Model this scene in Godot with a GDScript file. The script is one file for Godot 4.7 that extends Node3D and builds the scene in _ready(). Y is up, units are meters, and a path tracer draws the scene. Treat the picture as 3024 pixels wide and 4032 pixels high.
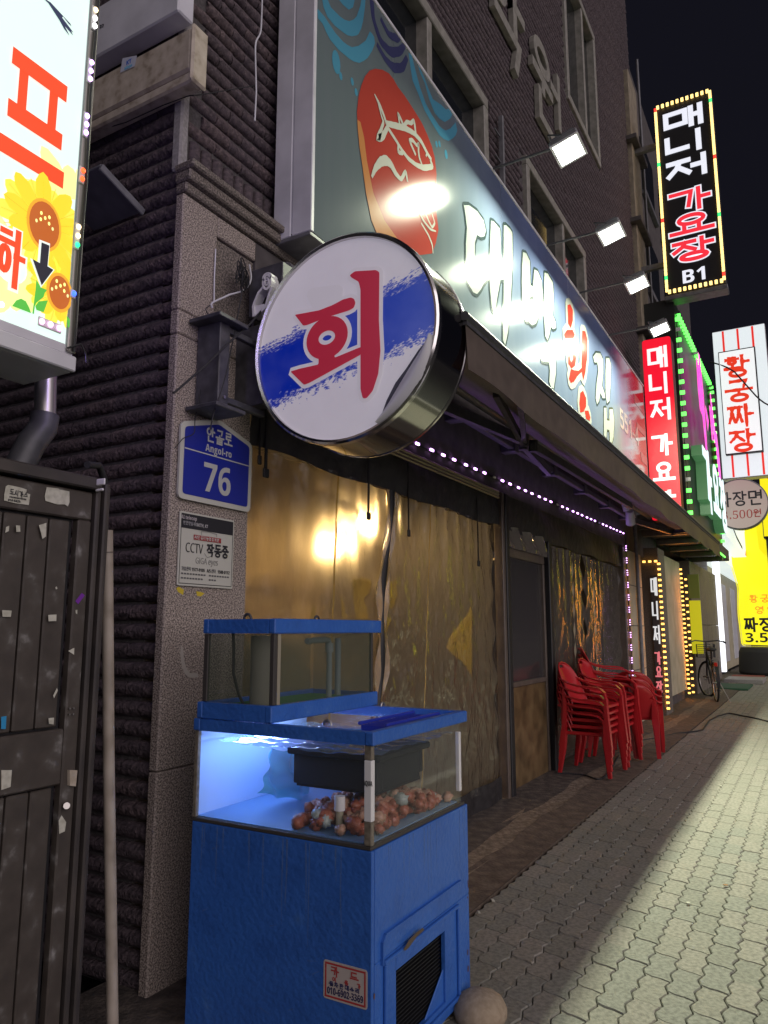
extends Node3D
# A narrow shopping street at night: corner fish restaurant with an awning, tanks, chairs and lit signs.

class G:
	# collects triangles; corners are given counter-clockwise as seen from outside
	var v := PackedVector3Array()
	var n := PackedVector3Array()
	var u := PackedVector2Array()
	var c := PackedColorArray()
	var xf := Transform3D()
	var col := Color(1, 1, 1)
	var tinted := false
	var world := true
	var uvr := Rect2()
	var cuts := []

	func put(a: Vector3, na: Vector3) -> void:
		v.append(xf * a)
		n.append((xf.basis * na).normalized())
		c.append(col)
		if uvr.size.x > 0.0:
			u.append(Vector2((a.x - uvr.position.x) / uvr.size.x, 1.0 - (a.y - uvr.position.y) / uvr.size.y))
		else:
			u.append(Vector2(a.x, a.y))

	func cut() -> void:   # what follows is a piece of its own
		cuts.append(v.size())

	func tri(a: Vector3, b: Vector3, d: Vector3) -> void:
		var k := (b - a).cross(d - a).normalized()
		put(a, k); put(d, k); put(b, k)

	func trin(a: Vector3, b: Vector3, d: Vector3, na: Vector3, nb: Vector3, nd: Vector3) -> void:
		put(a, na); put(d, nd); put(b, nb)

	func quad(a: Vector3, b: Vector3, d: Vector3, e: Vector3) -> void:
		tri(a, b, d); tri(a, d, e)

	func qo(a: Vector3, b: Vector3, d: Vector3, e: Vector3, o: Vector3) -> void:
		if (b - a).cross(d - a).dot((a + b + d + e) * 0.25 - o) < 0.0:
			quad(e, d, b, a)
		else:
			quad(a, b, d, e)

	func to(a: Vector3, b: Vector3, d: Vector3, o: Vector3) -> void:
		if (b - a).cross(d - a).dot((a + b + d) / 3.0 - o) < 0.0:
			tri(a, d, b)
		else:
			tri(a, b, d)

	func span(a: Vector3, b: Vector3, bev := 0.0) -> void:
		box((a + b) * 0.5, (b - a).abs(), bev)

	func box(o: Vector3, s: Vector3, bev := 0.0) -> void:
		var h := s * 0.5
		var e := minf(bev, minf(h.x, minf(h.y, h.z)) * 0.9)
		var px := []
		var py := []
		var pz := []
		for i in 8:
			var g := Vector3(1 if i & 1 else -1, 1 if i & 2 else -1, 1 if i & 4 else -1)
			px.append(o + Vector3(g.x * h.x, g.y * (h.y - e), g.z * (h.z - e)))
			py.append(o + Vector3(g.x * (h.x - e), g.y * h.y, g.z * (h.z - e)))
			pz.append(o + Vector3(g.x * (h.x - e), g.y * (h.y - e), g.z * h.z))
		qo(px[1], px[3], px[7], px[5], o); qo(px[0], px[2], px[6], px[4], o)
		qo(py[2], py[3], py[7], py[6], o); qo(py[0], py[1], py[5], py[4], o)
		qo(pz[4], pz[5], pz[7], pz[6], o); qo(pz[0], pz[1], pz[3], pz[2], o)
		if e <= 0.0:
			return
		for i in 4:
			var a: int = [0, 2, 4, 6][i]
			qo(py[a], py[a + 1], pz[a + 1], pz[a], o)
			var b: int = [0, 1, 4, 5][i]
			qo(px[b], px[b + 2], pz[b + 2], pz[b], o)
			var d: int = [0, 1, 2, 3][i]
			qo(px[d], px[d + 4], py[d + 4], py[d], o)
		for i in 8:
			to(px[i], py[i], pz[i], o)

	func cyl(a: Vector3, b: Vector3, ra: float, rb: float, seg := 12, caps := true) -> void:
		var d := (b - a).normalized()
		var s := d.cross(Vector3(0.3, 0.1, 1.0) if absf(d.z) < 0.9 else Vector3(1, 0.2, 0)).normalized()
		var t := d.cross(s)
		for i in seg:
			var k0 := TAU * i / seg
			var k1 := TAU * (i + 1) / seg
			var n0 := s * cos(k0) + t * sin(k0)
			var n1 := s * cos(k1) + t * sin(k1)
			trin(a + n0 * ra, a + n1 * ra, b + n1 * rb, n0, n1, n1)
			trin(a + n0 * ra, b + n1 * rb, b + n0 * rb, n0, n1, n0)
			if caps:
				tri(a, a + n1 * ra, a + n0 * ra)
				tri(b, b + n0 * rb, b + n1 * rb)

	func tube(pts: Array, r: float, seg := 8) -> void:
		var q: Vector3 = (pts[1] - pts[0]).normalized()
		var s := q.cross(Vector3(0.31, 0.17, 0.9) if absf(q.z) < 0.8 else Vector3(1, 0.2, 0)).normalized()
		var rings := []
		for i in pts.size():
			var d: Vector3 = ((pts[mini(i + 1, pts.size() - 1)] - pts[maxi(i - 1, 0)]) as Vector3).normalized()
			s = (s - d * s.dot(d)).normalized()
			var t := d.cross(s)
			var ring := []
			for k in seg + 1:
				ring.append(s * cos(TAU * k / seg) + t * sin(TAU * k / seg))
			rings.append(ring)
		for i in pts.size() - 1:
			for k in seg:
				var a0: Vector3 = rings[i][k]
				var a1: Vector3 = rings[i][k + 1]
				var b0: Vector3 = rings[i + 1][k]
				var b1: Vector3 = rings[i + 1][k + 1]
				trin(pts[i] + a0 * r, pts[i] + a1 * r, pts[i + 1] + b1 * r, a0, a1, b1)
				trin(pts[i] + a0 * r, pts[i + 1] + b1 * r, pts[i + 1] + b0 * r, a0, b1, b0)
		var last := pts.size() - 1
		for k in seg:
			tri(pts[0], pts[0] + rings[0][k + 1] * r, pts[0] + rings[0][k] * r)
			tri(pts[last], pts[last] + rings[last][k] * r, pts[last] + rings[last][k + 1] * r)

	func lathe(prof: Array, seg := 24) -> void:
		# profile of (radius, height) round the local y axis
		for j in prof.size() - 1:
			var p: Vector2 = prof[j]
			var q: Vector2 = prof[j + 1]
			var e := (q - p).normalized()
			for i in seg:
				var k0 := TAU * i / seg
				var k1 := TAU * (i + 1) / seg
				var d0 := Vector3(cos(k0), 0, -sin(k0))
				var d1 := Vector3(cos(k1), 0, -sin(k1))
				var n0 := d0 * e.y - Vector3.UP * e.x
				var n1 := d1 * e.y - Vector3.UP * e.x
				var a := d0 * p.x + Vector3.UP * p.y
				var b := d1 * p.x + Vector3.UP * p.y
				var f := d1 * q.x + Vector3.UP * q.y
				var h := d0 * q.x + Vector3.UP * q.y
				if p.x > 0.0:
					trin(a, b, f, n0, n1, n1)
				if q.x > 0.0:
					trin(a, f, h, n0, n1, n0)

	func ball(o: Vector3, r: Vector3, seg := 12, rows := 8, lump = null) -> void:
		var g := []
		for j in rows + 1:
			var row := []
			var th := PI * j / rows
			for i in seg + 1:
				var ph := TAU * i / seg
				var d := Vector3(sin(th) * cos(ph), cos(th), -sin(th) * sin(ph))
				var k := 1.0
				if lump != null:
					k = lump.call(d)
				row.append([o + d * r * k, (d / r).normalized()])
			g.append(row)
		for j in rows:
			for i in seg:
				var a = g[j][i]; var b = g[j + 1][i]; var d = g[j + 1][i + 1]; var e = g[j][i + 1]
				if j < rows - 1:
					trin(a[0], b[0], d[0], a[1], b[1], d[1])
				if j > 0:
					trin(a[0], d[0], e[0], a[1], d[1], e[1])

	func flat(poly: PackedVector2Array, z: float) -> void:
		var ix := Geometry2D.triangulate_polygon(poly)
		for i in range(0, ix.size(), 3):
			var a := poly[ix[i]]; var b := poly[ix[i + 1]]; var d := poly[ix[i + 2]]
			if (b - a).cross(d - a) < 0.0:
				var t := b; b = d; d = t
			tri(Vector3(a.x, a.y, z), Vector3(b.x, b.y, z), Vector3(d.x, d.y, z))

	func prism(poly: PackedVector2Array, z0: float, z1: float) -> void:
		flat(poly, z1)
		var area := 0.0
		for i in poly.size():
			area += poly[i].cross(poly[(i + 1) % poly.size()])
		for i in poly.size():
			var a := poly[i]; var b := poly[(i + 1) % poly.size()]
			if area < 0.0:
				var t := a; a = b; b = t
			quad(Vector3(a.x, a.y, z0), Vector3(b.x, b.y, z0), Vector3(b.x, b.y, z1), Vector3(a.x, a.y, z1))
		var ix := Geometry2D.triangulate_polygon(poly)
		for i in range(0, ix.size(), 3):
			var a := poly[ix[i]]; var b := poly[ix[i + 1]]; var d := poly[ix[i + 2]]
			if (b - a).cross(d - a) > 0.0:
				var t := b; b = d; d = t
			tri(Vector3(a.x, a.y, z0), Vector3(b.x, b.y, z0), Vector3(d.x, d.y, z0))

	func ribbon(pts: PackedVector2Array, w: Array, z: float, closed := false, depth := 0.0) -> void:
		# a brush line with a width at every point, as one strip without overlaps
		var m := pts.size()
		var left := []
		var right := []
		for i in m:
			var a := pts[(i - 1 + m) % m] if closed or i > 0 else pts[i]
			var b := pts[(i + 1) % m] if closed or i < m - 1 else pts[i]
			var d0 := (pts[i] - a).normalized() if a != pts[i] else (b - pts[i]).normalized()
			var d1 := (b - pts[i]).normalized() if b != pts[i] else d0
			var t := (d0 + d1)
			t = t.normalized() if t.length() > 0.05 else d0
			var nn := Vector2(-t.y, t.x)
			var k := minf(1.0 / maxf(nn.dot(Vector2(-d0.y, d0.x)), 0.3), 1.8)
			var hw: float = w[mini(i, w.size() - 1)] * 0.5
			var p := pts[i]
			left.append(p + nn * hw * k)
			right.append(p - nn * hw * k)
		for i in (m if closed else m - 1):
			var j := (i + 1) % m
			var a: Vector2 = left[i]; var b: Vector2 = right[i]; var d: Vector2 = right[j]; var e: Vector2 = left[j]
			quad(Vector3(a.x, a.y, z), Vector3(b.x, b.y, z), Vector3(d.x, d.y, z), Vector3(e.x, e.y, z))
			if depth > 0.0:
				quad(Vector3(b.x, b.y, z), Vector3(b.x, b.y, z - depth), Vector3(d.x, d.y, z - depth), Vector3(d.x, d.y, z))
				quad(Vector3(e.x, e.y, z), Vector3(e.x, e.y, z - depth), Vector3(a.x, a.y, z - depth), Vector3(a.x, a.y, z))
				if not closed and i == 0:
					quad(Vector3(a.x, a.y, z), Vector3(a.x, a.y, z - depth), Vector3(b.x, b.y, z - depth), Vector3(b.x, b.y, z))
				if not closed and i == m - 2:
					quad(Vector3(d.x, d.y, z), Vector3(d.x, d.y, z - depth), Vector3(e.x, e.y, z - depth), Vector3(e.x, e.y, z))

	func strap(pts: Array, w: Array, th: Array, wdir: Vector3) -> void:
		# a bar of rectangular section, its width along wdir
		var r := []
		for i in pts.size():
			var d: Vector3 = ((pts[mini(i + 1, pts.size() - 1)] - pts[maxi(i - 1, 0)]) as Vector3).normalized()
			var a: Vector3 = (wdir - d * wdir.dot(d)).normalized() * (w[mini(i, w.size() - 1)] * 0.5)
			var b: Vector3 = a.normalized().cross(d) * (th[mini(i, th.size() - 1)] * 0.5)
			r.append([pts[i] + a + b, pts[i] - a + b, pts[i] - a - b, pts[i] + a - b])
		for i in pts.size() - 1:
			var o: Vector3 = (pts[i] + pts[i + 1]) * 0.5
			for k in 4:
				qo(r[i][k], r[i][(k + 1) % 4], r[i + 1][(k + 1) % 4], r[i + 1][k], o)
		var l := pts.size() - 1
		qo(r[0][0], r[0][1], r[0][2], r[0][3], pts[1])
		qo(r[l][0], r[l][1], r[l][2], r[l][3], pts[l - 1])

	func sheet(f: Callable, nu: int, nv: int, skip = null) -> void:
		# smooth grid of f(u, v), seen counter-clockwise with u to the right and v up
		var g := []
		for j in nv + 1:
			var row := []
			for i in nu + 1:
				row.append(f.call(float(i) / nu, float(j) / nv))
			g.append(row)
		var nr := []
		for j in nv + 1:
			var row := []
			for i in nu + 1:
				var du: Vector3 = g[j][mini(i + 1, nu)] - g[j][maxi(i - 1, 0)]
				var dv: Vector3 = g[mini(j + 1, nv)][i] - g[maxi(j - 1, 0)][i]
				row.append(du.cross(dv).normalized())
			nr.append(row)
		for j in nv:
			for i in nu:
				if skip != null and skip.call((i + 0.5) / nu, (j + 0.5) / nv):
					continue
				trin(g[j][i], g[j][i + 1], g[j + 1][i + 1], nr[j][i], nr[j][i + 1], nr[j + 1][i + 1])
				trin(g[j][i], g[j + 1][i + 1], g[j + 1][i], nr[j][i], nr[j + 1][i + 1], nr[j + 1][i])

	func mesh(undo := Transform3D()) -> ArrayMesh:
		var a := []
		a.resize(Mesh.ARRAY_MAX)
		var vv := v
		var nn := n
		if undo != Transform3D():
			vv = undo * v
			for i in nn.size():
				nn[i] = undo.basis * nn[i]
		a[Mesh.ARRAY_VERTEX] = vv
		a[Mesh.ARRAY_NORMAL] = nn
		a[Mesh.ARRAY_TEX_UV] = u
		if tinted:
			a[Mesh.ARRAY_COLOR] = c
		var m := ArrayMesh.new()
		m.add_surface_from_arrays(Mesh.PRIMITIVE_TRIANGLES, a)
		return m


# ---------- Korean lettering, drawn stroke by stroke ----------
const FIRST := "ㄱㄲㄴㄷㄸㄹㅁㅂㅃㅅㅆㅇㅈㅉㅊㅋㅌㅍㅎ"
const MIDDLE := "ㅏㅐㅑㅒㅓㅔㅕㅖㅗㅘㅙㅚㅛㅜㅝㅞㅟㅠㅡㅢㅣ"
const LAST := " ㄱㄲㄳㄴㄵㄶㄷㄹㄺㄻㄼㄽㄾㄿㅀㅁㅂㅄㅅㅆㅇㅈㅊㅋㅌㅍㅎ"
const STROKES := {
	"ㄱ": "0,0 1,0 .85,1", "ㄴ": "0,0 0,1 1,1", "ㄷ": "1,0 0,0 0,1 1,1", "ㄹ": "0,0 1,0 1,.5 0,.5 0,1 1,1", "ㅁ": "@0,0 1,0 1,1 0,1",
	"ㅂ": "0,0 0,1 1,1 1,0|0,.5 1,.5", "ㅅ": ".5,0 .45,.4 0,1|.5,.35 1,1", "ㅇ": "o.5,.5,.5", "ㅈ": "0,.02 1,.02|.55,.05 .4,.5 0,1|.45,.4 1,1",
	"ㅉ": "0,.02 .45,.02|.27,.05 .2,.5 0,1|.22,.4 .45,1|.55,.02 1,.02|.82,.05 .75,.5 .55,1|.77,.4 1,1", "ㅊ": ".3,-.1 .7,-.1|0,.15 1,.15|.55,.2 .4,.55 0,1|.45,.5 1,1",
	"ㅋ": "0,0 1,0 .8,1|0,.5 .9,.5", "ㅌ": "1,0 0,0 0,1 1,1|0,.5 1,.5", "ㅍ": "0,0 1,0|0,1 1,1|.3,0 .3,1|.7,0 .7,1", "ㅎ": ".25,0 .75,0|0,.24 1,.24|o.5,.7,.3",
	"ㅏ": ".2,0 .2,1|.2,.45 1,.45", "ㅐ": ".1,.02 .1,.98|.9,0 .9,1|.1,.45 .9,.45", "ㅑ": ".2,0 .2,1|.2,.35 1,.35|.2,.6 1,.6", "ㅓ": ".9,0 .9,1|0,.45 .9,.45", "ㅔ": ".95,0 .95,1|.5,.02 .5,.98|0,.45 .5,.45",
	"ㅕ": ".9,0 .9,1|0,.33 .9,.33|0,.6 .9,.6", "ㅣ": ".6,0 .6,1", "ㅗ": "0,1 1,1|.5,0 .5,1", "ㅛ": "0,1 1,1|.32,0 .32,1|.68,0 .68,1", "ㅜ": "0,0 1,0|.5,0 .5,1", "ㅠ": "0,0 1,0|.32,0 .32,1|.68,0 .68,1", "ㅡ": "0,.5 1,.5",
}
const PAIRS := {"ㅘ": "ㅗㅏ", "ㅙ": "ㅗㅐ", "ㅚ": "ㅗㅣ", "ㅝ": "ㅜㅓ", "ㅞ": "ㅜㅔ", "ㅟ": "ㅜㅣ", "ㅢ": "ㅡㅣ"}
var layer := 0

func jamo(g: G, s: String, r: Rect2, th: float, z: float, depth: float, brush: bool) -> void:
	for part in (STROKES.get(s, "0,0 1,1") as String).split("|"):
		layer += 1
		var zz := z + 0.00035 * (layer % 7)
		if part.begins_with("o"):
			var o := part.substr(1).split_floats(",")
			var ring := P([])
			for k in 20:
				ring.append(Vector2(r.position.x + (o[0] + o[2] * cos(TAU * k / 20)) * r.size.x, r.end.y - (o[1] + o[2] * sin(TAU * k / 20)) * r.size.y))
			g.ribbon(ring, [th], zz, true, depth)
			continue
		var shut := part.begins_with("@")
		var pts := P([])
		for q in part.trim_prefix("@").split(" "):
			var f := q.split_floats(",")
			pts.append(Vector2(r.position.x + f[0] * r.size.x, r.end.y - f[1] * r.size.y))
		var m := pts.size()
		if not shut:
			pts[0] += (pts[0] - pts[1]).normalized() * th * 0.5
			pts[m - 1] += (pts[m - 1] - pts[m - 2]).normalized() * th * 0.5
		var w := [th]
		if brush:
			# a hairy brush: fat start, belly, pointed end
			var fine := P([])
			w = []
			for i in (m if shut else m - 1):
				for k in 5:
					fine.append(pts[i].lerp(pts[(i + 1) % m], k / 5.0))
			if not shut:
				fine.append(pts[m - 1])
			for i in fine.size():
				var k := float(i) / fine.size()
				w.append(th * (1.15 - 0.5 * k * k) * (0.9 + 0.18 * sin(i * 2.3 + layer * 1.7)))
			pts = fine
		g.ribbon(pts, w, zz, shut, depth)

func hangul(g: G, word: String, at: Vector2, size: Vector2, step: Vector2, th: float, z: float, depth := 0.0, brush := false) -> void:
	# at = top left corner of the first syllable; size = of a syllable
	for ch in word:
		if size.x > 0.03:
			g.cut()
		var code := ch.unicode_at(0) - 0xAC00
		if code >= 0 and code < 11172:
			var a := FIRST[code / 588]
			var b := MIDDLE[(code / 28) % 21]
			var e := LAST[code % 28]
			var f := e != " "
			var pair: String = PAIRS.get(b, "")
			var lying := "ㅗㅛㅜㅠㅡ".contains(b)
			var tick := 1.0 if "ㅜㅠ".contains(pair.substr(0, 1) if pair else b) else 0.0
			var ir: Rect2
			var vr := []
			if pair:
				ir = Rect2(0.08, 0.04, 0.46, 0.3 if f else 0.42)
				vr = [[pair[0], Rect2(0.02, (0.42 if f else 0.56) + 0.04 * tick, 0.6, 0.14 if f else 0.22)], [pair[1], Rect2(0.66, 0.0, 0.3, 0.64 if f else 1.0)]]
			elif lying:
				ir = Rect2(0.2, 0.0, 0.6, 0.3 if f else 0.44)
				vr = [[b, Rect2(0.0, (0.38 if f else 0.54) + 0.06 * tick, 1.0, 0.16 if f else 0.28)]]
			else:
				ir = Rect2(0.04, 0.06, 0.5, 0.44 if f else 0.72)
				vr = [[b, Rect2(0.66, 0.0, 0.3, 0.56 if f else 1.0)]]
			for q in [[a, ir]] + vr + ([[e, Rect2(0.2, 0.68, 0.62, 0.3)]] if f else []):
				var r: Rect2 = q[1]
				jamo(g, q[0], Rect2(at.x + r.position.x * size.x, at.y - r.end.y * size.y, r.size.x * size.x, r.size.y * size.y), th, z, depth, brush)
		at += step

# ---------- small helpers ----------
func P(a: Array) -> PackedVector2Array:
	var r := PackedVector2Array()
	for i in range(0, a.size() - 1, 2):
		r.append(Vector2(a[i], a[i + 1]))
	return r

func oval(o: Vector2, r: Vector2, k := 24, turn := 0.0) -> PackedVector2Array:
	var q := P([])
	for i in k:
		q.append(o + (Vector2(cos(TAU * i / k), sin(TAU * i / k)) * r).rotated(turn))
	return q

func rect(x0: float, y0: float, x1: float, y1: float) -> PackedVector2Array:
	return P([x0, y0, x1, y0, x1, y1, x0, y1])

func face_x(x: float) -> Transform3D:   # a face that looks down the street towards -x; local x runs along +z
	return Transform3D(Basis(Vector3(0, 0, 1), Vector3(0, 1, 0), Vector3(-1, 0, 0)), Vector3(x, 0, 0))

func face_z(z: float) -> Transform3D:   # a face that looks across the street
	return Transform3D(Basis(), Vector3(0, 0, z))

func geo(x := Transform3D()) -> G:
	var g := G.new()
	g.xf = x
	return g

func meta(o: Node, label := "", category := "", group := "", kind := "") -> void:
	if label: o.set_meta("label", label)
	if category: o.set_meta("category", category)
	if group: o.set_meta("group", group)
	if kind: o.set_meta("kind", kind)

func thing(called: String, at: Vector3, label: String, category: String, group := "") -> Node3D:
	var o := Node3D.new()
	o.name = called
	o.position = at
	add_child(o, true)
	meta(o, label, category, group)
	return o

func top_of(o: Node) -> Transform3D:
	var t := Transform3D()
	while o != null and o != self:
		t = (o as Node3D).transform * t
		o = o.get_parent()
	return t

func obj(called: String, g: G, m: Material, parent: Node = null) -> MeshInstance3D:
	if g.cuts.size() > 1 and parent != null:
		var last: MeshInstance3D
		var ends := g.cuts.slice(1) + [g.v.size()]
		var from := 0
		for e in ends:
			if e > from:
				var h := geo()
				h.world = g.world
				h.v = g.v.slice(from, e)
				h.n = g.n.slice(from, e)
				h.u = g.u.slice(from, e)
				h.c = g.c.slice(from, e)
				last = obj(called, h, m, parent)
			from = e
		return last
	var o := MeshInstance3D.new()
	o.name = called
	o.mesh = g.mesh(top_of(parent).affine_inverse() if g.world and parent != null else Transform3D())
	o.material_override = m
	(parent if parent != null else self).add_child(o, true)
	return o

func part(called: String, me: Mesh, m: Material, parent: Node, t: Transform3D) -> MeshInstance3D:
	var o := MeshInstance3D.new()
	o.name = called
	o.mesh = me
	o.material_override = m
	o.transform = top_of(parent).affine_inverse() * t
	parent.add_child(o, true)
	return o

func ground(called: String, g: G, m: Material) -> MeshInstance3D:
	var o := obj(called, g, m)
	meta(o, "", "", "", "structure")
	return o

func words(s: String, cap: float, at: Vector2, z: float, t: Transform3D, m: Material, parent: Node, squeeze := 1.0, font := "Droid Sans", bold := true) -> void:
	var tm := TextMesh.new()
	var f := SystemFont.new()
	f.font_names = PackedStringArray([font])
	f.font_weight = 700 if bold else 400
	tm.font = f
	tm.text = s
	tm.font_size = 48
	tm.pixel_size = cap / 0.714 / 48.0
	tm.depth = 0.001
	tm.curve_step = 2.0
	var o := part("lettering", tm, m, parent, t * Transform3D(Basis.from_scale(Vector3(squeeze, 1, 1)), Vector3(at.x, at.y, z)))
	o.name = "lettering"

func paint(r: float, g: float, b: float, rough := 0.6, metal := 0.0) -> StandardMaterial3D:   # linear base colour
	var m := StandardMaterial3D.new()
	m.albedo_color = Color(r, g, b).linear_to_srgb()
	m.roughness = rough
	m.metallic = metal
	return m

func glow(r: float, g: float, b: float, k := 1.0) -> StandardMaterial3D:   # linear emitted colour
	var m := paint(minf(r, 0.8) * 0.5, minf(g, 0.8) * 0.5, minf(b, 0.8) * 0.5, 0.35)
	m.emission_enabled = true
	m.emission = Color(r, g, b).linear_to_srgb()
	m.emission_energy_multiplier = k
	return m

func noise(freq: float, seed_: int, ramp: Array, size := 512, octaves := 4, kind := FastNoiseLite.TYPE_SIMPLEX_SMOOTH, bump := 0.0) -> NoiseTexture2D:
	var f := FastNoiseLite.new()
	f.noise_type = kind
	f.seed = seed_
	f.frequency = freq
	f.fractal_octaves = octaves
	var t := NoiseTexture2D.new()
	t.width = size
	t.height = size
	t.seamless = true
	t.noise = f
	if bump > 0.0:
		t.as_normal_map = true
		t.bump_strength = bump
	elif ramp.size() > 0:
		var gr := Gradient.new()
		var offs := PackedFloat32Array()
		var cols := PackedColorArray()
		for q in ramp:
			offs.append(q[0])
			cols.append(Color(q[1], q[2], q[3]).linear_to_srgb())
		gr.offsets = offs
		gr.colors = cols
		t.color_ramp = gr
	return t

func textured(tex: Texture2D, scale: float, rough: float, normal: Texture2D = null, ns := 1.0) -> StandardMaterial3D:
	var m := StandardMaterial3D.new()
	m.albedo_texture = tex
	m.roughness = rough
	m.uv1_triplanar = true
	m.uv1_world_triplanar = true
	m.uv1_scale = Vector3(scale, scale, scale)
	if normal:
		m.normal_enabled = true
		m.normal_texture = normal
		m.normal_scale = ns
	return m

func lamp_area(called: String, at: Vector3, towards: Vector3, up: Vector3, size: Vector2, c: Color, e: float) -> void:
	var l := AreaLight3D.new()
	l.name = called
	l.area_size = size
	l.light_color = c
	l.light_energy = e
	l.set("area_range", 30.0)
	l.shadow_enabled = true
	l.transform = Transform3D(Basis.looking_at(towards, up), at)
	add_child(l, true)

func lamp_point(called: String, at: Vector3, c: Color, e: float, size := 0.03) -> void:
	var l := OmniLight3D.new()
	l.name = called
	l.position = at
	l.light_color = c
	l.light_energy = e
	l.light_size = size
	l.omni_range = 20.0
	l.omni_attenuation = 2.0
	l.shadow_enabled = true
	add_child(l, true)

var rng := RandomNumberGenerator.new()
var M := {}


func _ready() -> void:
	rng.seed = 7
	var cam := Camera3D.new()
	cam.name = "camera"
	cam.keep_aspect = Camera3D.KEEP_HEIGHT
	cam.fov = 69.62
	cam.near = 0.05
	cam.far = 400.0
	cam.transform = Transform3D(Basis(Vector3(0.49849, 0, 0.8669), Vector3(-0.13627, 0.98757, 0.07836), Vector3(-0.85612, -0.1572, 0.49229)), Vector3(0, 1.5, 0))
	add_child(cam)
	cam.make_current()
	var env := Environment.new()
	var sky := Sky.new()
	var sm := ProceduralSkyMaterial.new()
	sm.sky_top_color = Color(0.006, 0.006, 0.01).linear_to_srgb()
	sm.sky_horizon_color = Color(0.011, 0.01, 0.014).linear_to_srgb()
	sm.ground_bottom_color = Color(0.01, 0.01, 0.01).linear_to_srgb()
	sm.ground_horizon_color = Color(0.02, 0.018, 0.022).linear_to_srgb()
	sky.sky_material = sm
	env.background_mode = Environment.BG_SKY
	env.sky = sky
	env.tonemap_mode = Environment.TONE_MAPPER_LINEAR
	env.tonemap_exposure = 1.0
	env.sdfgi_enabled = true
	env.ssao_enabled = true
	env.ssil_enabled = true
	var we := WorldEnvironment.new()
	we.name = "environment"
	we.environment = env
	add_child(we)
	# added soft fill for the unseen lit town over the street, behind the camera
	var town := DirectionalLight3D.new()
	town.name = "town_fill_light"
	town.light_energy = 0.4
	town.light_color = Color(1.0, 0.95, 0.97)
	town.light_angular_distance = 60.0
	town.shadow_enabled = true
	town.transform = Transform3D(Basis.looking_at(Vector3(0.3, -0.24, -0.9), Vector3.UP), Vector3(0, 10, 6))
	add_child(town)
	materials()
	street()
	corner_building()
	restaurant_room()
	side_alley()
	sunflower_sign()
	plates()
	round_sign()
	main_sign()
	awning()
	curtains()
	tanks()
	chairs()
	karaoke_block()
	far_signs()
	cables()
	litter()

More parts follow.
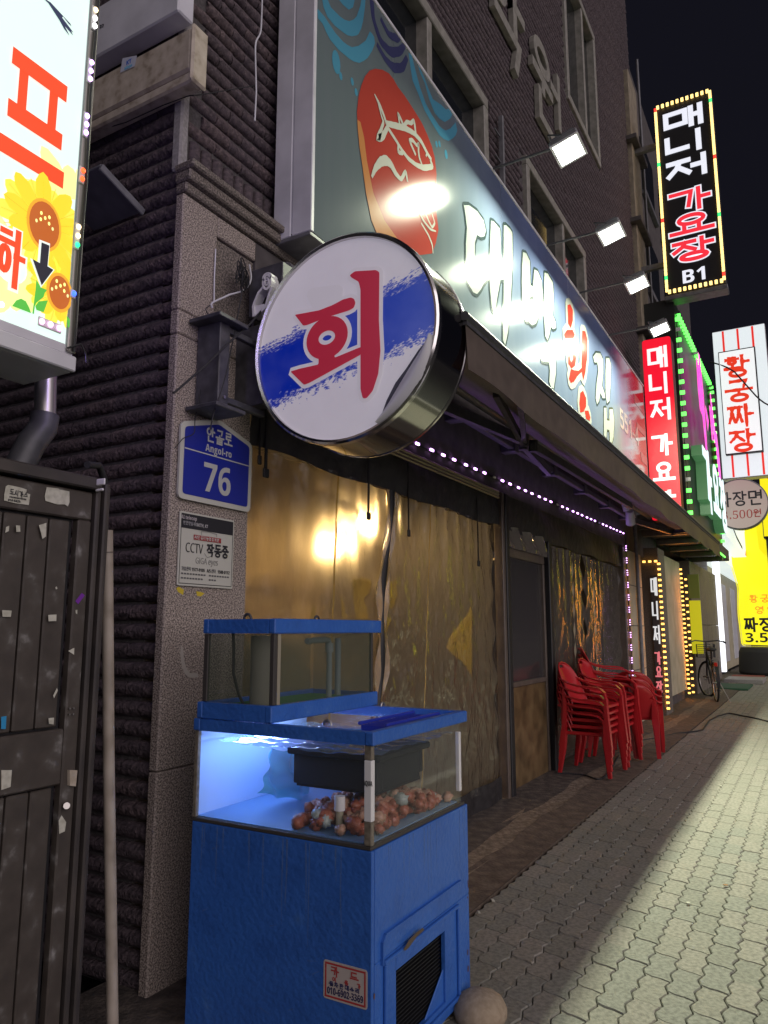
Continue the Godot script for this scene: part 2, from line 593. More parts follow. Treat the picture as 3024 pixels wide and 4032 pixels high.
func materials() -> void:
	var fine := noise(0.09, 3, [], 512, 3, FastNoiseLite.TYPE_SIMPLEX_SMOOTH, 3.0)
	var pit := noise(0.035, 11, [], 512, 4, FastNoiseLite.TYPE_CELLULAR, 7.0)
	M.brick = textured(noise(0.02, 5, [[0.0, 0.034, 0.026, 0.03], [0.45, 0.074, 0.056, 0.063], [0.75, 0.11, 0.082, 0.088], [1.0, 0.175, 0.134, 0.136]], 512, 5), 2.6, 0.8, pit, 2.0)
	M.brick_pale = textured(noise(0.03, 6, [[0.0, 0.045, 0.034, 0.038], [0.5, 0.095, 0.069, 0.072], [1.0, 0.2, 0.148, 0.145]], 512, 5), 1.9, 0.82, pit, 2.0)
	M.mortar = textured(noise(0.05, 8, [[0.0, 0.05, 0.045, 0.045], [1.0, 0.11, 0.1, 0.1]], 256), 3.0, 0.95)
	M.cement = textured(noise(0.05, 9, [[0.0, 0.2, 0.19, 0.18], [1.0, 0.36, 0.34, 0.33]], 256), 3.0, 0.9, fine, 0.6)
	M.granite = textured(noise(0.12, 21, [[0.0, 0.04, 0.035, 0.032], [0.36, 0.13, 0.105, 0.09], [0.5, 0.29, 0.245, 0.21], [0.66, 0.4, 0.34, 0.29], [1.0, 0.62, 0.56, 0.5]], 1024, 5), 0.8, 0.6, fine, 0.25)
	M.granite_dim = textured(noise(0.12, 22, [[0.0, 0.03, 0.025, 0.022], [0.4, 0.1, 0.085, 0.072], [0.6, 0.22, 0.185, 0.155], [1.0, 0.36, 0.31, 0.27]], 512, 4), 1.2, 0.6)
	M.paver = []
	for k in 4:
		var t: Array = [[0.25, 0.238, 0.2], [0.225, 0.22, 0.185], [0.265, 0.248, 0.21], [0.235, 0.232, 0.198]][k]
		M.paver.append(textured(noise(0.06, 30 + k, [[0.0, t[0] * 0.62, t[1] * 0.62, t[2] * 0.62], [0.5, t[0], t[1], t[2]], [1.0, t[0] * 1.3, t[1] * 1.3, t[2] * 1.3]], 256, 5), 2.2, 0.9, fine, 0.5))
	M.sand = textured(noise(0.1, 36, [[0.0, 0.04, 0.04, 0.032], [1.0, 0.09, 0.085, 0.07]], 256), 5.0, 1.0)
	M.apron = textured(noise(0.02, 40, [[0.0, 0.06, 0.045, 0.035], [0.45, 0.105, 0.078, 0.058], [0.65, 0.13, 0.098, 0.073], [1.0, 0.19, 0.15, 0.11]], 512, 7), 0.7, 0.9, fine, 0.6)
	M.apron_pale = textured(noise(0.03, 43, [[0.0, 0.1, 0.075, 0.055], [0.5, 0.19, 0.15, 0.11], [1.0, 0.34, 0.28, 0.21]], 512, 6), 0.9, 0.9, fine, 0.8)
	M.apron_dark = textured(noise(0.02, 44, [[0.0, 0.04, 0.034, 0.03], [0.5, 0.08, 0.066, 0.056], [1.0, 0.15, 0.125, 0.1]], 512, 6), 0.9, 0.85, fine, 0.6)
	M.asphalt = textured(noise(0.1, 41, [[0.0, 0.03, 0.03, 0.03], [1.0, 0.07, 0.07, 0.07]], 256), 3.0, 0.95)
	M.gate = textured(noise(0.011, 50, [[0.0, 0.042, 0.034, 0.028], [0.55, 0.06, 0.049, 0.04], [0.72, 0.075, 0.065, 0.056], [0.9, 0.2, 0.19, 0.18], [1.0, 0.3, 0.29, 0.28]], 1024, 6), 0.8, 0.5)
	M.gate_frame = textured(noise(0.02, 51, [[0.0, 0.03, 0.026, 0.025], [1.0, 0.075, 0.062, 0.052]], 256), 1.0, 0.5)
	M.black = paint(0.012, 0.012, 0.014, 0.5)
	M.rubber = paint(0.02, 0.02, 0.022, 0.7)
	M.tarp = textured(noise(0.02, 52, [[0.0, 0.014, 0.013, 0.014], [1.0, 0.035, 0.032, 0.033]], 256), 1.5, 0.55, noise(0.012, 53, [], 256, 3, FastNoiseLite.TYPE_SIMPLEX_SMOOTH, 4.0), 0.8)
	M.pvc = textured(noise(0.015, 54, [[0.0, 0.2, 0.17, 0.13], [0.5, 0.36, 0.31, 0.25], [1.0, 0.45, 0.4, 0.34]], 256, 5), 1.2, 0.55)
	M.white_metal = textured(noise(0.01, 55, [[0.0, 0.5, 0.5, 0.53], [0.6, 0.62, 0.62, 0.66], [1.0, 0.68, 0.68, 0.72]], 256, 5), 1.0, 0.4)
	M.beige_metal = textured(noise(0.014, 56, [[0.0, 0.2, 0.16, 0.11], [0.4, 0.42, 0.36, 0.28], [1.0, 0.55, 0.49, 0.4]], 512, 6), 1.4, 0.5)
	M.grey_metal = textured(noise(0.02, 57, [[0.0, 0.1, 0.1, 0.11], [1.0, 0.19, 0.19, 0.2]], 256, 5), 1.4, 0.45)
	M.dark_steel = textured(noise(0.03, 58, [[0.0, 0.035, 0.035, 0.04], [1.0, 0.085, 0.085, 0.095]], 256, 5), 1.6, 0.45)
	M.galvanised = paint(0.42, 0.4, 0.37, 0.32, 0.9)
	M.chrome = paint(0.6, 0.58, 0.57, 0.14, 1.0)
	M.mirror_band = paint(0.32, 0.31, 0.3, 0.1, 1.0)
	M.bronze = textured(noise(0.02, 59, [[0.0, 0.075, 0.058, 0.048], [1.0, 0.125, 0.098, 0.08]], 256, 5), 1.2, 0.45)
	M.awning_cloth = textured(noise(0.05, 60, [[0.0, 0.2, 0.17, 0.17], [1.0, 0.32, 0.28, 0.27]], 256), 3.0, 0.9)
	M.white = paint(0.72, 0.72, 0.7, 0.5)
	M.paper = textured(noise(0.03, 61, [[0.0, 0.36, 0.35, 0.28], [0.6, 0.5, 0.49, 0.41], [1.0, 0.55, 0.54, 0.46]], 256, 5), 4.0, 0.8)
	M.plate_blue = paint(0.012, 0.022, 0.27, 0.35)
	M.ink = paint(0.014, 0.014, 0.018, 0.6)
	M.blue = textured(noise(0.006, 62, [[0.0, 0.024, 0.1, 0.38], [0.4, 0.03, 0.122, 0.45], [0.75, 0.032, 0.13, 0.47], [0.9, 0.045, 0.15, 0.48], [1.0, 0.1, 0.2, 0.46]], 1024, 7), 0.7, 0.42, fine, 0.25)
	M.pane = paint(0.5, 0.6, 0.6, 0.03)
	M.pane.transparency = BaseMaterial3D.TRANSPARENCY_ALPHA
	M.pane.albedo_color.a = 0.02
	M.pane.metallic_specular = 0.3
	M.silicone = paint(0.05, 0.045, 0.04, 0.6)
	M.red_plastic = paint(0.46, 0.014, 0.02, 0.24)
	M.red_plastic.clearcoat_enabled = true
	M.red_plastic.clearcoat = 0.3
	M.window = paint(0.012, 0.014, 0.016, 0.08)
	M.frame_pale = textured(noise(0.02, 63, [[0.0, 0.17, 0.165, 0.14], [1.0, 0.31, 0.295, 0.26]], 256, 4), 1.5, 0.5)
	M.cream = textured(noise(0.01, 64, [[0.0, 0.34, 0.3, 0.2], [1.0, 0.5, 0.45, 0.33]], 256, 5), 0.7, 0.6)
	M.dark_wall = textured(noise(0.02, 65, [[0.0, 0.05, 0.043, 0.043], [1.0, 0.1, 0.088, 0.085]], 256, 5), 0.9, 0.8)
	M.led_purple = glow(0.75, 0.38, 1.0, 6.0)
	M.led_orange = glow(1.0, 0.5, 0.1, 3.2)
	M.led_warm = glow(1.0, 0.68, 0.22, 2.2)
	M.led_green = glow(0.12, 1.0, 0.1, 2.6)
	M.led_white = glow(1.0, 0.95, 1.0, 5.0)

# ---------- the street ----------
func street() -> void:
	var g := geo()
	g.sheet(func(a, b): return Vector3(-150.0 + 300.0 * a, -0.16, 150.0 - 300.0 * b), 4, 4)
	ground("ground", g, M.asphalt)
	g = geo()
	g.span(Vector3(-12, -0.2, -1.705), Vector3(60, -0.022, 0.72))
	ground("pavement_bed", g, M.sand)
	g = geo()
	g.span(Vector3(-12, -0.15, 0.725), Vector3(60, 0.0, 0.88), 0.012)
	ground("kerb", g, M.cement)
	g = geo()
	g.sheet(func(a, b): return Vector3(-12.0 + 72.0 * a, 0.004 + 0.02 * b + 0.003 * sin(a * 90.0 + b * 4.0), -1.706 - (0.27 + 0.02 * sin(a * 310.0) + 0.012 * sin(a * 733.0)) * b), 360, 5)
	g.quad(Vector3(-12, -0.1, -1.706), Vector3(60, -0.1, -1.706), Vector3(60, 0.004, -1.706), Vector3(-12, 0.004, -1.706))
	ground("concrete_apron", g, M.apron)
	g = geo()
	g.sheet(func(a, b): return Vector3(-12.0 + 72.0 * a, 0.019 + 0.006 * b, -1.94 - 0.26 * b), 140, 4)
	ground("worn_concrete_strip", g, M.apron_pale)
	g = geo()
	g.sheet(func(a, b): return Vector3(-12.0 + 72.0 * a, 0.026 + 0.006 * b + 0.002 * sin(a * 120.0), -2.13 - 0.02 * sin(a * 260.0) - 0.012 * sin(a * 611.0) - 0.55 * b), 360, 4)
	ground("dark_concrete_floor", g, M.apron_dark)
	# interlocking wavy pavers, each its own stone as far as they can be picked apart
	var pave := Node3D.new()
	pave.name = "pavement"
	add_child(pave, true)
	meta(pave, "", "", "", "structure")
	var kinds := []
	for k in 5:
		kinds.append(paver_shape(k).mesh())
	var far := [geo(), geo()]
	var spots := []
	for j in 17:
		var z := -1.632 + 0.115 * j
		for i in 125:
			var x := 2.0 + 0.25 * i + (0.125 if j % 2 else 0.0)
			if x < 2.75 and z < -1.2:
				continue
			spots.append([Vector2(x, z + 0.25).length(), x, z])
	spots.sort_custom(func(a, b): return a[0] < b[0])
	for i in spots.size():
		var x: float = spots[i][1]
		var z: float = spots[i][2]
		var t := Transform3D(Basis.from_euler(Vector3(rng.randf_range(-0.012, 0.012), 0, rng.randf_range(-0.008, 0.008))), Vector3(x, rng.randf_range(-0.004, 0.002), z))
		if i < 300:
			part("paver", kinds[rng.randi() % 5], M.paver[rng.randi() % 4], pave, t)
		elif z < 0.1 - 0.035 * (x - 3.0):
			var h: G = far[rng.randi() % 2]
			h.xf = t
			paver_into(h, rng.randi() % 5)
		else:
			var h2: G = far[0]
			h2.xf = t
			paver_into(h2, 0)
	for k in 2:
		var o := obj("paver_field", far[k], M.paver[k * 2], pave)
		meta(o, "", "", "", "stuff")
	# scraps of litter by the joint of the apron
	for q in [[Vector3(4.1,0.119,-1.558), 0.03], [Vector3(3.9,0.035,-1.639), 0.022]]:
		var h := geo(Transform3D(Basis.from_euler(Vector3(0.2, 0.7, 0.1)), Vector3(q[0].x, 0.012, -1.66)))
		h.box(Vector3.ZERO, Vector3(q[1], 0.006, q[1] * 0.6), 0.001)
		var o := obj("paper_scrap", h, M.paper)
		meta(o, "small white paper scrap lying on the joint beside the apron, " + ("larger and farther one" if q[1] > 0.025 else "smaller one nearer the tank"), "litter", "litter on the pavement")

func litter() -> void:
	var n := 0
	for q in [[Vector3(8.064,0.004,-0.891), 0.05, 0.012, M.paper, "thin white paper strip on the lit pavement farther up the street"], [Vector3(5.297,0.004,-0.376), 0.045, 0.012, M.paper, "crumpled white wrapper on the lit pavement at the right edge"], [Vector3(5.027,0.004,-0.565), 0.03, 0.02, paint(0.3, 0.14, 0.04, 0.8), "small tan leaf on the lit pavement left of the white wrapper"], [Vector3(4.61,0.004,-0.715), 0.025, 0.02, M.paper, "pale gum spot on the lit pavement in the middle of the pavers"]]:
		var h := geo(Transform3D(Basis.from_euler(Vector3(0.05, 0.6 + n, 0.08)), q[0] + Vector3(0, 0.004, 0)))
		var p := rounded(rect(-q[1] * 0.5, -q[2] * 0.5, q[1] * 0.5, q[2] * 0.5), q[2] * 0.3)
		h.xf = h.xf * Transform3D(Basis(Vector3.RIGHT, -PI * 0.5), Vector3.ZERO)
		h.prism(p, 0.0, 0.003)
		meta(obj(["paper_strip", "wrapper", "leaf", "gum_spot"][n], h, q[3]), q[4], "litter")
		n += 1

func paver_line(k: int) -> Array:
	# outline of one wavy stone about its centre: both long sides follow the same wave, the ends lean
	var r := RandomNumberGenerator.new()
	r.seed = 90 + k
	var q := []
	var hx := 0.1234
	var hz := 0.0559
	for e in [1.0, -1.0]:
		for i in 17:
			var x: float = (-hx + 2.0 * hx * i / 16.0) * e - 0.018 * e
			var ph := fposmod(x / 0.125, 1.0)
			var w := 0.0105 * (absf(ph - 0.5) * 4.0 - 1.0)
			q.append(Vector2(x, hz * e + w + r.randf_range(-0.0012, 0.0012)))
		for i in [0.35, -0.35]:
			q.append(Vector2(hx * e - 0.018 * i * e + 0.004 * signf(i) * e, hz * i * e))
	return q

func paver_into(g: G, k: int) -> void:
	var q := paver_line(k)
	var m := q.size()
	var inner := []
	for p in q:
		inner.append(Vector2(p.x * 0.97, p.y * 0.93))
	for i in m:
		var a: Vector2 = q[i]; var b: Vector2 = q[(i + 1) % m]
		var c: Vector2 = inner[i]; var d: Vector2 = inner[(i + 1) % m]
		var a3 := Vector3(a.x, -0.006, a.y); var b3 := Vector3(b.x, -0.006, b.y)
		var c3 := Vector3(c.x, 0, c.y); var d3 := Vector3(d.x, 0, d.y)
		g.qo(a3, b3, d3, c3, Vector3(0, -0.05, 0))
		g.qo(a3, b3, Vector3(b.x, -0.022, b.y), Vector3(a.x, -0.022, a.y), Vector3(0, -0.014, 0))
		g.to(c3, d3, Vector3.ZERO, Vector3(0, -0.1, 0))

func paver_shape(k: int) -> G:
	var g := geo()
	paver_into(g, k)
	return g

# ---------- the corner building ----------
func brick_into(g: G, k: int, len := 0.192, h := 0.074) -> void:
	# a split, rounded brick: lies along x, its round face towards +z
	var r := RandomNumberGenerator.new()
	r.seed = 40 + k
	var rows := 6
	var prof := []
	for i in rows + 1:
		var a := PI * i / rows
		prof.append([-cos(a) * h * 0.5, sin(a) * 0.036])
	var xs := [-len * 0.5, -len * 0.5 + 0.006, -len * 0.22, 0.0, len * 0.2, len * 0.5 - 0.006, len * 0.5]
	var grid := []
	for j in xs.size():
		var row := []
		for i in rows + 1:
			var edge := 0.78 if j == 0 or j == xs.size() - 1 else 1.0
			row.append(Vector3(xs[j], prof[i][0] * (0.96 if edge < 1.0 else 1.0), prof[i][1] * edge * r.randf_range(0.86, 1.1) - 0.004))
		grid.append(row)
	for j in xs.size() - 1:
		for i in rows:
			var nr := Vector3(0, -cos(PI * (i + 0.5) / rows), sin(PI * (i + 0.5) / rows) * 1.1)
			var a: Vector3 = grid[j][i]; var b: Vector3 = grid[j + 1][i]; var c: Vector3 = grid[j + 1][i + 1]; var d: Vector3 = grid[j][i + 1]
			var n0 := Vector3(0, -cos(PI * i / rows), sin(PI * i / rows)); var n1 := Vector3(0, -cos(PI * (i + 1) / rows), sin(PI * (i + 1) / rows))
			n0 = (n0 + Vector3(r.randf_range(-0.25, 0.25), 0, 0)).normalized()
			g.trin(a, b, c, n0, n0, n1)
			g.trin(a, c, d, n0, n1, n1)
			if nr.z < -5.0:
				return
	for e in [0, xs.size() - 1]:
		for i in range(1, rows - 1):
			g.to(grid[e][0], grid[e][i], grid[e][i + 1], Vector3(0, 0, 0))

var bricks := []

func corner_building() -> void:
	var b := thing("brick_building", Vector3(2.4, 0, -2.55), "dark brown brick corner building with granite pilaster and fish restaurant below", "building")
	for k in 4:
		var g := geo()
		brick_into(g, k)
		bricks.append(g.mesh())
	var g := geo()
	g.span(Vector3(2.385, 0, -9.0), Vector3(2.63, 16, -2.62))
	obj("side_wall", g, M.mortar, b)
	g = geo()
	var holes := [[3.35, 5.35, 6.42, 6.84], [7.7, 5.35, 10.25, 6.96], [9.75, 9.2, 11.6, 11.6], [3.35, 9.2, 5.6, 11.6]]
	# front wall above the shop in blocks round the windows
	var xs := [2.385, 3.35, 5.6, 6.42, 7.7, 9.75, 10.25, 11.6, 15.2]
	var ys := [3.7, 5.35, 6.84, 6.96, 9.2, 11.6, 16.0]
	for i in xs.size() - 1:
		for j in ys.size() - 1:
			var cx: float = (xs[i] + xs[i + 1]) * 0.5
			var cy: float = (ys[j] + ys[j + 1]) * 0.5
			var open := false
			for h in holes:
				if cx > h[0] and cx < h[2] and cy > h[1] and cy < h[3]:
					open = true
			if not open:
				g.span(Vector3(xs[i], ys[j], -2.8), Vector3(xs[i + 1], ys[j + 1], -2.535))
	obj("front_wall", g, M.mortar, b)
	# windows
	for q in holes:
		var f := geo()
		var w := 0.07
		f.span(Vector3(q[0] - 0.04, q[3] - w, -2.66), Vector3(q[2] + 0.04, q[3] + 0.05, -2.475), 0.008)
		f.span(Vector3(q[0] - 0.04, q[1] - 0.05, -2.66), Vector3(q[2] + 0.04, q[1] + w, -2.475), 0.008)
		f.span(Vector3(q[0] - 0.04, q[1] + w, -2.66), Vector3(q[0] + w, q[3] - w, -2.477), 0.008)
		f.span(Vector3(q[2] - w, q[1] + w, -2.66), Vector3(q[2] + 0.04, q[3] - w, -2.477), 0.008)
		var mid: float = q[2] - (q[2] - q[0]) * 0.42
		f.span(Vector3(mid - 0.045, q[1] + w, -2.64), Vector3(mid + 0.045, q[3] - w, -2.49), 0.006)
		var fr := obj("window", f, M.frame_pale, b)
		for e in [[q[0] + w, mid - 0.045], [mid + 0.045, q[2] - w]]:
			var pn := geo()
			pn.span(Vector3(e[0], q[1] + w, -2.612), Vector3(e[1], q[3] - w, -2.6))
			obj("pane", pn, M.window, fr)
		var bk := geo()
		bk.span(Vector3(q[0], q[1], -3.1), Vector3(q[2], q[3], -3.05))
		obj("blind", bk, M.dark_wall, fr)
	# red and white film letters behind one pane
	var ft := geo(face_z(-2.592))
	hangul(ft, "당", Vector2(8.95, 6.35), Vector2(0.62, 0.75), Vector2.ZERO, 0.11, 0.0)
	obj("window_lettering", ft, paint(0.4, 0.03, 0.03, 0.5), b)
	# bricks: the nearest ones one by one, the rest joined
	var rest := geo()
	var single := 0
	var side := Basis(Vector3(0, 0, 1), Vector3(0, 1, 0), Vector3(-1, 0, 0))
	for r in 64:
		for i in 19:
			var z := -2.60 - 0.2 * i + (0.1 if r % 2 else 0.0)
			var half := Basis()
			if z > -2.55:
				z = -2.555
				half = Basis.from_scale(Vector3(0.5, 1, 1))
			var t := Transform3D(side * half * Basis.from_euler(Vector3(0, rng.randf_range(-0.01, 0.01), rng.randf_range(-0.006, 0.006))), Vector3(2.386 + rng.randf_range(-0.003, 0.003), 0.045 + 0.085 * r, z))
			if i < 4 and r > 7 and single < 200:
				part("brick", bricks[rng.randi() % 4], M.brick if rng.randf() < 0.75 else M.brick_pale, b, t)
				single += 1
			else:
				rest.xf = t
				brick_into(rest, rng.randi() % 4)
	single = 0
	for i in 46:   # upright course over the cornice
		var t := Transform3D(Basis(Vector3(0, 1, 0), Vector3(-1, 0, 0), Vector3(0, 0, 1)), Vector3(2.47 + 0.083 * i, 3.835, -2.534))
		if i < 14:
			part("brick", bricks[rng.randi() % 4], M.brick, b, t)
		else:
			rest.xf = t
			brick_into(rest, i % 4)
	for r in 142:
		var y := 3.995 + 0.085 * r
		for i in 64:
			var x := 2.505 + 0.2 * i + (0.1 if r % 2 else 0.0)
			var blocked := false
			for h in holes:
				if x > h[0] - 0.12 and x < h[2] + 0.12 and y > h[1] - 0.06 and y < h[3] + 0.06:
					blocked = true
			if blocked or x > 15.1:
				continue
			var t := Transform3D(Basis.from_euler(Vector3(0, rng.randf_range(-0.01, 0.01), 0)), Vector3(x, y, -2.536 + rng.randf_range(-0.003, 0.003)))
			if i < 4 and y < 5.9 and single < 80:
				part("brick", bricks[rng.randi() % 4], M.brick if rng.randf() < 0.75 else M.brick_pale, b, t)
				single += 1
			else:
				rest.xf = t
				brick_into(rest, (i * 7 + r) % 4)
	meta(obj("brick_field", rest, M.brick, b), "", "", "", "stuff")
	g = geo()
	g.span(Vector3(2.345, 3.72, -2.56), Vector3(2.40, 16, -2.498), 0.01)
	obj("corner_mortar", g, M.cement, b)
	# granite pilaster of separate slabs
	for s in [[2.335, 0.0, 2.872, 0.9], [2.335, 0.903, 2.872, 2.86], [2.335, 2.863, 2.872, 2.98], [2.335, 2.983, 2.575, 3.57], [2.578, 3.46, 2.872, 3.57]]:
		g = geo()
		g.span(Vector3(s[0], s[1], -2.502 if s[0] < 2.4 else -2.8), Vector3(s[2], s[3], -2.45), 0.006)
		obj("granite_slab", g, M.granite, b)
	g = geo()
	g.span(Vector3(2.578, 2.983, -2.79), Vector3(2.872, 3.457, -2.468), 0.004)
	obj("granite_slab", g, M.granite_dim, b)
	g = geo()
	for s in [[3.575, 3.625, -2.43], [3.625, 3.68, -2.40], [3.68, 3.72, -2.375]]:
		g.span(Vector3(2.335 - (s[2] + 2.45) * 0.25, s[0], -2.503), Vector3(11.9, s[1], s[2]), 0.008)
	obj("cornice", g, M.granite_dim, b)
	# the beam over the shop front and the jamb at its far end
	g = geo()
	g.span(Vector3(2.875, 2.78, -2.8), Vector3(11.95, 3.57, -2.455))
	obj("shop_beam", g, M.dark_wall, b)
	g = geo()
	g.span(Vector3(11.62, 0, -2.8), Vector3(11.95, 2.775, -2.44), 0.01)
	obj("shop_jamb", g, M.bronze, b)
	# school letters on the upper wall
	for q in [["학", 6.45, 8.95], ["원", 7.95, 8.95]]:
		g = geo(face_z(-2.44))
		hangul(g, q[0], Vector2(q[1], q[2]), Vector2(1.18, 1.12), Vector2.ZERO, 0.13, 0.0, 0.06)
		meta(obj("channel_letter", g, M.frame_pale, b))
	# a grey rail beside the window
	g = geo()
	g.span(Vector3(6.75, 5.62, -2.48), Vector3(6.79, 6.9, -2.43), 0.004)
	for k in 4:
		g.span(Vector3(6.6, 5.75 + 0.3 * k, -2.475), Vector3(6.75, 5.765 + 0.3 * k, -2.46))
	obj("wall_rail", g, M.grey_metal, b)

func restaurant_room() -> void:
	var b := thing("restaurant_room", Vector3(7, 0, -4.5), "warm lit dining room behind the clear plastic curtain", "room")
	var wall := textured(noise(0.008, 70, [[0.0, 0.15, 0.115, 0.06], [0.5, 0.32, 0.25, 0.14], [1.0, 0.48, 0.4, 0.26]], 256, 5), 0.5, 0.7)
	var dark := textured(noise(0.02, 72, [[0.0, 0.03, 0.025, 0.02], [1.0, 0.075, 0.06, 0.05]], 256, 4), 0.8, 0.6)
	var g := geo()
	g.span(Vector3(2.64, -0.02, -7.0), Vector3(11.6, 0.03, -2.66))
	obj("room_floor", g, textured(noise(0.02, 71, [[0.0, 0.09, 0.06, 0.04], [1.0, 0.16, 0.11, 0.07]], 256), 0.8, 0.4), b)
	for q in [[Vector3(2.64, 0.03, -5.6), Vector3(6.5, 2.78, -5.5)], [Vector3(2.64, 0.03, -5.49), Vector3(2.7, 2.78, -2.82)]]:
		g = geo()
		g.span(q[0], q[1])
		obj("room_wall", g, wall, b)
	for q in [[Vector3(6.5, 0.03, -5.6), Vector3(6.62, 2.78, -2.66)], [Vector3(6.63, 0.03, -4.6), Vector3(11.6, 2.78, -4.5)], [Vector3(11.6, 0.03, -5.0), Vector3(11.75, 2.78, -2.82)]]:  # added partition first; walls coloured dark to keep the right side dim
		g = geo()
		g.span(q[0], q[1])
		obj("unseen_dark_wall", g, dark, b)
	g = geo()
	g.span(Vector3(2.5, 2.785, -7.1), Vector3(11.9, 2.95, -2.81))
	obj("room_ceiling", g, paint(0.16, 0.125, 0.085, 0.8), b)
	for k in 4:
		g = geo()
		g.span(Vector3(2.95 + 0.95 * k, 0.03, -5.49), Vector3(3.05 + 0.95 * k, 2.6, -5.4), 0.01)
		obj("wall_post", g, paint(0.1, 0.06, 0.03, 0.5), b)
	g = geo()
	g.span(Vector3(2.71, 1.85, -5.49), Vector3(6.49, 1.93, -5.38), 0.01)
	obj("wall_rail", g, paint(0.12, 0.075, 0.035, 0.5), b)
	for q in [[4.6, 0.55, 1.45], [5.5, 0.7, 1.15], [3.3, 0.6, 1.0]]:
		g = geo()
		g.span(Vector3(q[0], 0.03, -4.9), Vector3(q[0] + q[1], q[2], -4.4), 0.02)
		obj("counter", g, paint(0.14, 0.1, 0.06, 0.4), b)
	# tables
	var t: Node3D
	for k in 3:
		var at := Vector3([3.9, 5.4, 8.9][k], 0.03, -3.7)
		if k == 0:
			t = thing("dining_table", at, "", "table", "tables in the dining room")
			var h := geo()
			h.world = false
			h.box(Vector3(0, 0.72, 0), Vector3(1.0, 0.04, 0.7), 0.01)
			obj("tabletop", h, paint(0.16, 0.08, 0.035, 0.35), t)
			for s in [[-1, -1], [-1, 1], [1, -1], [1, 1]]:
				h = geo()
				h.world = false
				h.cyl(Vector3(s[0] * 0.45, 0, s[1] * 0.3), Vector3(s[0] * 0.45, 0.7, s[1] * 0.3), 0.02, 0.02, 8)
				obj("leg", h, M.dark_steel, t)
		else:
			t = t.duplicate()
			t.name = "dining_table"
			add_child(t, true)
			t.position = at
		t.set_meta("label", "brown dining table behind the plastic curtain, " + ["nearest the corner pilaster", "left of the black door post", "behind the stacked red chairs"][k])
	# a red bottle and a white box on the table behind the curtain
	g = geo(Transform3D(Basis(), Vector3(5.25, 0.77, -3.55)))
	g.lathe([Vector2(0, 0), Vector2(0.05, 0.0), Vector2(0.05, 0.2), Vector2(0.02, 0.27), Vector2(0.018, 0.34), Vector2(0, 0.34)], 14)
	meta(obj("red_bottle", g, paint(0.4, 0.06, 0.03, 0.4)), "red sauce bottle on a table behind the wrinkled curtain", "bottle")
	# flat round ceiling lamps with a warm glow
	var i := 0
	for at in [Vector3(5.823,2.496,-4.2), Vector3(5.644,2.276,-4.5), Vector3(4.9, 2.35, -3.6), Vector3(9.2, 2.4, -3.8)]:  # the last one is added to light the right room dimly
		var l := thing("ceiling_lamp", at, "round warm lamp in the dining room, " + ["right of the left curtain's middle", "low and nearest the pilaster", "behind the wrinkled curtain", "added dim one far behind the door"][i], "lamp", "dining room lamps")
		var h := geo(Transform3D(Basis(), at))
		h.lathe([Vector2(0.02, 0.1), Vector2(0.2, 0.05), Vector2(0.21, 0.03)], 24)
		obj("shade", h, paint(0.12, 0.08, 0.05, 0.5), l)
		h = geo()
		h.cyl(at + Vector3(0, 0.1, 0), Vector3(at.x, 2.785, at.z), 0.008, 0.008, 6)
		obj("cord", h, M.black, l)
		h = geo(Transform3D(Basis(), at))
		h.lathe([Vector2(0.0, -0.02), Vector2(0.12, -0.015), Vector2(0.2, 0.025)], 24)
		obj("lit_disc", h, glow(1.0, 0.62, 0.2, [1.5, 1.2, 0.5, 0.5][i]), l)
		lamp_point("ceiling_lamp_light", at + Vector3(0, -0.005, 0), Color(1.0, 0.84, 0.58), [1.1, 1.0, 0.2, 0.2][i], 0.02)
		i += 1

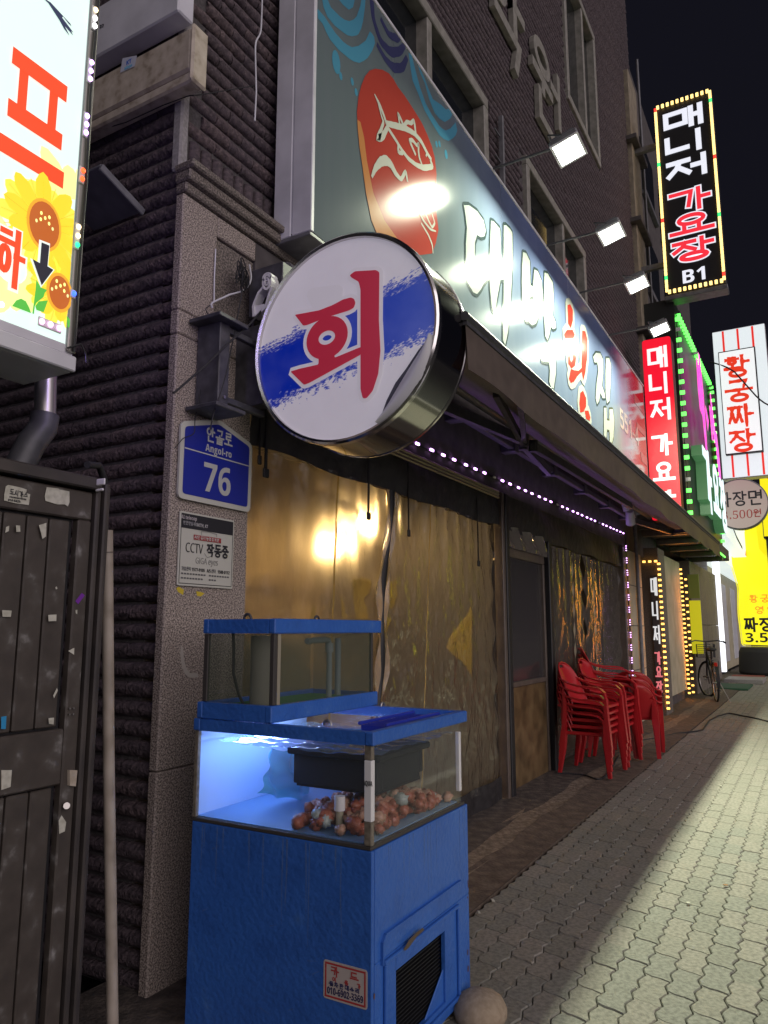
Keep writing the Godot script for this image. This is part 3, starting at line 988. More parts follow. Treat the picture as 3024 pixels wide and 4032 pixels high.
# ---------- the gap left of the building ----------
func side_alley() -> void:
	# brown sheet metal gate
	var gz := -2.12
	var b := thing("metal_gate", Vector3(1.2, 0, gz), "worn brown sheet metal gate with torn stickers left of the brick wall", "gate")
	var x1 := 1.664
	for k in 9:
		var xa := 1.589 - 0.0792 * (k + 1)
		var g := geo()
		g.span(Vector3(xa + 0.003, 1.192, gz - 0.02), Vector3(xa + 0.0762, 1.856, gz), 0.004)
		obj("board", g, M.gate, b)
		g = geo()
		g.span(Vector3(xa + 0.003, 0.03, gz - 0.02), Vector3(xa + 0.0762, 1.006, gz), 0.004)
		obj("board", g, M.gate, b)
	for q in [[Vector3(0.85, 1.866, gz - 0.025), Vector3(x1, 1.964, gz + 0.008)], [Vector3(0.85, 1.012, gz - 0.025), Vector3(1.611, 1.184, gz + 0.008)], [Vector3(1.612, 0.02, gz - 0.025), Vector3(x1, 1.865, gz + 0.009)], [Vector3(0.85, 1.18, gz - 0.03), Vector3(1.611, 1.87, gz - 0.021)], [Vector3(0.85, 0.02, gz - 0.03), Vector3(1.611, 1.02, gz - 0.021)]]:
		var g := geo()
		g.span(q[0], q[1], 0.005)
		obj("rail" if q[1].z > gz else "backing", g, M.gate if q[1].z > gz else M.black, b)
	for q in [[Vector3(0.85, 1.973, gz - 0.1), Vector3(x1 + 0.02, 2.015, gz + 0.03)], [Vector3(x1 + 0.006, 0.0, gz - 0.1), Vector3(x1 + 0.026, 1.972, gz + 0.02)], [Vector3(x1 + 0.034, 0.0, gz - 0.1), Vector3(x1 + 0.05, 2.0, gz + 0.03)], [Vector3(x1 + 0.052, 0.0, gz - 0.14), Vector3(x1 + 0.085, 2.0, gz - 0.005)]]:
		var g := geo()
		g.span(q[0], q[1], 0.005)
		obj("door_frame", g, M.gate_frame, b)
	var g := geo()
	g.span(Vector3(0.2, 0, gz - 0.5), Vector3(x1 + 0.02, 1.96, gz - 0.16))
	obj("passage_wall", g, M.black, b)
	g = geo(face_z(gz + 0.01))
	g.prism(P([1.63,1.054, 1.659,1.049, 1.657,1, 1.634,1.006]), 0.0, 0.012)
	obj("handle_plate", g, M.beige_metal, b)
	g = geo()
	g.cyl(Vector3(1.636,0.943,-2.11), Vector3(1.613,0.951,-2.08), 0.011, 0.01, 16)
	obj("lock", g, M.galvanised, b)
	var c := Vector3(1.628,1.237,-2.11)
	for s in [[-1, -1], [1, -1], [-1, 1], [1, 1]]:
		g = geo()
		g.cyl(c + Vector3(0.007 * s[0], 0.009 * s[1], 0), c + Vector3(0.007 * s[0], 0.009 * s[1], 0.006), 0.004, 0.003, 8)
		obj("rivet", g, M.galvanised, b)
	# stickers, torn papers and scraped paint
	var sz := gz + 0.0115
	var st := [[P([1.35,1.938, 1.388,1.937, 1.413,1.934, 1.412,1.922, 1.426,1.921, 1.425,1.896, 1.424,1.886, 1.377,1.885, 1.341,1.888, 1.34,1.908, 1.343,1.932]), M.paper], [P([1.482,1.953, 1.525,1.956, 1.529,1.953, 1.567,1.953, 1.57,1.917, 1.565,1.902, 1.552,1.907, 1.525,1.903, 1.481,1.908, 1.477,1.922]), M.paper]]
	for q in st:
		g = geo(face_z(sz))
		g.flat(q[0], 0.0)
		meta(obj("sticker", g, q[1], b), "torn pale paper sticker")
	g = geo(face_z(sz + 0.001))
	var a2 := P([1.357,1.926, 1.42,1.915])
	hangul(g, "도시가스", a2[0], Vector2(0.013, 0.017), Vector2(0.0155, -0.001), 0.0026, 0.0)
	obj("lettering", g, M.ink, b)
	g = geo(face_z(sz + 0.001))
	for k in 12:
		g.flat(rect(a2[0].x + 0.0048 * k, a2[0].y - 0.0265, a2[0].x + 0.0048 * k + 0.0036, a2[0].y - 0.0215), 0.0)
	obj("lettering", g, M.ink, b)
	words("010-8425-", 0.007, a2[0] + Vector2(0.018, -0.034), sz + 0.001, face_z(0), M.ink, b)
	var scraps := [P([1.465,1.827, 1.491,1.838, 1.493,1.794, 1.481,1.785, 1.472,1.809]), P([1.387,1.817, 1.401,1.818, 1.403,1.799, 1.39,1.797]), P([1.355,1.808, 1.365,1.813, 1.365,1.797, 1.354,1.79]), P([1.364,1.557, 1.395,1.556, 1.394,1.537, 1.367,1.537]), P([1.521,1.545, 1.551,1.547, 1.552,1.526, 1.524,1.525]), P([1.603,1.43, 1.626,1.44, 1.627,1.417]), P([1.559,1.292, 1.571,1.315, 1.575,1.306, 1.563,1.283]), P([1.61,0.904, 1.619,0.918, 1.638,0.893, 1.635,0.866, 1.615,0.863]), P([1.402,1.089, 1.436,1.084, 1.436,1.036, 1.407,1.032]), P([1.621,1.562, 1.628,1.564, 1.629,1.549, 1.623,1.552]), P([1.548,1.223, 1.568,1.223, 1.568,1.202, 1.551,1.206]), P([1.54,1.634, 1.544,1.637, 1.548,1.63, 1.542,1.627])]
	for q in scraps:
		g = geo(face_z(gz + 0.0105))
		g.flat(q, 0.0)
		obj("paper_remnant", g, M.paper, b)
	g = geo(face_z(gz + 0.0105))
	g.flat(P([1.618,1.592, 1.641,1.62, 1.654,1.612, 1.63,1.582]), 0.0)
	meta(obj("sticker", g, paint(0.16, 0.02, 0.3, 0.5), b), "small tilted purple sticker")
	g = geo(face_z(gz + 0.0105))
	g.flat(P([1.388,1.243, 1.405,1.244, 1.406,1.206, 1.391,1.208]), 0.0)
	meta(obj("sticker", g, paint(0.02, 0.25, 0.5, 0.5), b), "small blue sticker")
	# white socket box on the frame corner
	g = geo()
	g.span(Vector3(1.657,1.986,-2.1), Vector3(1.663,2.009,-2.05), 0.006)
	g.span(Vector3(1.66,1.966,-2.1), Vector3(1.667,1.976,-2.06), 0.006)
	meta(obj("junction_box", g, M.white), "cracked white plastic junction box on the top right gate corner", "box")
	# downpipe standing in front of the brick wall
	var pp := thing("plastic_pipe", Vector3(2.0, 0, -2.3), "beige plastic downpipe standing between the brown gate and brick wall", "pipe")
	g = geo()
	g.tube([Vector3(2.045, 0.0, -2.3), Vector3(1.955, 1.0, -2.3), Vector3(1.885, 1.872, -2.3)], 0.021, 16)
	obj("tube", g, M.pvc, pp)
	g = geo()
	g.cyl(Vector3(1.8905, 1.79, -2.3), Vector3(1.891, 1.786, -2.3), 0.0225, 0.0225, 16)
	obj("collar", g, M.bronze, pp)
	g = geo()
	g.tube([Vector3(1.885, 1.87, -2.31), Vector3(1.875, 1.95, -2.31), Vector3(1.85, 2.06, -2.29), Vector3(1.79, 2.1, -2.25), Vector3(1.7, 2.08, -2.2)], 0.013, 8)
	meta(obj("black_conduit", g, M.rubber), "black cable conduit rising out of the beige pipe to the gate corner", "conduit")
	# shutter boxes on the side wall
	var bx := thing("shutter_box", Vector3(2.25, 4.25, -2.9), "long stained beige metal shutter box high on the brick side wall", "box")
	g = geo()
	g.span(Vector3(2.255, 4.14, -4.2), Vector3(2.345, 4.37, -2.366), 0.012)
	g.span(Vector3(2.262, 4.08, -4.2), Vector3(2.345, 4.138, -2.366), 0.01)
	obj("casing", g, M.beige_metal, bx)
	g = geo()
	g.span(Vector3(2.246, 4.072, -2.364), Vector3(2.35, 4.378, -2.34), 0.012)
	obj("end_cap", g, M.beige_metal, bx)
	g = geo(face_x(2.252))
	g.flat(P([-2.845,4.398, -2.736,4.367, -2.749,4.311, -2.856,4.318]), 0.0)
	meta(obj("sticker", g, paint(0.5, 0.52, 0.6, 0.5), bx), "pale tag with blue writing")
	words("KT", 0.024, P([-2.794,4.354])[0], 0.001, face_x(2.252), paint(0.02, 0.12, 0.5), bx)
	words("Mbps", 0.016, P([-2.796,4.327])[0], 0.001, face_x(2.252), paint(0.1, 0.4, 0.6), bx)
	bx = thing("white_shutter_box", Vector3(2.2, 4.5, -2.9), "white metal signboard edge above the beige shutter box", "box")
	g = geo()
	g.span(Vector3(2.235, 4.475, -4.2), Vector3(2.34, 4.78, -2.44), 0.008)
	obj("casing", g, M.white_metal, bx)
	words("to", 0.024, P([-3.001,4.643])[0], 0.001, face_x(2.234), M.ink, bx, 1.0, "Droid Serif")
	g = geo()
	g.xf = Transform3D(Basis.from_euler(Vector3(0, 0, -0.35)), Vector3(2.2, 3.6, -2.9))
	g.box(Vector3(0, 0, 0), Vector3(0.28, 0.02, 0.36), 0.004)
	g.box(Vector3(0, -0.02, 0.19), Vector3(0.28, 0.04, 0.02), 0.004)
	meta(obj("grey_canopy", g, M.grey_metal), "grey metal canopy sheet jutting from the side wall behind the sunflower sign", "canopy")


# ---------- lit sign with sunflowers, on a pole ----------
var clip := PackedVector2Array([Vector2(0.1, 2.357), Vector2(1.36, 2.357), Vector2(1.36, 4.4), Vector2(0.1, 4.4)])

func petals(g: G, o: Vector2, r0: float, r1: float, k: int, z: float, ph: float, pick := 2) -> void:
	for i in k:
		if pick < 2 and i % 2 != pick:
			continue
		var a := TAU * i / k + ph
		var d := Vector2(cos(a), sin(a))
		var len := (r1 - r0) * (0.86 + 0.22 * sin(i * 2.7 + ph * 5.0))
		var q := P([])
		var s := Vector2(-d.y, d.x)
		for e in [[0.0, 0.11], [0.35, 0.2], [0.7, 0.19], [0.9, 0.1], [1.0, 0.0], [0.92, -0.11], [0.65, -0.2], [0.3, -0.19], [0.0, -0.11]]:
			q.append(o + d * (r0 + len * e[0]) + s * r1 * e[1] * 0.85)
		for e in Geometry2D.intersect_polygons(q, clip):
			g.flat(e, z + 0.0002 * (i % 4))

func sunflower_sign() -> void:
	var zs := -1.9
	var x1 := 1.392
	var x0 := 0.1
	var y0 := 2.335
	var y1 := 4.4
	var b := thing("sunflower_sign", Vector3(0.9, 2.3, zs), "tall lit white sign with red letters and yellow sunflowers on a pole", "sign")
	var white := glow(0.72, 0.92, 0.83, 1.0)
	var g := geo(face_z(zs))
	g.flat(rect(x0, y0 + 0.02, x1 - 0.03, y1), 0.0)
	obj("face", g, white, b)
	g = geo()
	g.span(Vector3(x0 - 0.03, y0 - 0.06, zs - 0.24), Vector3(x1 + 0.006, y1 + 0.03, zs - 0.006), 0.006)
	g.span(Vector3(x0 - 0.03, y0 - 0.06, zs - 0.006), Vector3(x1 + 0.006, y0 - 0.012, zs + 0.012), 0.004)
	obj("casing", g, M.white_metal, b)
	g = geo()
	g.span(Vector3(x1 - 0.024, y0, zs - 0.005), Vector3(x1 + 0.006, y1, zs + 0.006), 0.003)
	obj("edge_rail", g, M.galvanised, b)
	g = geo()
	g.span(Vector3(x0, y0 - 0.012, zs - 0.005), Vector3(x1 - 0.03, y0 + 0.02, zs + 0.004), 0.003)
	obj("bottom_rail", g, M.white_metal, b)
	var red := glow(0.86, 0.075, 0.02, 0.95)
	g = geo(face_z(zs + 0.003))
	for q in [P([1.119,3.186, 1.303,3.183, 1.303,3.127, 1.119,3.131]), P([1.119,3.019, 1.299,3.015, 1.299,2.96, 1.12,2.963]), P([1.145,3.136, 1.174,3.135, 1.175,3.011, 1.146,3.013]), P([1.245,3.133, 1.274,3.134, 1.274,3.008, 1.245,3.011])]:
		layer += 1
		g.flat(q, 0.0003 * (layer % 5))
	g.flat(P([1.09,2.894, 1.106,2.899, 1.314,2.895, 1.314,2.84, 1.116,2.843, 1.094,2.842]), 0.0)
	obj("lettering", g, red, b)
	# the ink brush at the top
	g = geo(face_z(zs + 0.003))
	g.flat(P([1.189,3.419, 1.211,3.418, 1.225,3.42, 1.297,3.403, 1.302,3.397, 1.291,3.398, 1.27,3.407, 1.267,3.401, 1.311,3.381, 1.302,3.38, 1.31,3.37, 1.279,3.379, 1.299,3.359, 1.277,3.368, 1.259,3.384, 1.218,3.411, 1.205,3.413]), 0.0)
	obj("brush_mark", g, glow(0.03, 0.04, 0.09, 0.9), b)
	# sunflowers
	var big := P([1.261,2.693])
	var low := P([1.328,2.506])
	var back := P([1.372,2.78])
	var yel := glow(0.92, 0.8, 0.08, 1.0)
	var pale := glow(0.88, 0.92, 0.35, 1.0)
	var org := glow(0.9, 0.42, 0.03, 0.9)
	var brn := glow(0.55, 0.13, 0.02, 0.85)
	g = geo(face_z(zs + 0.0015))
	g.cut()
	petals(g, back[0], 0.05, 0.2, 15, 0.0, 0.2)
	g.cut()
	petals(g, P([1.17,2.521])[0], 0.05, 0.15, 17, 0.0, 0.5)
	obj("pale_petals", g, pale, b)
	for q in [[big[0], 0.05, 0.17, 20, 0.1], [low[0], 0.04, 0.125, 18, 0.3]]:
		for k in 2:
			g = geo(face_z(zs + 0.0023 + 0.0009 * k))
			petals(g, q[0], q[1], q[2] * (1.0 - 0.08 * k), q[3], 0.0, q[4], k)
			obj("petals", g, yel if k == 0 else glow(0.93, 0.66, 0.03, 1.0), b)
			g = geo(face_z(zs + 0.0034))
			for e in q[3]:
				var d := Vector2.RIGHT.rotated(TAU * e / q[3] + q[4])
				for line in Geometry2D.intersect_polyline_with_polygon(P([q[0].x + d.x * q[1], q[0].y + d.y * q[1], q[0].x + d.x * q[2] * 0.8, q[0].y + d.y * q[2] * 0.8]), clip):
					g.ribbon(line, [0.0014], 0.0)
			obj("petal_veins", g, org, b)
	g = geo(face_z(zs + 0.004))
	g.cut()
	g.flat(oval(big[0], Vector2(0.058, 0.082)), 0.0)
	g.cut()
	g.flat(oval(low[0], Vector2(0.045, 0.062)), 0.0)
	obj("flower_ring", g, org, b)
	g = geo(face_z(zs + 0.005))
	g.cut()
	g.flat(oval(big[0], Vector2(0.05, 0.072)), 0.0)
	g.cut()
	g.flat(oval(low[0], Vector2(0.036, 0.052)), 0.0)
	obj("flower_heart", g, brn, b)
	g = geo(face_z(zs + 0.0058))
	for o in [big[0], low[0]]:
		for k in 12:
			var a := TAU * k / 12.0
			var rr := 0.018 if k % 2 else 0.03
			g.cut()
			g.flat(oval(o + Vector2(cos(a) * rr * 0.9, absf(sin(a)) * rr * 1.2), Vector2(0.004, 0.006), 8), 0.0)
	obj("seeds", g, pale, b)
	g = geo(face_z(zs + 0.0045))
	g.cut()
	g.flat(P([1.249,2.514, 1.266,2.496, 1.286,2.497, 1.279,2.484, 1.276,2.47, 1.255,2.444, 1.251,2.432, 1.25,2.407, 1.245,2.407, 1.247,2.441, 1.249,2.481]), 0.0)
	g.cut()
	g.flat(P([1.252,2.432, 1.262,2.451, 1.291,2.466, 1.286,2.446, 1.28,2.424, 1.257,2.422]), 0.0002)
	g.cut()
	g.flat(P([1.182,2.405, 1.193,2.426, 1.207,2.437, 1.222,2.435, 1.234,2.42, 1.241,2.406]), 0.0)
	g.cut()
	g.flat(P([1.357,2.443, 1.376,2.432, 1.38,2.423, 1.364,2.407]), 0.0)
	obj("leaves", g, glow(0.1, 0.5, 0.06, 0.9), b)
	g = geo(face_z(zs + 0.0062))
	g.flat(P([1.247,2.639, 1.283,2.643, 1.282,2.573, 1.304,2.568, 1.264,2.494, 1.223,2.569, 1.247,2.569]), 0.0)
	hangul_outline(g, "하", P([1.12,2.622])[0], Vector2(0.082, 0.16), 0.032)
	obj("lettering_edge", g, glow(0.85, 0.95, 0.85, 0.95), b)
	g = geo(face_z(zs + 0.0095))
	g.flat(P([1.253,2.632, 1.279,2.634, 1.278,2.567, 1.298,2.565, 1.264,2.501, 1.229,2.568, 1.253,2.566]), 0.0)
	obj("arrow", g, glow(0.02, 0.018, 0.03, 0.9), b)
	g = geo(face_z(zs + 0.0095))
	hangul(g, "하", P([1.12,2.622])[0], Vector2(0.082, 0.16), Vector2.ZERO, 0.018, 0.0)
	obj("lettering", g, red, b)
	# light modules along the edge and under the face
	var colours := {"w": M.led_white, "p": glow(0.62, 0.36, 1.0, 5.0), "r": glow(1.0, 0.09, 0.02, 3.0), "y": glow(1.0, 0.75, 0.4, 4.0), "g": glow(0.02, 0.8, 0.25, 3.0), "b": glow(0.04, 0.12, 1.0, 3.0), "v": glow(0.95, 0.45, 0.9, 4.0)}
	var spots := [["y", Vector3(1.377,3.513,-1.885)], ["w", Vector3(1.377,3.482,-1.885)], ["w", Vector3(1.378,3.454,-1.885)], ["p", Vector3(1.376,3.318,-1.885)], ["p", Vector3(1.375,3.287,-1.885)], ["p", Vector3(1.375,3.258,-1.885)], ["p", Vector3(1.373,3.124,-1.885)], ["p", Vector3(1.373,3.094,-1.885)], ["p", Vector3(1.373,3.065,-1.885)], ["r", Vector3(1.372,2.932,-1.885)], ["r", Vector3(1.371,2.903,-1.885)], ["y", Vector3(1.37,2.739,-1.885)], ["y", Vector3(1.37,2.709,-1.885)], ["g", Vector3(1.37,2.679,-1.885)], ["b", Vector3(1.37,2.518,-1.885)], ["v", Vector3(1.145,2.392,-1.885)], ["v", Vector3(1.271,2.39,-1.885)], ["v", Vector3(1.299,2.391,-1.885)], ["v", Vector3(1.329,2.391,-1.885)]]
	var dot := geo()
	dot.world = false
	dot.ball(Vector3.ZERO, Vector3(0.0075, 0.0085, 0.006), 10, 6)
	var dm := dot.mesh()
	for q in spots:
		part("light_module", dm, colours[q[0]], b, Transform3D(Basis(), q[1]))
	g = geo()
	for q in [[0, 2], [3, 5], [6, 8], [9, 10], [11, 13], [14, 14], [16, 18]]:
		var a: Vector3 = spots[q[0]][1]; var e: Vector3 = spots[q[1]][1]
		g.cut()
		g.box((a + e) * 0.5 - Vector3(0, 0, 0.006), (a - e).abs() + Vector3(0.02, 0.028, 0.006), 0.003)
	obj("module_holder", g, M.white, b)
	g = geo()
	g.tube([Vector3(x1 - 0.006, y0, zs + 0.012), Vector3(x1 - 0.01, 2.6, zs + 0.014), Vector3(x1 - 0.004, 2.9, zs + 0.012), Vector3(x1 - 0.012, 3.2, zs + 0.014), Vector3(x1 - 0.005, 3.6, zs + 0.013)], 0.004, 6)
	g.tube([Vector3(x1 - 0.03, y0 + 0.005, zs + 0.012), Vector3(x1 + 0.01, y0 + 0.03, zs + 0.02), Vector3(x1 + 0.03, y0 + 0.005, zs + 0.02), Vector3(x1 + 0.035, y0 - 0.02, zs + 0.02)], 0.003, 6)
	obj("wire", g, M.rubber, b)
	g = geo()
	g.tube([Vector3(1.46, 2.4, -2.13), Vector3(1.472, 2.19, -2.13)], 0.034, 20)
	obj("pole", g, M.galvanised, b)
	g = geo()
	g.tube([Vector3(1.472, 2.195, -2.13), Vector3(1.468, 2.15, -2.13), Vector3(1.43, 2.09, -2.13), Vector3(1.40, 2.0, -2.14)], 0.045, 16)
	obj("pole_sleeve", g, M.dark_steel, b)
	lamp_area("sunflower_sign_light", Vector3((x0 + x1) * 0.5, (y0 + y1) * 0.5, zs + 0.025), Vector3(0, 0, 1), Vector3.UP, Vector2(x1 - x0, y1 - y0), Color(0.9, 1.0, 0.95), 0.0)
	lamp_area("sunflower_edge_light", Vector3(x1 + 0.02, 3.0, zs), Vector3(1, 0, -0.15), Vector3.UP, Vector2(0.02, 1.6), Color(0.7, 0.6, 1.0), 0.25)

func hangul_outline(g: G, word: String, at: Vector2, size: Vector2, th: float, z := 0.0) -> void:
	hangul(g, word, at, size, Vector2.ZERO, th, z)

# ---------- plates on the pilaster ----------
func rounded(p: PackedVector2Array, r: float) -> PackedVector2Array:
	var q := P([])
	var m := p.size()
	for i in m:
		var a := p[(i - 1 + m) % m]; var o := p[i]; var b := p[(i + 1) % m]
		for k in 5:
			var t := k / 4.0
			var s := o + (a - o).normalized() * r
			var e := o + (b - o).normalized() * r
			q.append(s.lerp(o, t).lerp(o.lerp(e, t), t))
	return q

func plates() -> void:
	var z := -2.448
	var b := thing("address_plate", Vector3(2.61, 2.09, z), "blue house shaped street number plate reading 76 on the granite pilaster", "sign")
	var shape := P([2.37, 2.086, 2.857, 2.094, 2.866, 2.4, 2.66, 2.505, 2.367, 2.428])
	shape = P([2.366, 2.085, 2.862, 2.085, 2.866, 2.44, 2.613, 2.51, 2.366, 2.44])
	var g := geo(face_z(z + 0.006))
	g.prism(rounded(shape, 0.03), 0.0, 0.012)
	obj("plate", g, paint(0.5, 0.5, 0.44, 0.5), b)
	g = geo(face_z(z + 0.0195))
	g.flat(rounded(Geometry2D.offset_polygon(shape, -0.024)[0], 0.018), 0.0)
	obj("blue_field", g, M.plate_blue, b)
	var f := face_z(z + 0.021)
	g = geo(f)
	g.flat(rect(2.391, 2.318, 2.841, 2.324), 0.0)
	hangul(g, "안골로", Vector2(2.53, 2.452), Vector2(0.052, 0.066), Vector2(0.062, 0), 0.009, 0.0)
	obj("lettering", g, paint(0.45, 0.46, 0.44, 0.5), b)
	words("Angol-ro", 0.034, Vector2(2.617, 2.352), 0.0, f, paint(0.45, 0.46, 0.44, 0.5), b, 0.95)
	words("76", 0.135, Vector2(2.615, 2.208), 0.0, f, paint(0.45, 0.46, 0.44, 0.5), b, 0.95, "Droid Sans", true)
	# camera notice
	b = thing("cctv_notice", Vector3(2.575, 1.69, z), "white camera surveillance notice with black header under the blue number plate", "sign")
	g = geo(face_z(z + 0.003))
	g.prism(rounded(rect(2.392, 1.694, 2.756, 2.03), 0.008), 0.0, 0.006)
	obj("board", g, paint(0.5, 0.5, 0.43, 0.5), b)
	var t := face_z(z + 0.0105)
	g = geo(t)
	g.flat(rect(2.4, 1.955, 2.748, 2.022), 0.0)
	for q in [[2.4, 1.703, 2.748, 1.706], [2.4, 1.706, 2.403, 1.955], [2.745, 1.706, 2.748, 1.955]]:
		g.flat(rect(q[0], q[1], q[2], q[3]), 0.0)
	hangul(g, "작동중", Vector2(2.572, 1.895), Vector2(0.044, 0.055), Vector2(0.05, 0), 0.0085, 0.0005)
	obj("print", g, M.ink, b)
	words("CCTV", 0.044, Vector2(2.488, 1.868), 0.0, t, M.ink, b, 0.8, "Droid Sans", false)
	var grey := paint(0.22, 0.22, 0.2)
	words("GiGA eyes", 0.028, Vector2(2.574, 1.813), 0.0, t, grey, b, 0.85, "Droid Sans", false)
	g = geo(t)
	g.flat(rect(2.481, 1.908, 2.664, 1.931), 0.001)
	obj("red_strip", g, paint(0.3, 0.03, 0.03), b)
	g = geo(t)
	hangul(g, "인공지능영상보안", Vector2(2.505, 1.928), Vector2(0.014, 0.016), Vector2(0.0185, 0), 0.0024, 0.0015)
	obj("lettering", g, paint(0.5, 0.48, 0.44), b)
	words("AI", 0.013, Vector2(2.494, 1.92), 0.002, t, paint(0.5, 0.48, 0.44), b)
	g = geo(t)
	g.ribbon(P([2.53, 1.934, 2.528, 1.95, 2.58, 1.953, 2.632, 1.948, 2.63, 1.934]), [0.002], 0.0012)
	g.ribbon(P([2.555, 1.85, 2.575, 1.832, 2.6, 1.84, 2.608, 1.87]), [0.0018], 0.0004)
	hangul(g, "가입문의", Vector2(2.412, 1.779), Vector2(0.013, 0.016), Vector2(0.0155, 0), 0.0024, 0.001)
	hangul(g, "센터", Vector2(2.604, 1.779), Vector2(0.013, 0.016), Vector2(0.0155, 0), 0.0024, 0.001)
	for k in 18:
		for r in 2:
			if k != 9 and not (r == 1 and (k == 8 or k > 12)):
				g.flat(rect(2.412 + 0.0178 * k, 1.745 - 0.02 * r, 2.412 + 0.0178 * k + 0.013, 1.752 - 0.02 * r), 0.0004)
	obj("small_print", g, paint(0.1, 0.1, 0.1), b)
	words("1577-9105", 0.015, Vector2(2.52, 1.77), 0.0, t, M.ink, b, 0.85)
	words("A/S", 0.015, Vector2(2.588, 1.77), 0.0, t, M.ink, b, 0.75)
	words("1588-0112", 0.015, Vector2(2.69, 1.77), 0.0, t, M.ink, b, 0.85)
	words("AI telecop", 0.017, Vector2(2.448, 2.004), 0.0, t, paint(0.4, 0.37, 0.36), b, 0.85)
	words("WITH, KT", 0.015, Vector2(2.535, 1.978), 0.0, t, paint(0.4, 0.39, 0.38), b, 0.8)
	g = geo(t)
	hangul(g, "안전안심세상", Vector2(2.412, 1.987), Vector2(0.013, 0.016), Vector2(0.0155, 0), 0.0024, 0.001)
	obj("lettering", g, paint(0.3, 0.3, 0.3), b)
	# smears of old paint and glue on the stone
	g = geo(face_z(-2.4485))
	for q in [P([2.398,1.681, 2.412,1.689, 2.445,1.676, 2.442,1.652, 2.409,1.665]), P([2.523,1.673, 2.553,1.671, 2.578,1.665, 2.554,1.65, 2.529,1.652])]:
		g.flat(q, 0.0)
	meta(obj("paint_smear", g, paint(0.55, 0.42, 0.03, 0.8)), "two yellow paint smears on the granite right under the camera notice", "stain")
	g = geo(face_z(-2.4485))
	g.flat(P([2.441,1.431, 2.456,1.418, 2.463,1.37, 2.48,1.329, 2.505,1.305, 2.553,1.302, 2.559,1.283, 2.506,1.284, 2.472,1.303, 2.451,1.337, 2.439,1.391]), 0.0)
	meta(obj("glue_mark", g, paint(0.4, 0.37, 0.32, 0.8)), "pale curved glue mark on the granite beside the upper tank", "stain")

func glow_print(r: float, g: float, bb: float) -> StandardMaterial3D:   # print with a faint glow added to its colour
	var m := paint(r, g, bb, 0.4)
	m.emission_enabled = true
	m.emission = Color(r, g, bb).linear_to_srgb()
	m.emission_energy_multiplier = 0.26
	return m

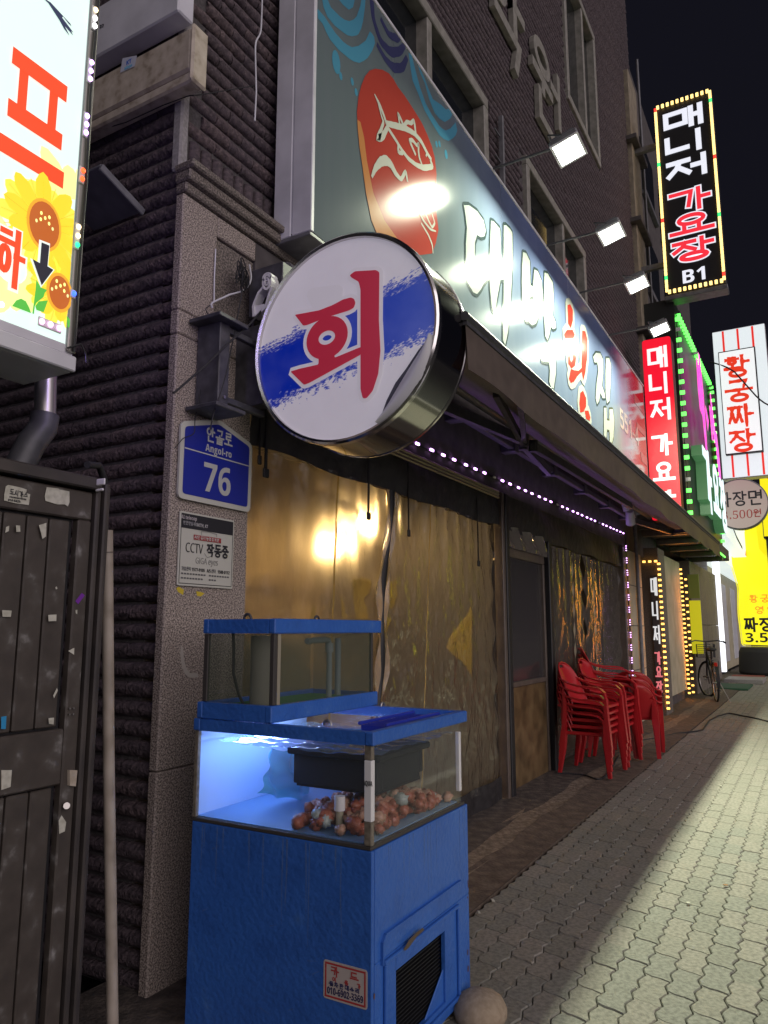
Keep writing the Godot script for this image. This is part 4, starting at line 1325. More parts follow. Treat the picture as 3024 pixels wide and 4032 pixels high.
# ---------- round projecting sign ----------
func round_sign() -> void:
	var x := 2.7
	var o := Vector2(-1.777, 2.825)
	var r := 0.5
	var b := thing("round_sign", Vector3(2.84, 2.82, -1.777), "round white and blue projecting sign with one big red Korean syllable", "sign")
	var rim := geo(Transform3D(Basis(Vector3(0, 0, 1), Vector3(-1, 0, 0), Vector3(0, -1, 0)), Vector3(x, o.y, o.x)))
	rim.lathe([Vector2(r - 0.022, -0.01), Vector2(r - 0.018, 0.014), Vector2(r - 0.006, 0.02), Vector2(r + 0.003, 0.012), Vector2(r + 0.005, -0.012)], 72)
	obj("rim", rim, M.chrome, b)
	var side := geo(Transform3D(Basis(Vector3(0, 0, 1), Vector3(-1, 0, 0), Vector3(0, -1, 0)), Vector3(x, o.y, o.x)))
	side.lathe([Vector2(r + 0.002, -0.275), Vector2(r - 0.002, -0.012)].map(func(q): return q), 72)
	obj("drum", side, M.mirror_band, b)
	var rim2 := geo(Transform3D(Basis(Vector3(0, 0, 1), Vector3(-1, 0, 0), Vector3(0, -1, 0)), Vector3(x, o.y, o.x)))
	rim2.lathe([Vector2(0.0, -0.3), Vector2(r - 0.02, -0.3), Vector2(r + 0.004, -0.292), Vector2(r + 0.006, -0.275), Vector2(r - 0.002, -0.27)], 72)
	obj("back_rim", rim2, M.chrome, b)
	# printed face: white vinyl with one broad blue brush stroke
	var n := 512
	var im := Image.create(n, n, false, Image.FORMAT_RGB8)
	var fn := FastNoiseLite.new()
	fn.seed = 4
	fn.frequency = 0.035
	fn.fractal_octaves = 4
	for j in n:
		for i in n:
			var u := (i + 0.5) / n * 2.0 - 1.0
			var w := 1.0 - (j + 0.5) / n * 2.0
			var t := u * 0.985 - w * -0.17
			var s := w - u * 0.21
			var hairs := fn.get_noise_2d(i * 0.55 + j * 0.09, (j - i * -0.21) * 2.6)
			var top := 0.3 + hairs * 0.09
			var bot := -0.39 + fn.get_noise_2d(i * 1.1 + 700.0, (j + i * 0.2) * 1.6) * 0.12
			var c := Color(0.70, 0.67, 0.69)
			var edge := minf(s - bot, top - s)
			if edge > 0.0:
				var grain := fn.get_noise_2d(i * 2.4 + j * 0.5, (j - i * -0.21) * 7.0 + 300.0)
				var k := clampf(0.35 + edge * 7.0 + grain * 1.6 * (1.0 - smoothstep(0.0, 0.16, edge)), 0.0, 1.0)
				c = c.lerp(Color(0.012, 0.035, 0.40).lerp(Color(0.045, 0.09, 0.47), clampf(u * 0.8 + 0.4, 0.0, 1.0)), k)
			var d := fn.get_noise_2d(i * 0.2, j * 0.2) * 0.03
			im.set_pixel(i, j, Color(maxf(c.r + d, 0.0), maxf(c.g + d, 0.0), maxf(c.b + d, 0.0)).linear_to_srgb())
	var face := StandardMaterial3D.new()
	face.albedo_texture = ImageTexture.create_from_image(im)
	face.roughness = 0.38
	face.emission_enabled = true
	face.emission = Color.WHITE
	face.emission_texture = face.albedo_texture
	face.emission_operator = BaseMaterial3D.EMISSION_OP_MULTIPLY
	face.emission_energy_multiplier = 0.26  # faint glow added to brighten the printed face
	var g := geo(face_x(x))
	g.uvr = Rect2(o.x - r, o.y - r, 2 * r, 2 * r)
	g.flat(oval(o, Vector2(r - 0.015, r - 0.015), 72), 0.0)
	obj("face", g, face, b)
	var red_parts := [P([-1.962,3.085, -1.953,3.093, -1.804,3.075, -1.789,3.061, -1.794,3.032, -1.808,3.022, -1.919,3.015, -1.932,3.026]), P([-2.046,2.997, -1.903,2.988, -1.825,2.997, -1.769,3.011, -1.727,3.011, -1.708,2.999, -1.701,2.978, -1.71,2.956, -1.739,2.949, -1.858,2.943, -1.973,2.929, -1.995,2.931]), P([-2.065,2.715, -2.013,2.719, -1.903,2.72, -1.901,2.787, -1.812,2.769, -1.813,2.736, -1.67,2.76, -1.67,2.724, -1.954,2.639, -1.984,2.635]), P([-1.734,3.121, -1.706,3.134, -1.592,3.111, -1.574,3.096, -1.576,2.867, -1.568,2.722, -1.579,2.617, -1.607,2.544, -1.639,2.514, -1.659,2.517, -1.671,2.562, -1.674,3.037, -1.684,3.077, -1.724,3.108])]
	var ring := P([-1.857,2.842, -1.741,2.818, -1.858,2.94, -1.816,2.843])
	var rr := Vector2((ring[1] - ring[0]).x, (ring[2] - ring[0]).y)
	var hh := 0.4
	g = geo(face_x(x))
	for k in red_parts.size():
		g.flat(Geometry2D.offset_polygon(red_parts[k], 0.019, Geometry2D.JOIN_ROUND)[0], 0.0015 + 0.0003 * k)
	g.ribbon(oval(ring[0], rr * 0.7, 40), [rr.x * 0.6 + 0.042], 0.003, true)
	obj("lettering_edge", g, glow_print(0.66, 0.63, 0.64), b)
	g = geo(face_x(x))
	for k in red_parts.size():
		g.flat(rounded(red_parts[k], 0.008), 0.0042 + 0.0003 * k)
	g.ribbon(oval(ring[0], rr * 0.7, 40), [rr.x * 0.6], 0.0056, true)
	obj("lettering", g, glow_print(0.5, 0.028, 0.055), b)
	# peeling corner: the vinyl has curled away from the lower right edge
	g = geo()
	var p0 := Vector3(2.7,2.738,-1.314)
	var p1 := Vector3(2.7,2.601,-1.43)
	var p2 := Vector3(2.7,2.391,-1.575)
	g.sheet(func(a, c):
		var m: Vector3 = p0.lerp(p1, a).lerp(p1.lerp(p2, a), a)
		var out: Vector3 = Vector3(0, m.y - o.y, m.z - o.x).normalized()
		var wide: float = 0.085 * sin(PI * clampf(a * 0.96 + 0.02, 0.0, 1.0)) + 0.004
		var lift: float = sin(PI * c) * 0.03 + 0.012 * (1.0 - c)
		return m + out * wide * c + Vector3(-lift - 0.006, 0, 0), 24, 8)
	obj("peeled_vinyl", g, paint(0.6, 0.6, 0.6, 0.4), b)
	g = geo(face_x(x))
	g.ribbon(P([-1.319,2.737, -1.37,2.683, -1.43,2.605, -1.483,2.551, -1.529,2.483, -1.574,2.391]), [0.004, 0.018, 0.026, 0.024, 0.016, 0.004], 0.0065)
	obj("torn_shadow_edge", g, M.dark_steel, b)  # dark strip drawn in as the shadow along the torn edge
	# steel brackets on the pilaster
	g = geo()
	g.cut()
	g.span(Vector3(2.46, 2.53, -2.445), Vector3(2.53, 2.94, -2.30), 0.004)
	g.cut()
	g.span(Vector3(2.40, 2.93, -2.445), Vector3(2.6, 2.95, -2.25), 0.003)
	g.cut()
	g.span(Vector3(2.40, 2.5, -2.445), Vector3(2.6, 2.52, -2.25), 0.003)
	g.cut()
	g.span(Vector3(2.74, 2.60, -2.5), Vector3(2.82, 3.02, -2.27), 0.004)
	g.cut()
	g.span(Vector3(2.5, 2.895, -2.33), Vector3(2.8, 2.925, -2.30), 0.003)
	g.cut()
	g.span(Vector3(2.5, 2.55, -2.33), Vector3(2.8, 2.58, -2.30), 0.003)
	g.cut()
	g.span(Vector3(2.79, 3.1, -2.42), Vector3(2.9, 3.36, -2.2), 0.004)
	obj("bracket", g, M.dark_steel, b)
	g = geo()
	g.cut()
	g.cyl(Vector3(2.497, 2.57, -2.3), Vector3(2.497, 2.57, -2.292), 0.009, 0.008, 10)
	g.cut()
	g.cyl(Vector3(2.78, 2.66, -2.268), Vector3(2.78, 2.66, -2.26), 0.009, 0.008, 10)
	obj("bolt", g, M.galvanised, b)
	# white clamp hook behind the sign
	var hk := thing("cable_clamp", Vector3(2.74, 3.0, -2.33), "white plastic cable clamp hanging left of the round sign", "clamp")
	g = geo(face_x(2.72))
	g.ribbon(P([-2.263,3.21, -2.298,3.181, -2.323,3.135, -2.33,3.115, -2.325,3.065, -2.294,3.067, -2.249,3.093, -2.244,3.113, -2.23,3.157, -2.211,3.191]), [0.012], 0.0, false, 0.05)
	g.flat(P([-2.325,3.119, -2.265,3.118, -2.249,3.097, -2.294,3.071, -2.323,3.069]), -0.01)
	obj("arm", g, M.white, hk)
	g = geo(face_x(2.715))
	var oo := P([-2.241,3.224])
	g.ribbon(oval(oo[0], Vector2(0.024, 0.038), 20), [0.012], 0.0, true, 0.06)
	g.ribbon(oval(oo[0], Vector2(0.012, 0.02), 16), [0.006], 0.002, true, 0.03)
	g.ribbon(oval(oo[0] + Vector2(0, 0.026), Vector2(0.026, 0.02), 16), [0.008], 0.0, true, 0.05)
	obj("pulley", g, M.white, hk)

# ---------- big sign over the shop ----------
func brush(g: G, pts: PackedVector2Array, w: Array, z: float) -> void:
	layer += 1
	var fine := P([])
	var ww := []
	for i in pts.size() - 1:
		for k in 6:
			var t := k / 6.0
			fine.append(pts[i].lerp(pts[i + 1], t))
			ww.append(lerpf(w[mini(i, w.size() - 1)], w[mini(i + 1, w.size() - 1)], t) * (1.0 + 0.035 * sin(i * 5.0 + k * 1.9 + layer)))
	fine.append(pts[pts.size() - 1])
	ww.append(w[w.size() - 1])
	# ease the corners
	for r in 2:
		var s := fine.duplicate()
		for i in range(1, fine.size() - 1):
			s[i] = fine[i] * 0.5 + (fine[i - 1] + fine[i + 1]) * 0.25
		fine = s
	g.ribbon(fine, ww, z + 0.0003 * (layer % 7))

func main_sign() -> void:
	var z := -2.2
	var b := thing("shop_sign", Vector3(7.9, 3.65, z), "long glossy blue restaurant signboard with brush letters and a fish drawing", "sign")
	var g := geo()
	g.span(Vector3(3.02, 3.645, -2.455), Vector3(3.05, 5.64, -2.335), 0.004)
	g.span(Vector3(3.02, 3.645, -2.325), Vector3(3.05, 5.64, -2.195), 0.004)
	g.span(Vector3(3.05, 5.615, -2.45), Vector3(12.76, 5.64, -2.19), 0.004)
	g.span(Vector3(3.026, 3.66, -2.34), Vector3(3.045, 5.62, -2.32))
	obj("casing", g, M.white_metal, b)
	g = geo()
	g.span(Vector3(3.02, 3.62, -2.45), Vector3(12.76, 3.644, -2.2), 0.004)
	g.span(Vector3(12.73, 3.645, -2.45), Vector3(12.76, 5.61, -2.2), 0.004)
	obj("under_panel", g, M.grey_metal, b)
	# printed vinyl: slate at the near end, blue along the top, red at the far end
	var n := 512
	var im := Image.create(n, 128, false, Image.FORMAT_RGB8)
	var fn := FastNoiseLite.new()
	fn.seed = 9
	fn.frequency = 0.02
	for j in 128:
		for i in n:
			var x := 3.05 + 9.68 * i / n
			var k := clampf((x - 4.6) / 2.2, 0.0, 1.0)
			var c := Color(0.12, 0.15, 0.16).lerp(Color(0.11, 0.14, 0.2), k)
			var up := 1.0 - j / 127.0
			c = c.lerp(Color(0.1, 0.13, 0.27), clampf((up - 0.45) * 1.6, 0.0, 1.0) * k)
			var streak := fn.get_noise_2d(i * 3.0, j * 0.15) * 0.012 + fn.get_noise_2d(i * 0.6, j * 0.05 + 90.0) * 0.014
			c = Color(maxf(c.r + streak, 0.01), maxf(c.g + streak, 0.01), maxf(c.b + streak, 0.01))
			c = c.lerp(Color(0.2, 0.016, 0.022), smoothstep(11.3, 12.2, x + fn.get_noise_2d(i, j * 4.0) * 0.3))
			im.set_pixel(i, j, c.linear_to_srgb())
	var vinyl := StandardMaterial3D.new()
	vinyl.albedo_texture = ImageTexture.create_from_image(im)
	vinyl.texture_repeat = false
	vinyl.roughness = 0.13
	vinyl.metallic_specular = 0.3
	vinyl.normal_enabled = false
	g = geo(face_z(z))
	g.uvr = Rect2(3.05, 3.645, 9.68, 1.97)
	for q in [[3.05, 3.95], [3.953, 6.0], [6.003, 8.2], [8.203, 10.4], [10.403, 12.73]]:
		g.flat(rect(q[0], 3.645, q[1], 5.615), 0.0)
	obj("face", g, vinyl, b)
	var gloss := func(r, gg, bb):
		var q := paint(r, gg, bb, 0.14)
		q.metallic_specular = 0.3
		return q
	# wave art, drops
	for q in [P([3.05,5.027, 3.061,4.982, 3.107,4.983, 3.145,4.958, 3.184,4.94, 3.273,4.94, 3.395,4.969, 3.448,4.989, 3.513,5.027, 3.568,5.084, 3.613,5.137, 3.67,5.234, 3.705,5.315, 3.693,5.354, 3.669,5.356, 3.64,5.353, 3.589,5.246, 3.5,5.138, 3.425,5.072, 3.373,5.048, 3.322,5.033, 3.241,5.027, 3.182,5.036, 3.124,5.045, 3.059,5.041]), P([3.089,5.163, 3.114,5.098, 3.153,5.068, 3.23,5.069, 3.321,5.096, 3.372,5.114, 3.425,5.148, 3.478,5.196, 3.5,5.223, 3.532,5.288, 3.554,5.359, 3.576,5.477, 3.586,5.581, 3.541,5.543, 3.52,5.445, 3.476,5.33, 3.439,5.277, 3.392,5.229, 3.34,5.197, 3.289,5.178, 3.189,5.16, 3.131,5.198]), P([3.236,5.287, 3.277,5.282, 3.318,5.284, 3.385,5.303, 3.433,5.36, 3.448,5.412, 3.453,5.469]), P([4.178,5.604, 4.212,5.488, 4.24,5.419, 4.326,5.375, 4.429,5.309, 4.552,5.284, 4.679,5.265, 4.762,5.282, 4.848,5.32, 4.938,5.4, 4.994,5.464, 5.025,5.525, 4.998,5.582, 4.887,5.453, 4.799,5.38, 4.748,5.36, 4.681,5.344, 4.553,5.354, 4.446,5.381, 4.357,5.449, 4.27,5.56, 4.228,5.619]), P([4.315,5.623, 4.359,5.572, 4.433,5.541, 4.509,5.455, 4.602,5.402, 4.683,5.408, 4.784,5.443, 4.89,5.544, 4.946,5.631, 4.876,5.624, 4.805,5.569, 4.72,5.552, 4.573,5.499, 4.495,5.538, 4.434,5.58])]:
		g = geo(face_z(z + 0.0012))
		g.flat(q, 0.0)
		obj("wave_print", g, gloss.call(0.07, 0.25, 0.36), b)
	for q in [[P([3.253,4.841]), 0.045, 0.075], [P([3.303,4.784]), 0.018, 0.026], [P([3.431,4.838]), 0.018, 0.026], [P([3.477,4.797]), 0.018, 0.026], [P([4.628,5.155]), 0.02, 0.026], [P([4.681,5.191]), 0.02, 0.026], [P([4.801,5.175]), 0.028, 0.038]]:
		g = geo(face_z(z + 0.0012))
		g.flat(oval(q[0][0], Vector2(q[1], q[2]), 14), 0.0)
		obj("drop_print", g, gloss.call(0.07, 0.25, 0.36), b)
	g = geo(face_z(z + 0.001))
	for q in [[P([3.656,5.64, 3.68,5.481, 3.777,5.384, 3.915,5.405, 4.047,5.512, 4.13,5.634]), [0.06, 0.05, 0.06, 0.07, 0.06, 0.04]], [P([3.729,5.327, 3.839,5.299, 3.953,5.313, 4.086,5.411, 4.157,5.55]), [0.04, 0.05, 0.07, 0.06, 0.04]], [P([3.777,5.558, 3.889,5.521, 4.007,5.583, 4.061,5.654]), [0.04, 0.05, 0.06, 0.04]]]:
		g = geo(face_z(z + 0.001))
		brush(g, q[0], q[1], 0.0)
		obj("shadow_wave_print", g, gloss.call(0.045, 0.05, 0.12), b)
	g = geo(face_z(z + 0.002))
	g.flat(P([3.636,5.062, 3.706,5.127, 3.802,5.189, 3.889,5.225, 3.953,5.228, 4.018,5.211, 4.112,5.212, 4.195,5.203, 4.294,5.189, 4.382,5.173, 4.471,5.133, 4.547,5.082, 4.593,5.018, 4.621,4.898, 4.601,4.736, 4.606,4.589, 4.642,4.459, 4.591,4.323, 4.527,4.213, 4.101,3.987, 3.803,3.912, 3.665,4.031, 3.597,4.182, 3.552,4.343, 3.518,4.448, 3.496,4.559, 3.486,4.666, 3.504,4.786, 3.536,4.885, 3.58,4.981]), 0.0)
	obj("sun_print", g, gloss.call(0.36, 0.05, 0.036), b)
	g = geo(face_z(z + 0.0026))
	g.flat(P([3.489,4.617, 3.527,4.624, 3.572,4.544, 3.606,4.407, 3.686,4.231, 3.826,4.115, 4.049,4.062, 4.049,3.969, 3.803,3.912, 3.665,4.031, 3.597,4.182, 3.552,4.343, 3.518,4.448, 3.496,4.559]), 0.0)
	obj("sun_edge_print", g, gloss.call(0.46, 0.2, 0.07), b)
	g = geo(face_z(z + 0.0032))
	for q in [[P([3.695,4.934, 3.754,4.904, 3.814,4.864, 3.857,4.818]), [0.01, 0.035, 0.03, 0.025]], [P([3.73,4.915, 3.784,4.838, 3.814,4.81, 3.778,4.727, 3.743,4.645, 3.802,4.696, 3.876,4.823]), [0.01, 0.02, 0.025, 0.03, 0.05, 0.045, 0.03]], [P([3.851,4.824, 3.977,4.889, 4.11,4.957, 4.248,5.006, 4.364,5.013, 4.468,4.973, 4.529,4.965]), [0.04, 0.045, 0.045, 0.04, 0.04, 0.035, 0.03]], [P([4.036,4.931, 4.01,5.008, 4.069,4.977, 4.089,4.962]), [0.02, 0.025, 0.03, 0.03]], [P([4.096,4.959, 4.144,5.029, 4.207,5.056, 4.25,5.109, 4.264,5.082, 4.277,5.025]), [0.03, 0.03, 0.03, 0.03, 0.03, 0.025]], [P([3.869,4.806, 3.977,4.785, 4.055,4.765, 4.162,4.753, 4.288,4.778, 4.405,4.825, 4.551,4.922, 4.513,4.956]), [0.03, 0.03, 0.03, 0.035, 0.035, 0.045, 0.04, 0.03]], [P([4.015,4.782, 4.015,4.713, 4.074,4.742, 4.088,4.771]), [0.02, 0.03, 0.03, 0.02]], [P([4.275,4.849, 4.177,4.904, 4.226,4.938, 4.297,4.935, 4.32,4.971, 4.318,4.905, 4.332,4.862, 4.375,4.829]), [0.025, 0.03, 0.03, 0.025, 0.025, 0.025, 0.025, 0.02]], [P([4.437,4.955, 4.452,4.949]), [0.03, 0.03]], [P([3.663,4.326, 3.708,4.416, 3.778,4.503, 3.851,4.556, 3.912,4.563, 3.975,4.532, 4.053,4.529, 4.12,4.637, 4.146,4.568]), [0.02, 0.04, 0.06, 0.07, 0.06, 0.05, 0.03, 0.03, 0.02]], [P([4.311,4.434, 4.382,4.4, 4.501,4.388, 4.593,4.42]), [0.015, 0.02, 0.02, 0.01]], [P([4.384,4.501, 4.472,4.446, 4.532,4.418, 4.579,4.479, 4.534,4.529]), [0.015, 0.02, 0.02, 0.02, 0.01]], [P([4.353,4.364, 4.469,4.329, 4.529,4.286, 4.542,4.22]), [0.015, 0.02, 0.02, 0.01]]]:
		g.cut()
		brush(g, q[0], q[1], 0.0)
	obj("fish_print", g, gloss.call(0.5, 0.52, 0.44), b)
	# brush lettering
	var letters := [P([5.124,4.914, 5.234,4.973, 5.411,5.011, 5.548,4.999, 5.597,4.927, 5.562,4.858, 5.476,4.806, 5.394,4.787, 5.342,4.694, 5.33,4.577, 5.317,4.473, 5.297,4.373, 5.397,4.435, 5.64,4.567, 5.637,4.515, 5.515,4.399, 5.45,4.32, 5.366,4.245, 5.285,4.226, 5.174,4.265, 5.154,4.447, 5.152,4.59, 5.181,4.737, 5.157,4.834]),
		P([5.729,5.091, 5.796,5.113, 5.95,5.123, 5.957,4.977, 5.941,4.741, 6.079,4.81, 6.07,4.684, 5.922,4.611, 5.862,4.469, 5.784,4.295, 5.731,4.223, 5.689,4.27, 5.663,4.425, 5.679,4.688, 5.701,4.893]),
		P([6.051,5.208, 6.118,5.242, 6.221,5.257, 6.284,5.248, 6.266,5.014, 6.224,4.717, 6.144,4.384, 6.074,4.158, 6.001,4.021, 5.948,4.048, 5.972,4.291, 6.005,4.569, 6.035,4.987]),
		P([6.58,5.189, 6.677,5.223, 6.787,5.189, 6.784,5.016, 6.78,4.928, 6.858,4.944, 6.899,5.097, 6.923,5.16, 7.041,5.19, 7.163,5.135, 7.179,4.987, 7.089,4.782, 6.911,4.564, 6.79,4.501, 6.693,4.497, 6.787,4.605, 6.855,4.735, 6.848,4.838, 6.745,4.778, 6.71,4.633, 6.673,4.496, 6.589,4.472, 6.509,4.597, 6.514,4.841, 6.538,5.024]),
		P([7.271,5.276, 7.381,5.317, 7.566,5.293, 7.583,5.138, 7.518,4.887, 7.624,4.847, 7.626,4.784, 7.509,4.725, 7.425,4.726, 7.38,4.631, 7.292,4.522, 7.214,4.54, 7.201,4.765, 7.228,5.007]),
		P([7.055,4.245, 7.227,4.363, 7.449,4.43, 7.569,4.399, 7.549,4.237, 7.451,4.037, 7.357,4.017, 7.296,4.067, 7.335,4.201, 7.312,4.281, 7.177,4.245, 7.056,4.216]),
		P([9.268,4.994, 9.43,5.105, 9.687,5.182, 9.832,5.142, 9.791,4.933, 9.692,4.728, 9.817,4.668, 9.842,4.597, 9.681,4.552, 9.585,4.598, 9.486,4.46, 9.356,4.378, 9.297,4.445, 9.377,4.654, 9.521,4.887, 9.48,4.984, 9.314,4.934]),
		P([10.003,5.218, 10.219,5.29, 10.304,5.215, 10.232,4.948, 10.085,4.625, 9.925,4.542, 9.875,4.684, 9.932,4.976]),
		P([9.734,4.433, 9.88,4.472, 9.876,4.297, 10.024,4.324, 10.059,4.5, 10.275,4.557, 10.328,4.41, 10.231,4.148, 10.125,4.036, 9.986,4.024, 9.996,4.187, 9.849,4.161, 9.8,4.03, 9.657,4.034])]
	var reds := [P([8.12,5.247, 8.243,5.308, 8.349,5.277, 8.328,5.13, 8.222,4.996, 8.117,5.016]), P([7.923,4.811, 8.058,4.919, 8.299,5.007, 8.389,4.979, 8.32,4.911, 7.958,4.782]), P([8.05,4.653, 8.203,4.742, 8.356,4.757, 8.406,4.691, 8.329,4.567, 8.179,4.489, 8.047,4.506]), P([8.149,4.476, 8.296,4.506, 8.482,4.557, 8.67,4.66, 8.689,4.622, 8.427,4.475, 8.263,4.357, 8.124,4.299, 8.049,4.326]), P([8.749,5.163, 8.898,5.208, 8.978,5.136, 8.937,4.885, 8.804,4.626, 8.681,4.491, 8.63,4.607, 8.674,4.886]), P([8.52,4.294, 8.654,4.361, 8.79,4.304, 8.772,4.194, 8.642,4.09, 8.481,4.039, 8.455,4.142]), P([8.69,4.116, 8.878,4.169, 8.965,4.103, 8.923,4.049, 8.758,4.03])]
	for set_ in [[letters, 0.028, gloss.call(0.03, 0.045, 0.05), 0.003], [letters, 0.0, gloss.call(0.28, 0.3, 0.29), 0.0045], [reds, 0.075, gloss.call(0.27, 0.28, 0.26), 0.006], [reds, 0.0, gloss.call(0.32, 0.028, 0.02), 0.0085]]:
		var k := 0
		for q in set_[0]:
			g = geo(face_z(z + set_[3] + 0.0003 * (k % 6)))
			g.flat(Geometry2D.offset_polygon(q, set_[1], Geometry2D.JOIN_ROUND)[0] if set_[1] > 0.0 else q, 0.0)
			obj("lettering_edge" if set_[1] > 0.0 else "lettering", g, set_[2], b)
			k += 1
	g = geo(face_z(z + 0.0105))
	g.flat(P([8.143,4.634, 8.228,4.675, 8.256,4.628, 8.178,4.562, 8.129,4.575]), 0.0)
	obj("lettering", g, gloss.call(0.2, 0.2, 0.2), b)
	words("551-4", 0.3, Vector2(11.4, 4.55), 0.004, face_z(z), gloss.call(0.3, 0.27, 0.27), b, 1.3)
	g = geo(face_z(z + 0.003))
	for q in [[11.9, 5.1, 12.7, 5.25], [12.0, 4.7, 12.7, 4.8], [12.2, 4.2, 12.72, 4.35]]:
		g.cut()
		g.flat(rect(q[0], q[1], q[2], q[3]), 0.0)
	obj("pale_band_print", g, gloss.call(0.24, 0.14, 0.14), b)
	# flood lamps on arms
	var proto: Node3D
	var xs := [5.8, 7.37, 8.69, 10.23]
	var ds := ["nearest to the round sign", "second from the round sign", "third from the round sign", "just over the red sign"]
	for i in 4:
		var at := Vector3(xs[i], 5.58, -1.5)
		if i == 0:
			proto = thing("flood_lamp", at, "", "lamp", "flood lamps along the top of the shop sign")
			var tilt := Basis.from_euler(Vector3(deg_to_rad(-15), 0, 0))   # the lit face looks down and a little towards the sign
			g = geo(Transform3D(tilt, at))
			g.span(Vector3(-0.165, 0.0, -0.125), Vector3(0.165, 0.05, 0.125), 0.012)
			for k in 7:
				g.span(Vector3(-0.14 + 0.045 * k, 0.05, -0.1), Vector3(-0.13 + 0.045 * k, 0.075, 0.1))
			obj("housing", g, M.grey_metal, proto)
			g = geo(Transform3D(tilt, at))
			g.span(Vector3(-0.165, -0.012, -0.125), Vector3(-0.145, 0.0, 0.125))
			g.span(Vector3(0.145, -0.012, -0.125), Vector3(0.165, 0.0, 0.125))
			g.span(Vector3(-0.145, -0.012, -0.125), Vector3(0.145, 0.0, -0.105))
			g.span(Vector3(-0.145, -0.012, 0.105), Vector3(0.145, 0.0, 0.125))
			obj("frame", g, M.white_metal, proto)
			g = geo(Transform3D(tilt, at))
			g.span(Vector3(-0.145, -0.008, -0.105), Vector3(0.145, -0.003, 0.105))
			obj("led_panel", g, glow(0.95, 1.0, 0.94, 14.0), proto)
			g = geo()
			g.tube([at + Vector3(-0.19, 0.02, 0), at + Vector3(-0.19, 0.06, -0.12), at + Vector3(0.19, 0.06, -0.12), at + Vector3(0.19, 0.02, 0)], 0.008, 6)
			g.tube([at + Vector3(0.0, 0.06, -0.12), at + Vector3(0.0, 0.055, -0.7)], 0.013, 8)
			obj("arm", g, M.dark_steel, proto)
		else:
			proto = proto.duplicate()
			proto.name = "flood_lamp"
			add_child(proto, true)
			proto.position = at
		proto.set_meta("label", "LED flood lamp on an arm above the long blue sign, " + ds[i])
		var dn := Basis.from_euler(Vector3(deg_to_rad(-15), 0, 0)) * Vector3(0, -1, 0)
		lamp_area("flood_lamp_light", at + dn * 0.02, dn, Vector3(1, 0, 0), Vector2(0.14, 0.24), Color(0.97, 1.0, 0.88), 20.0)


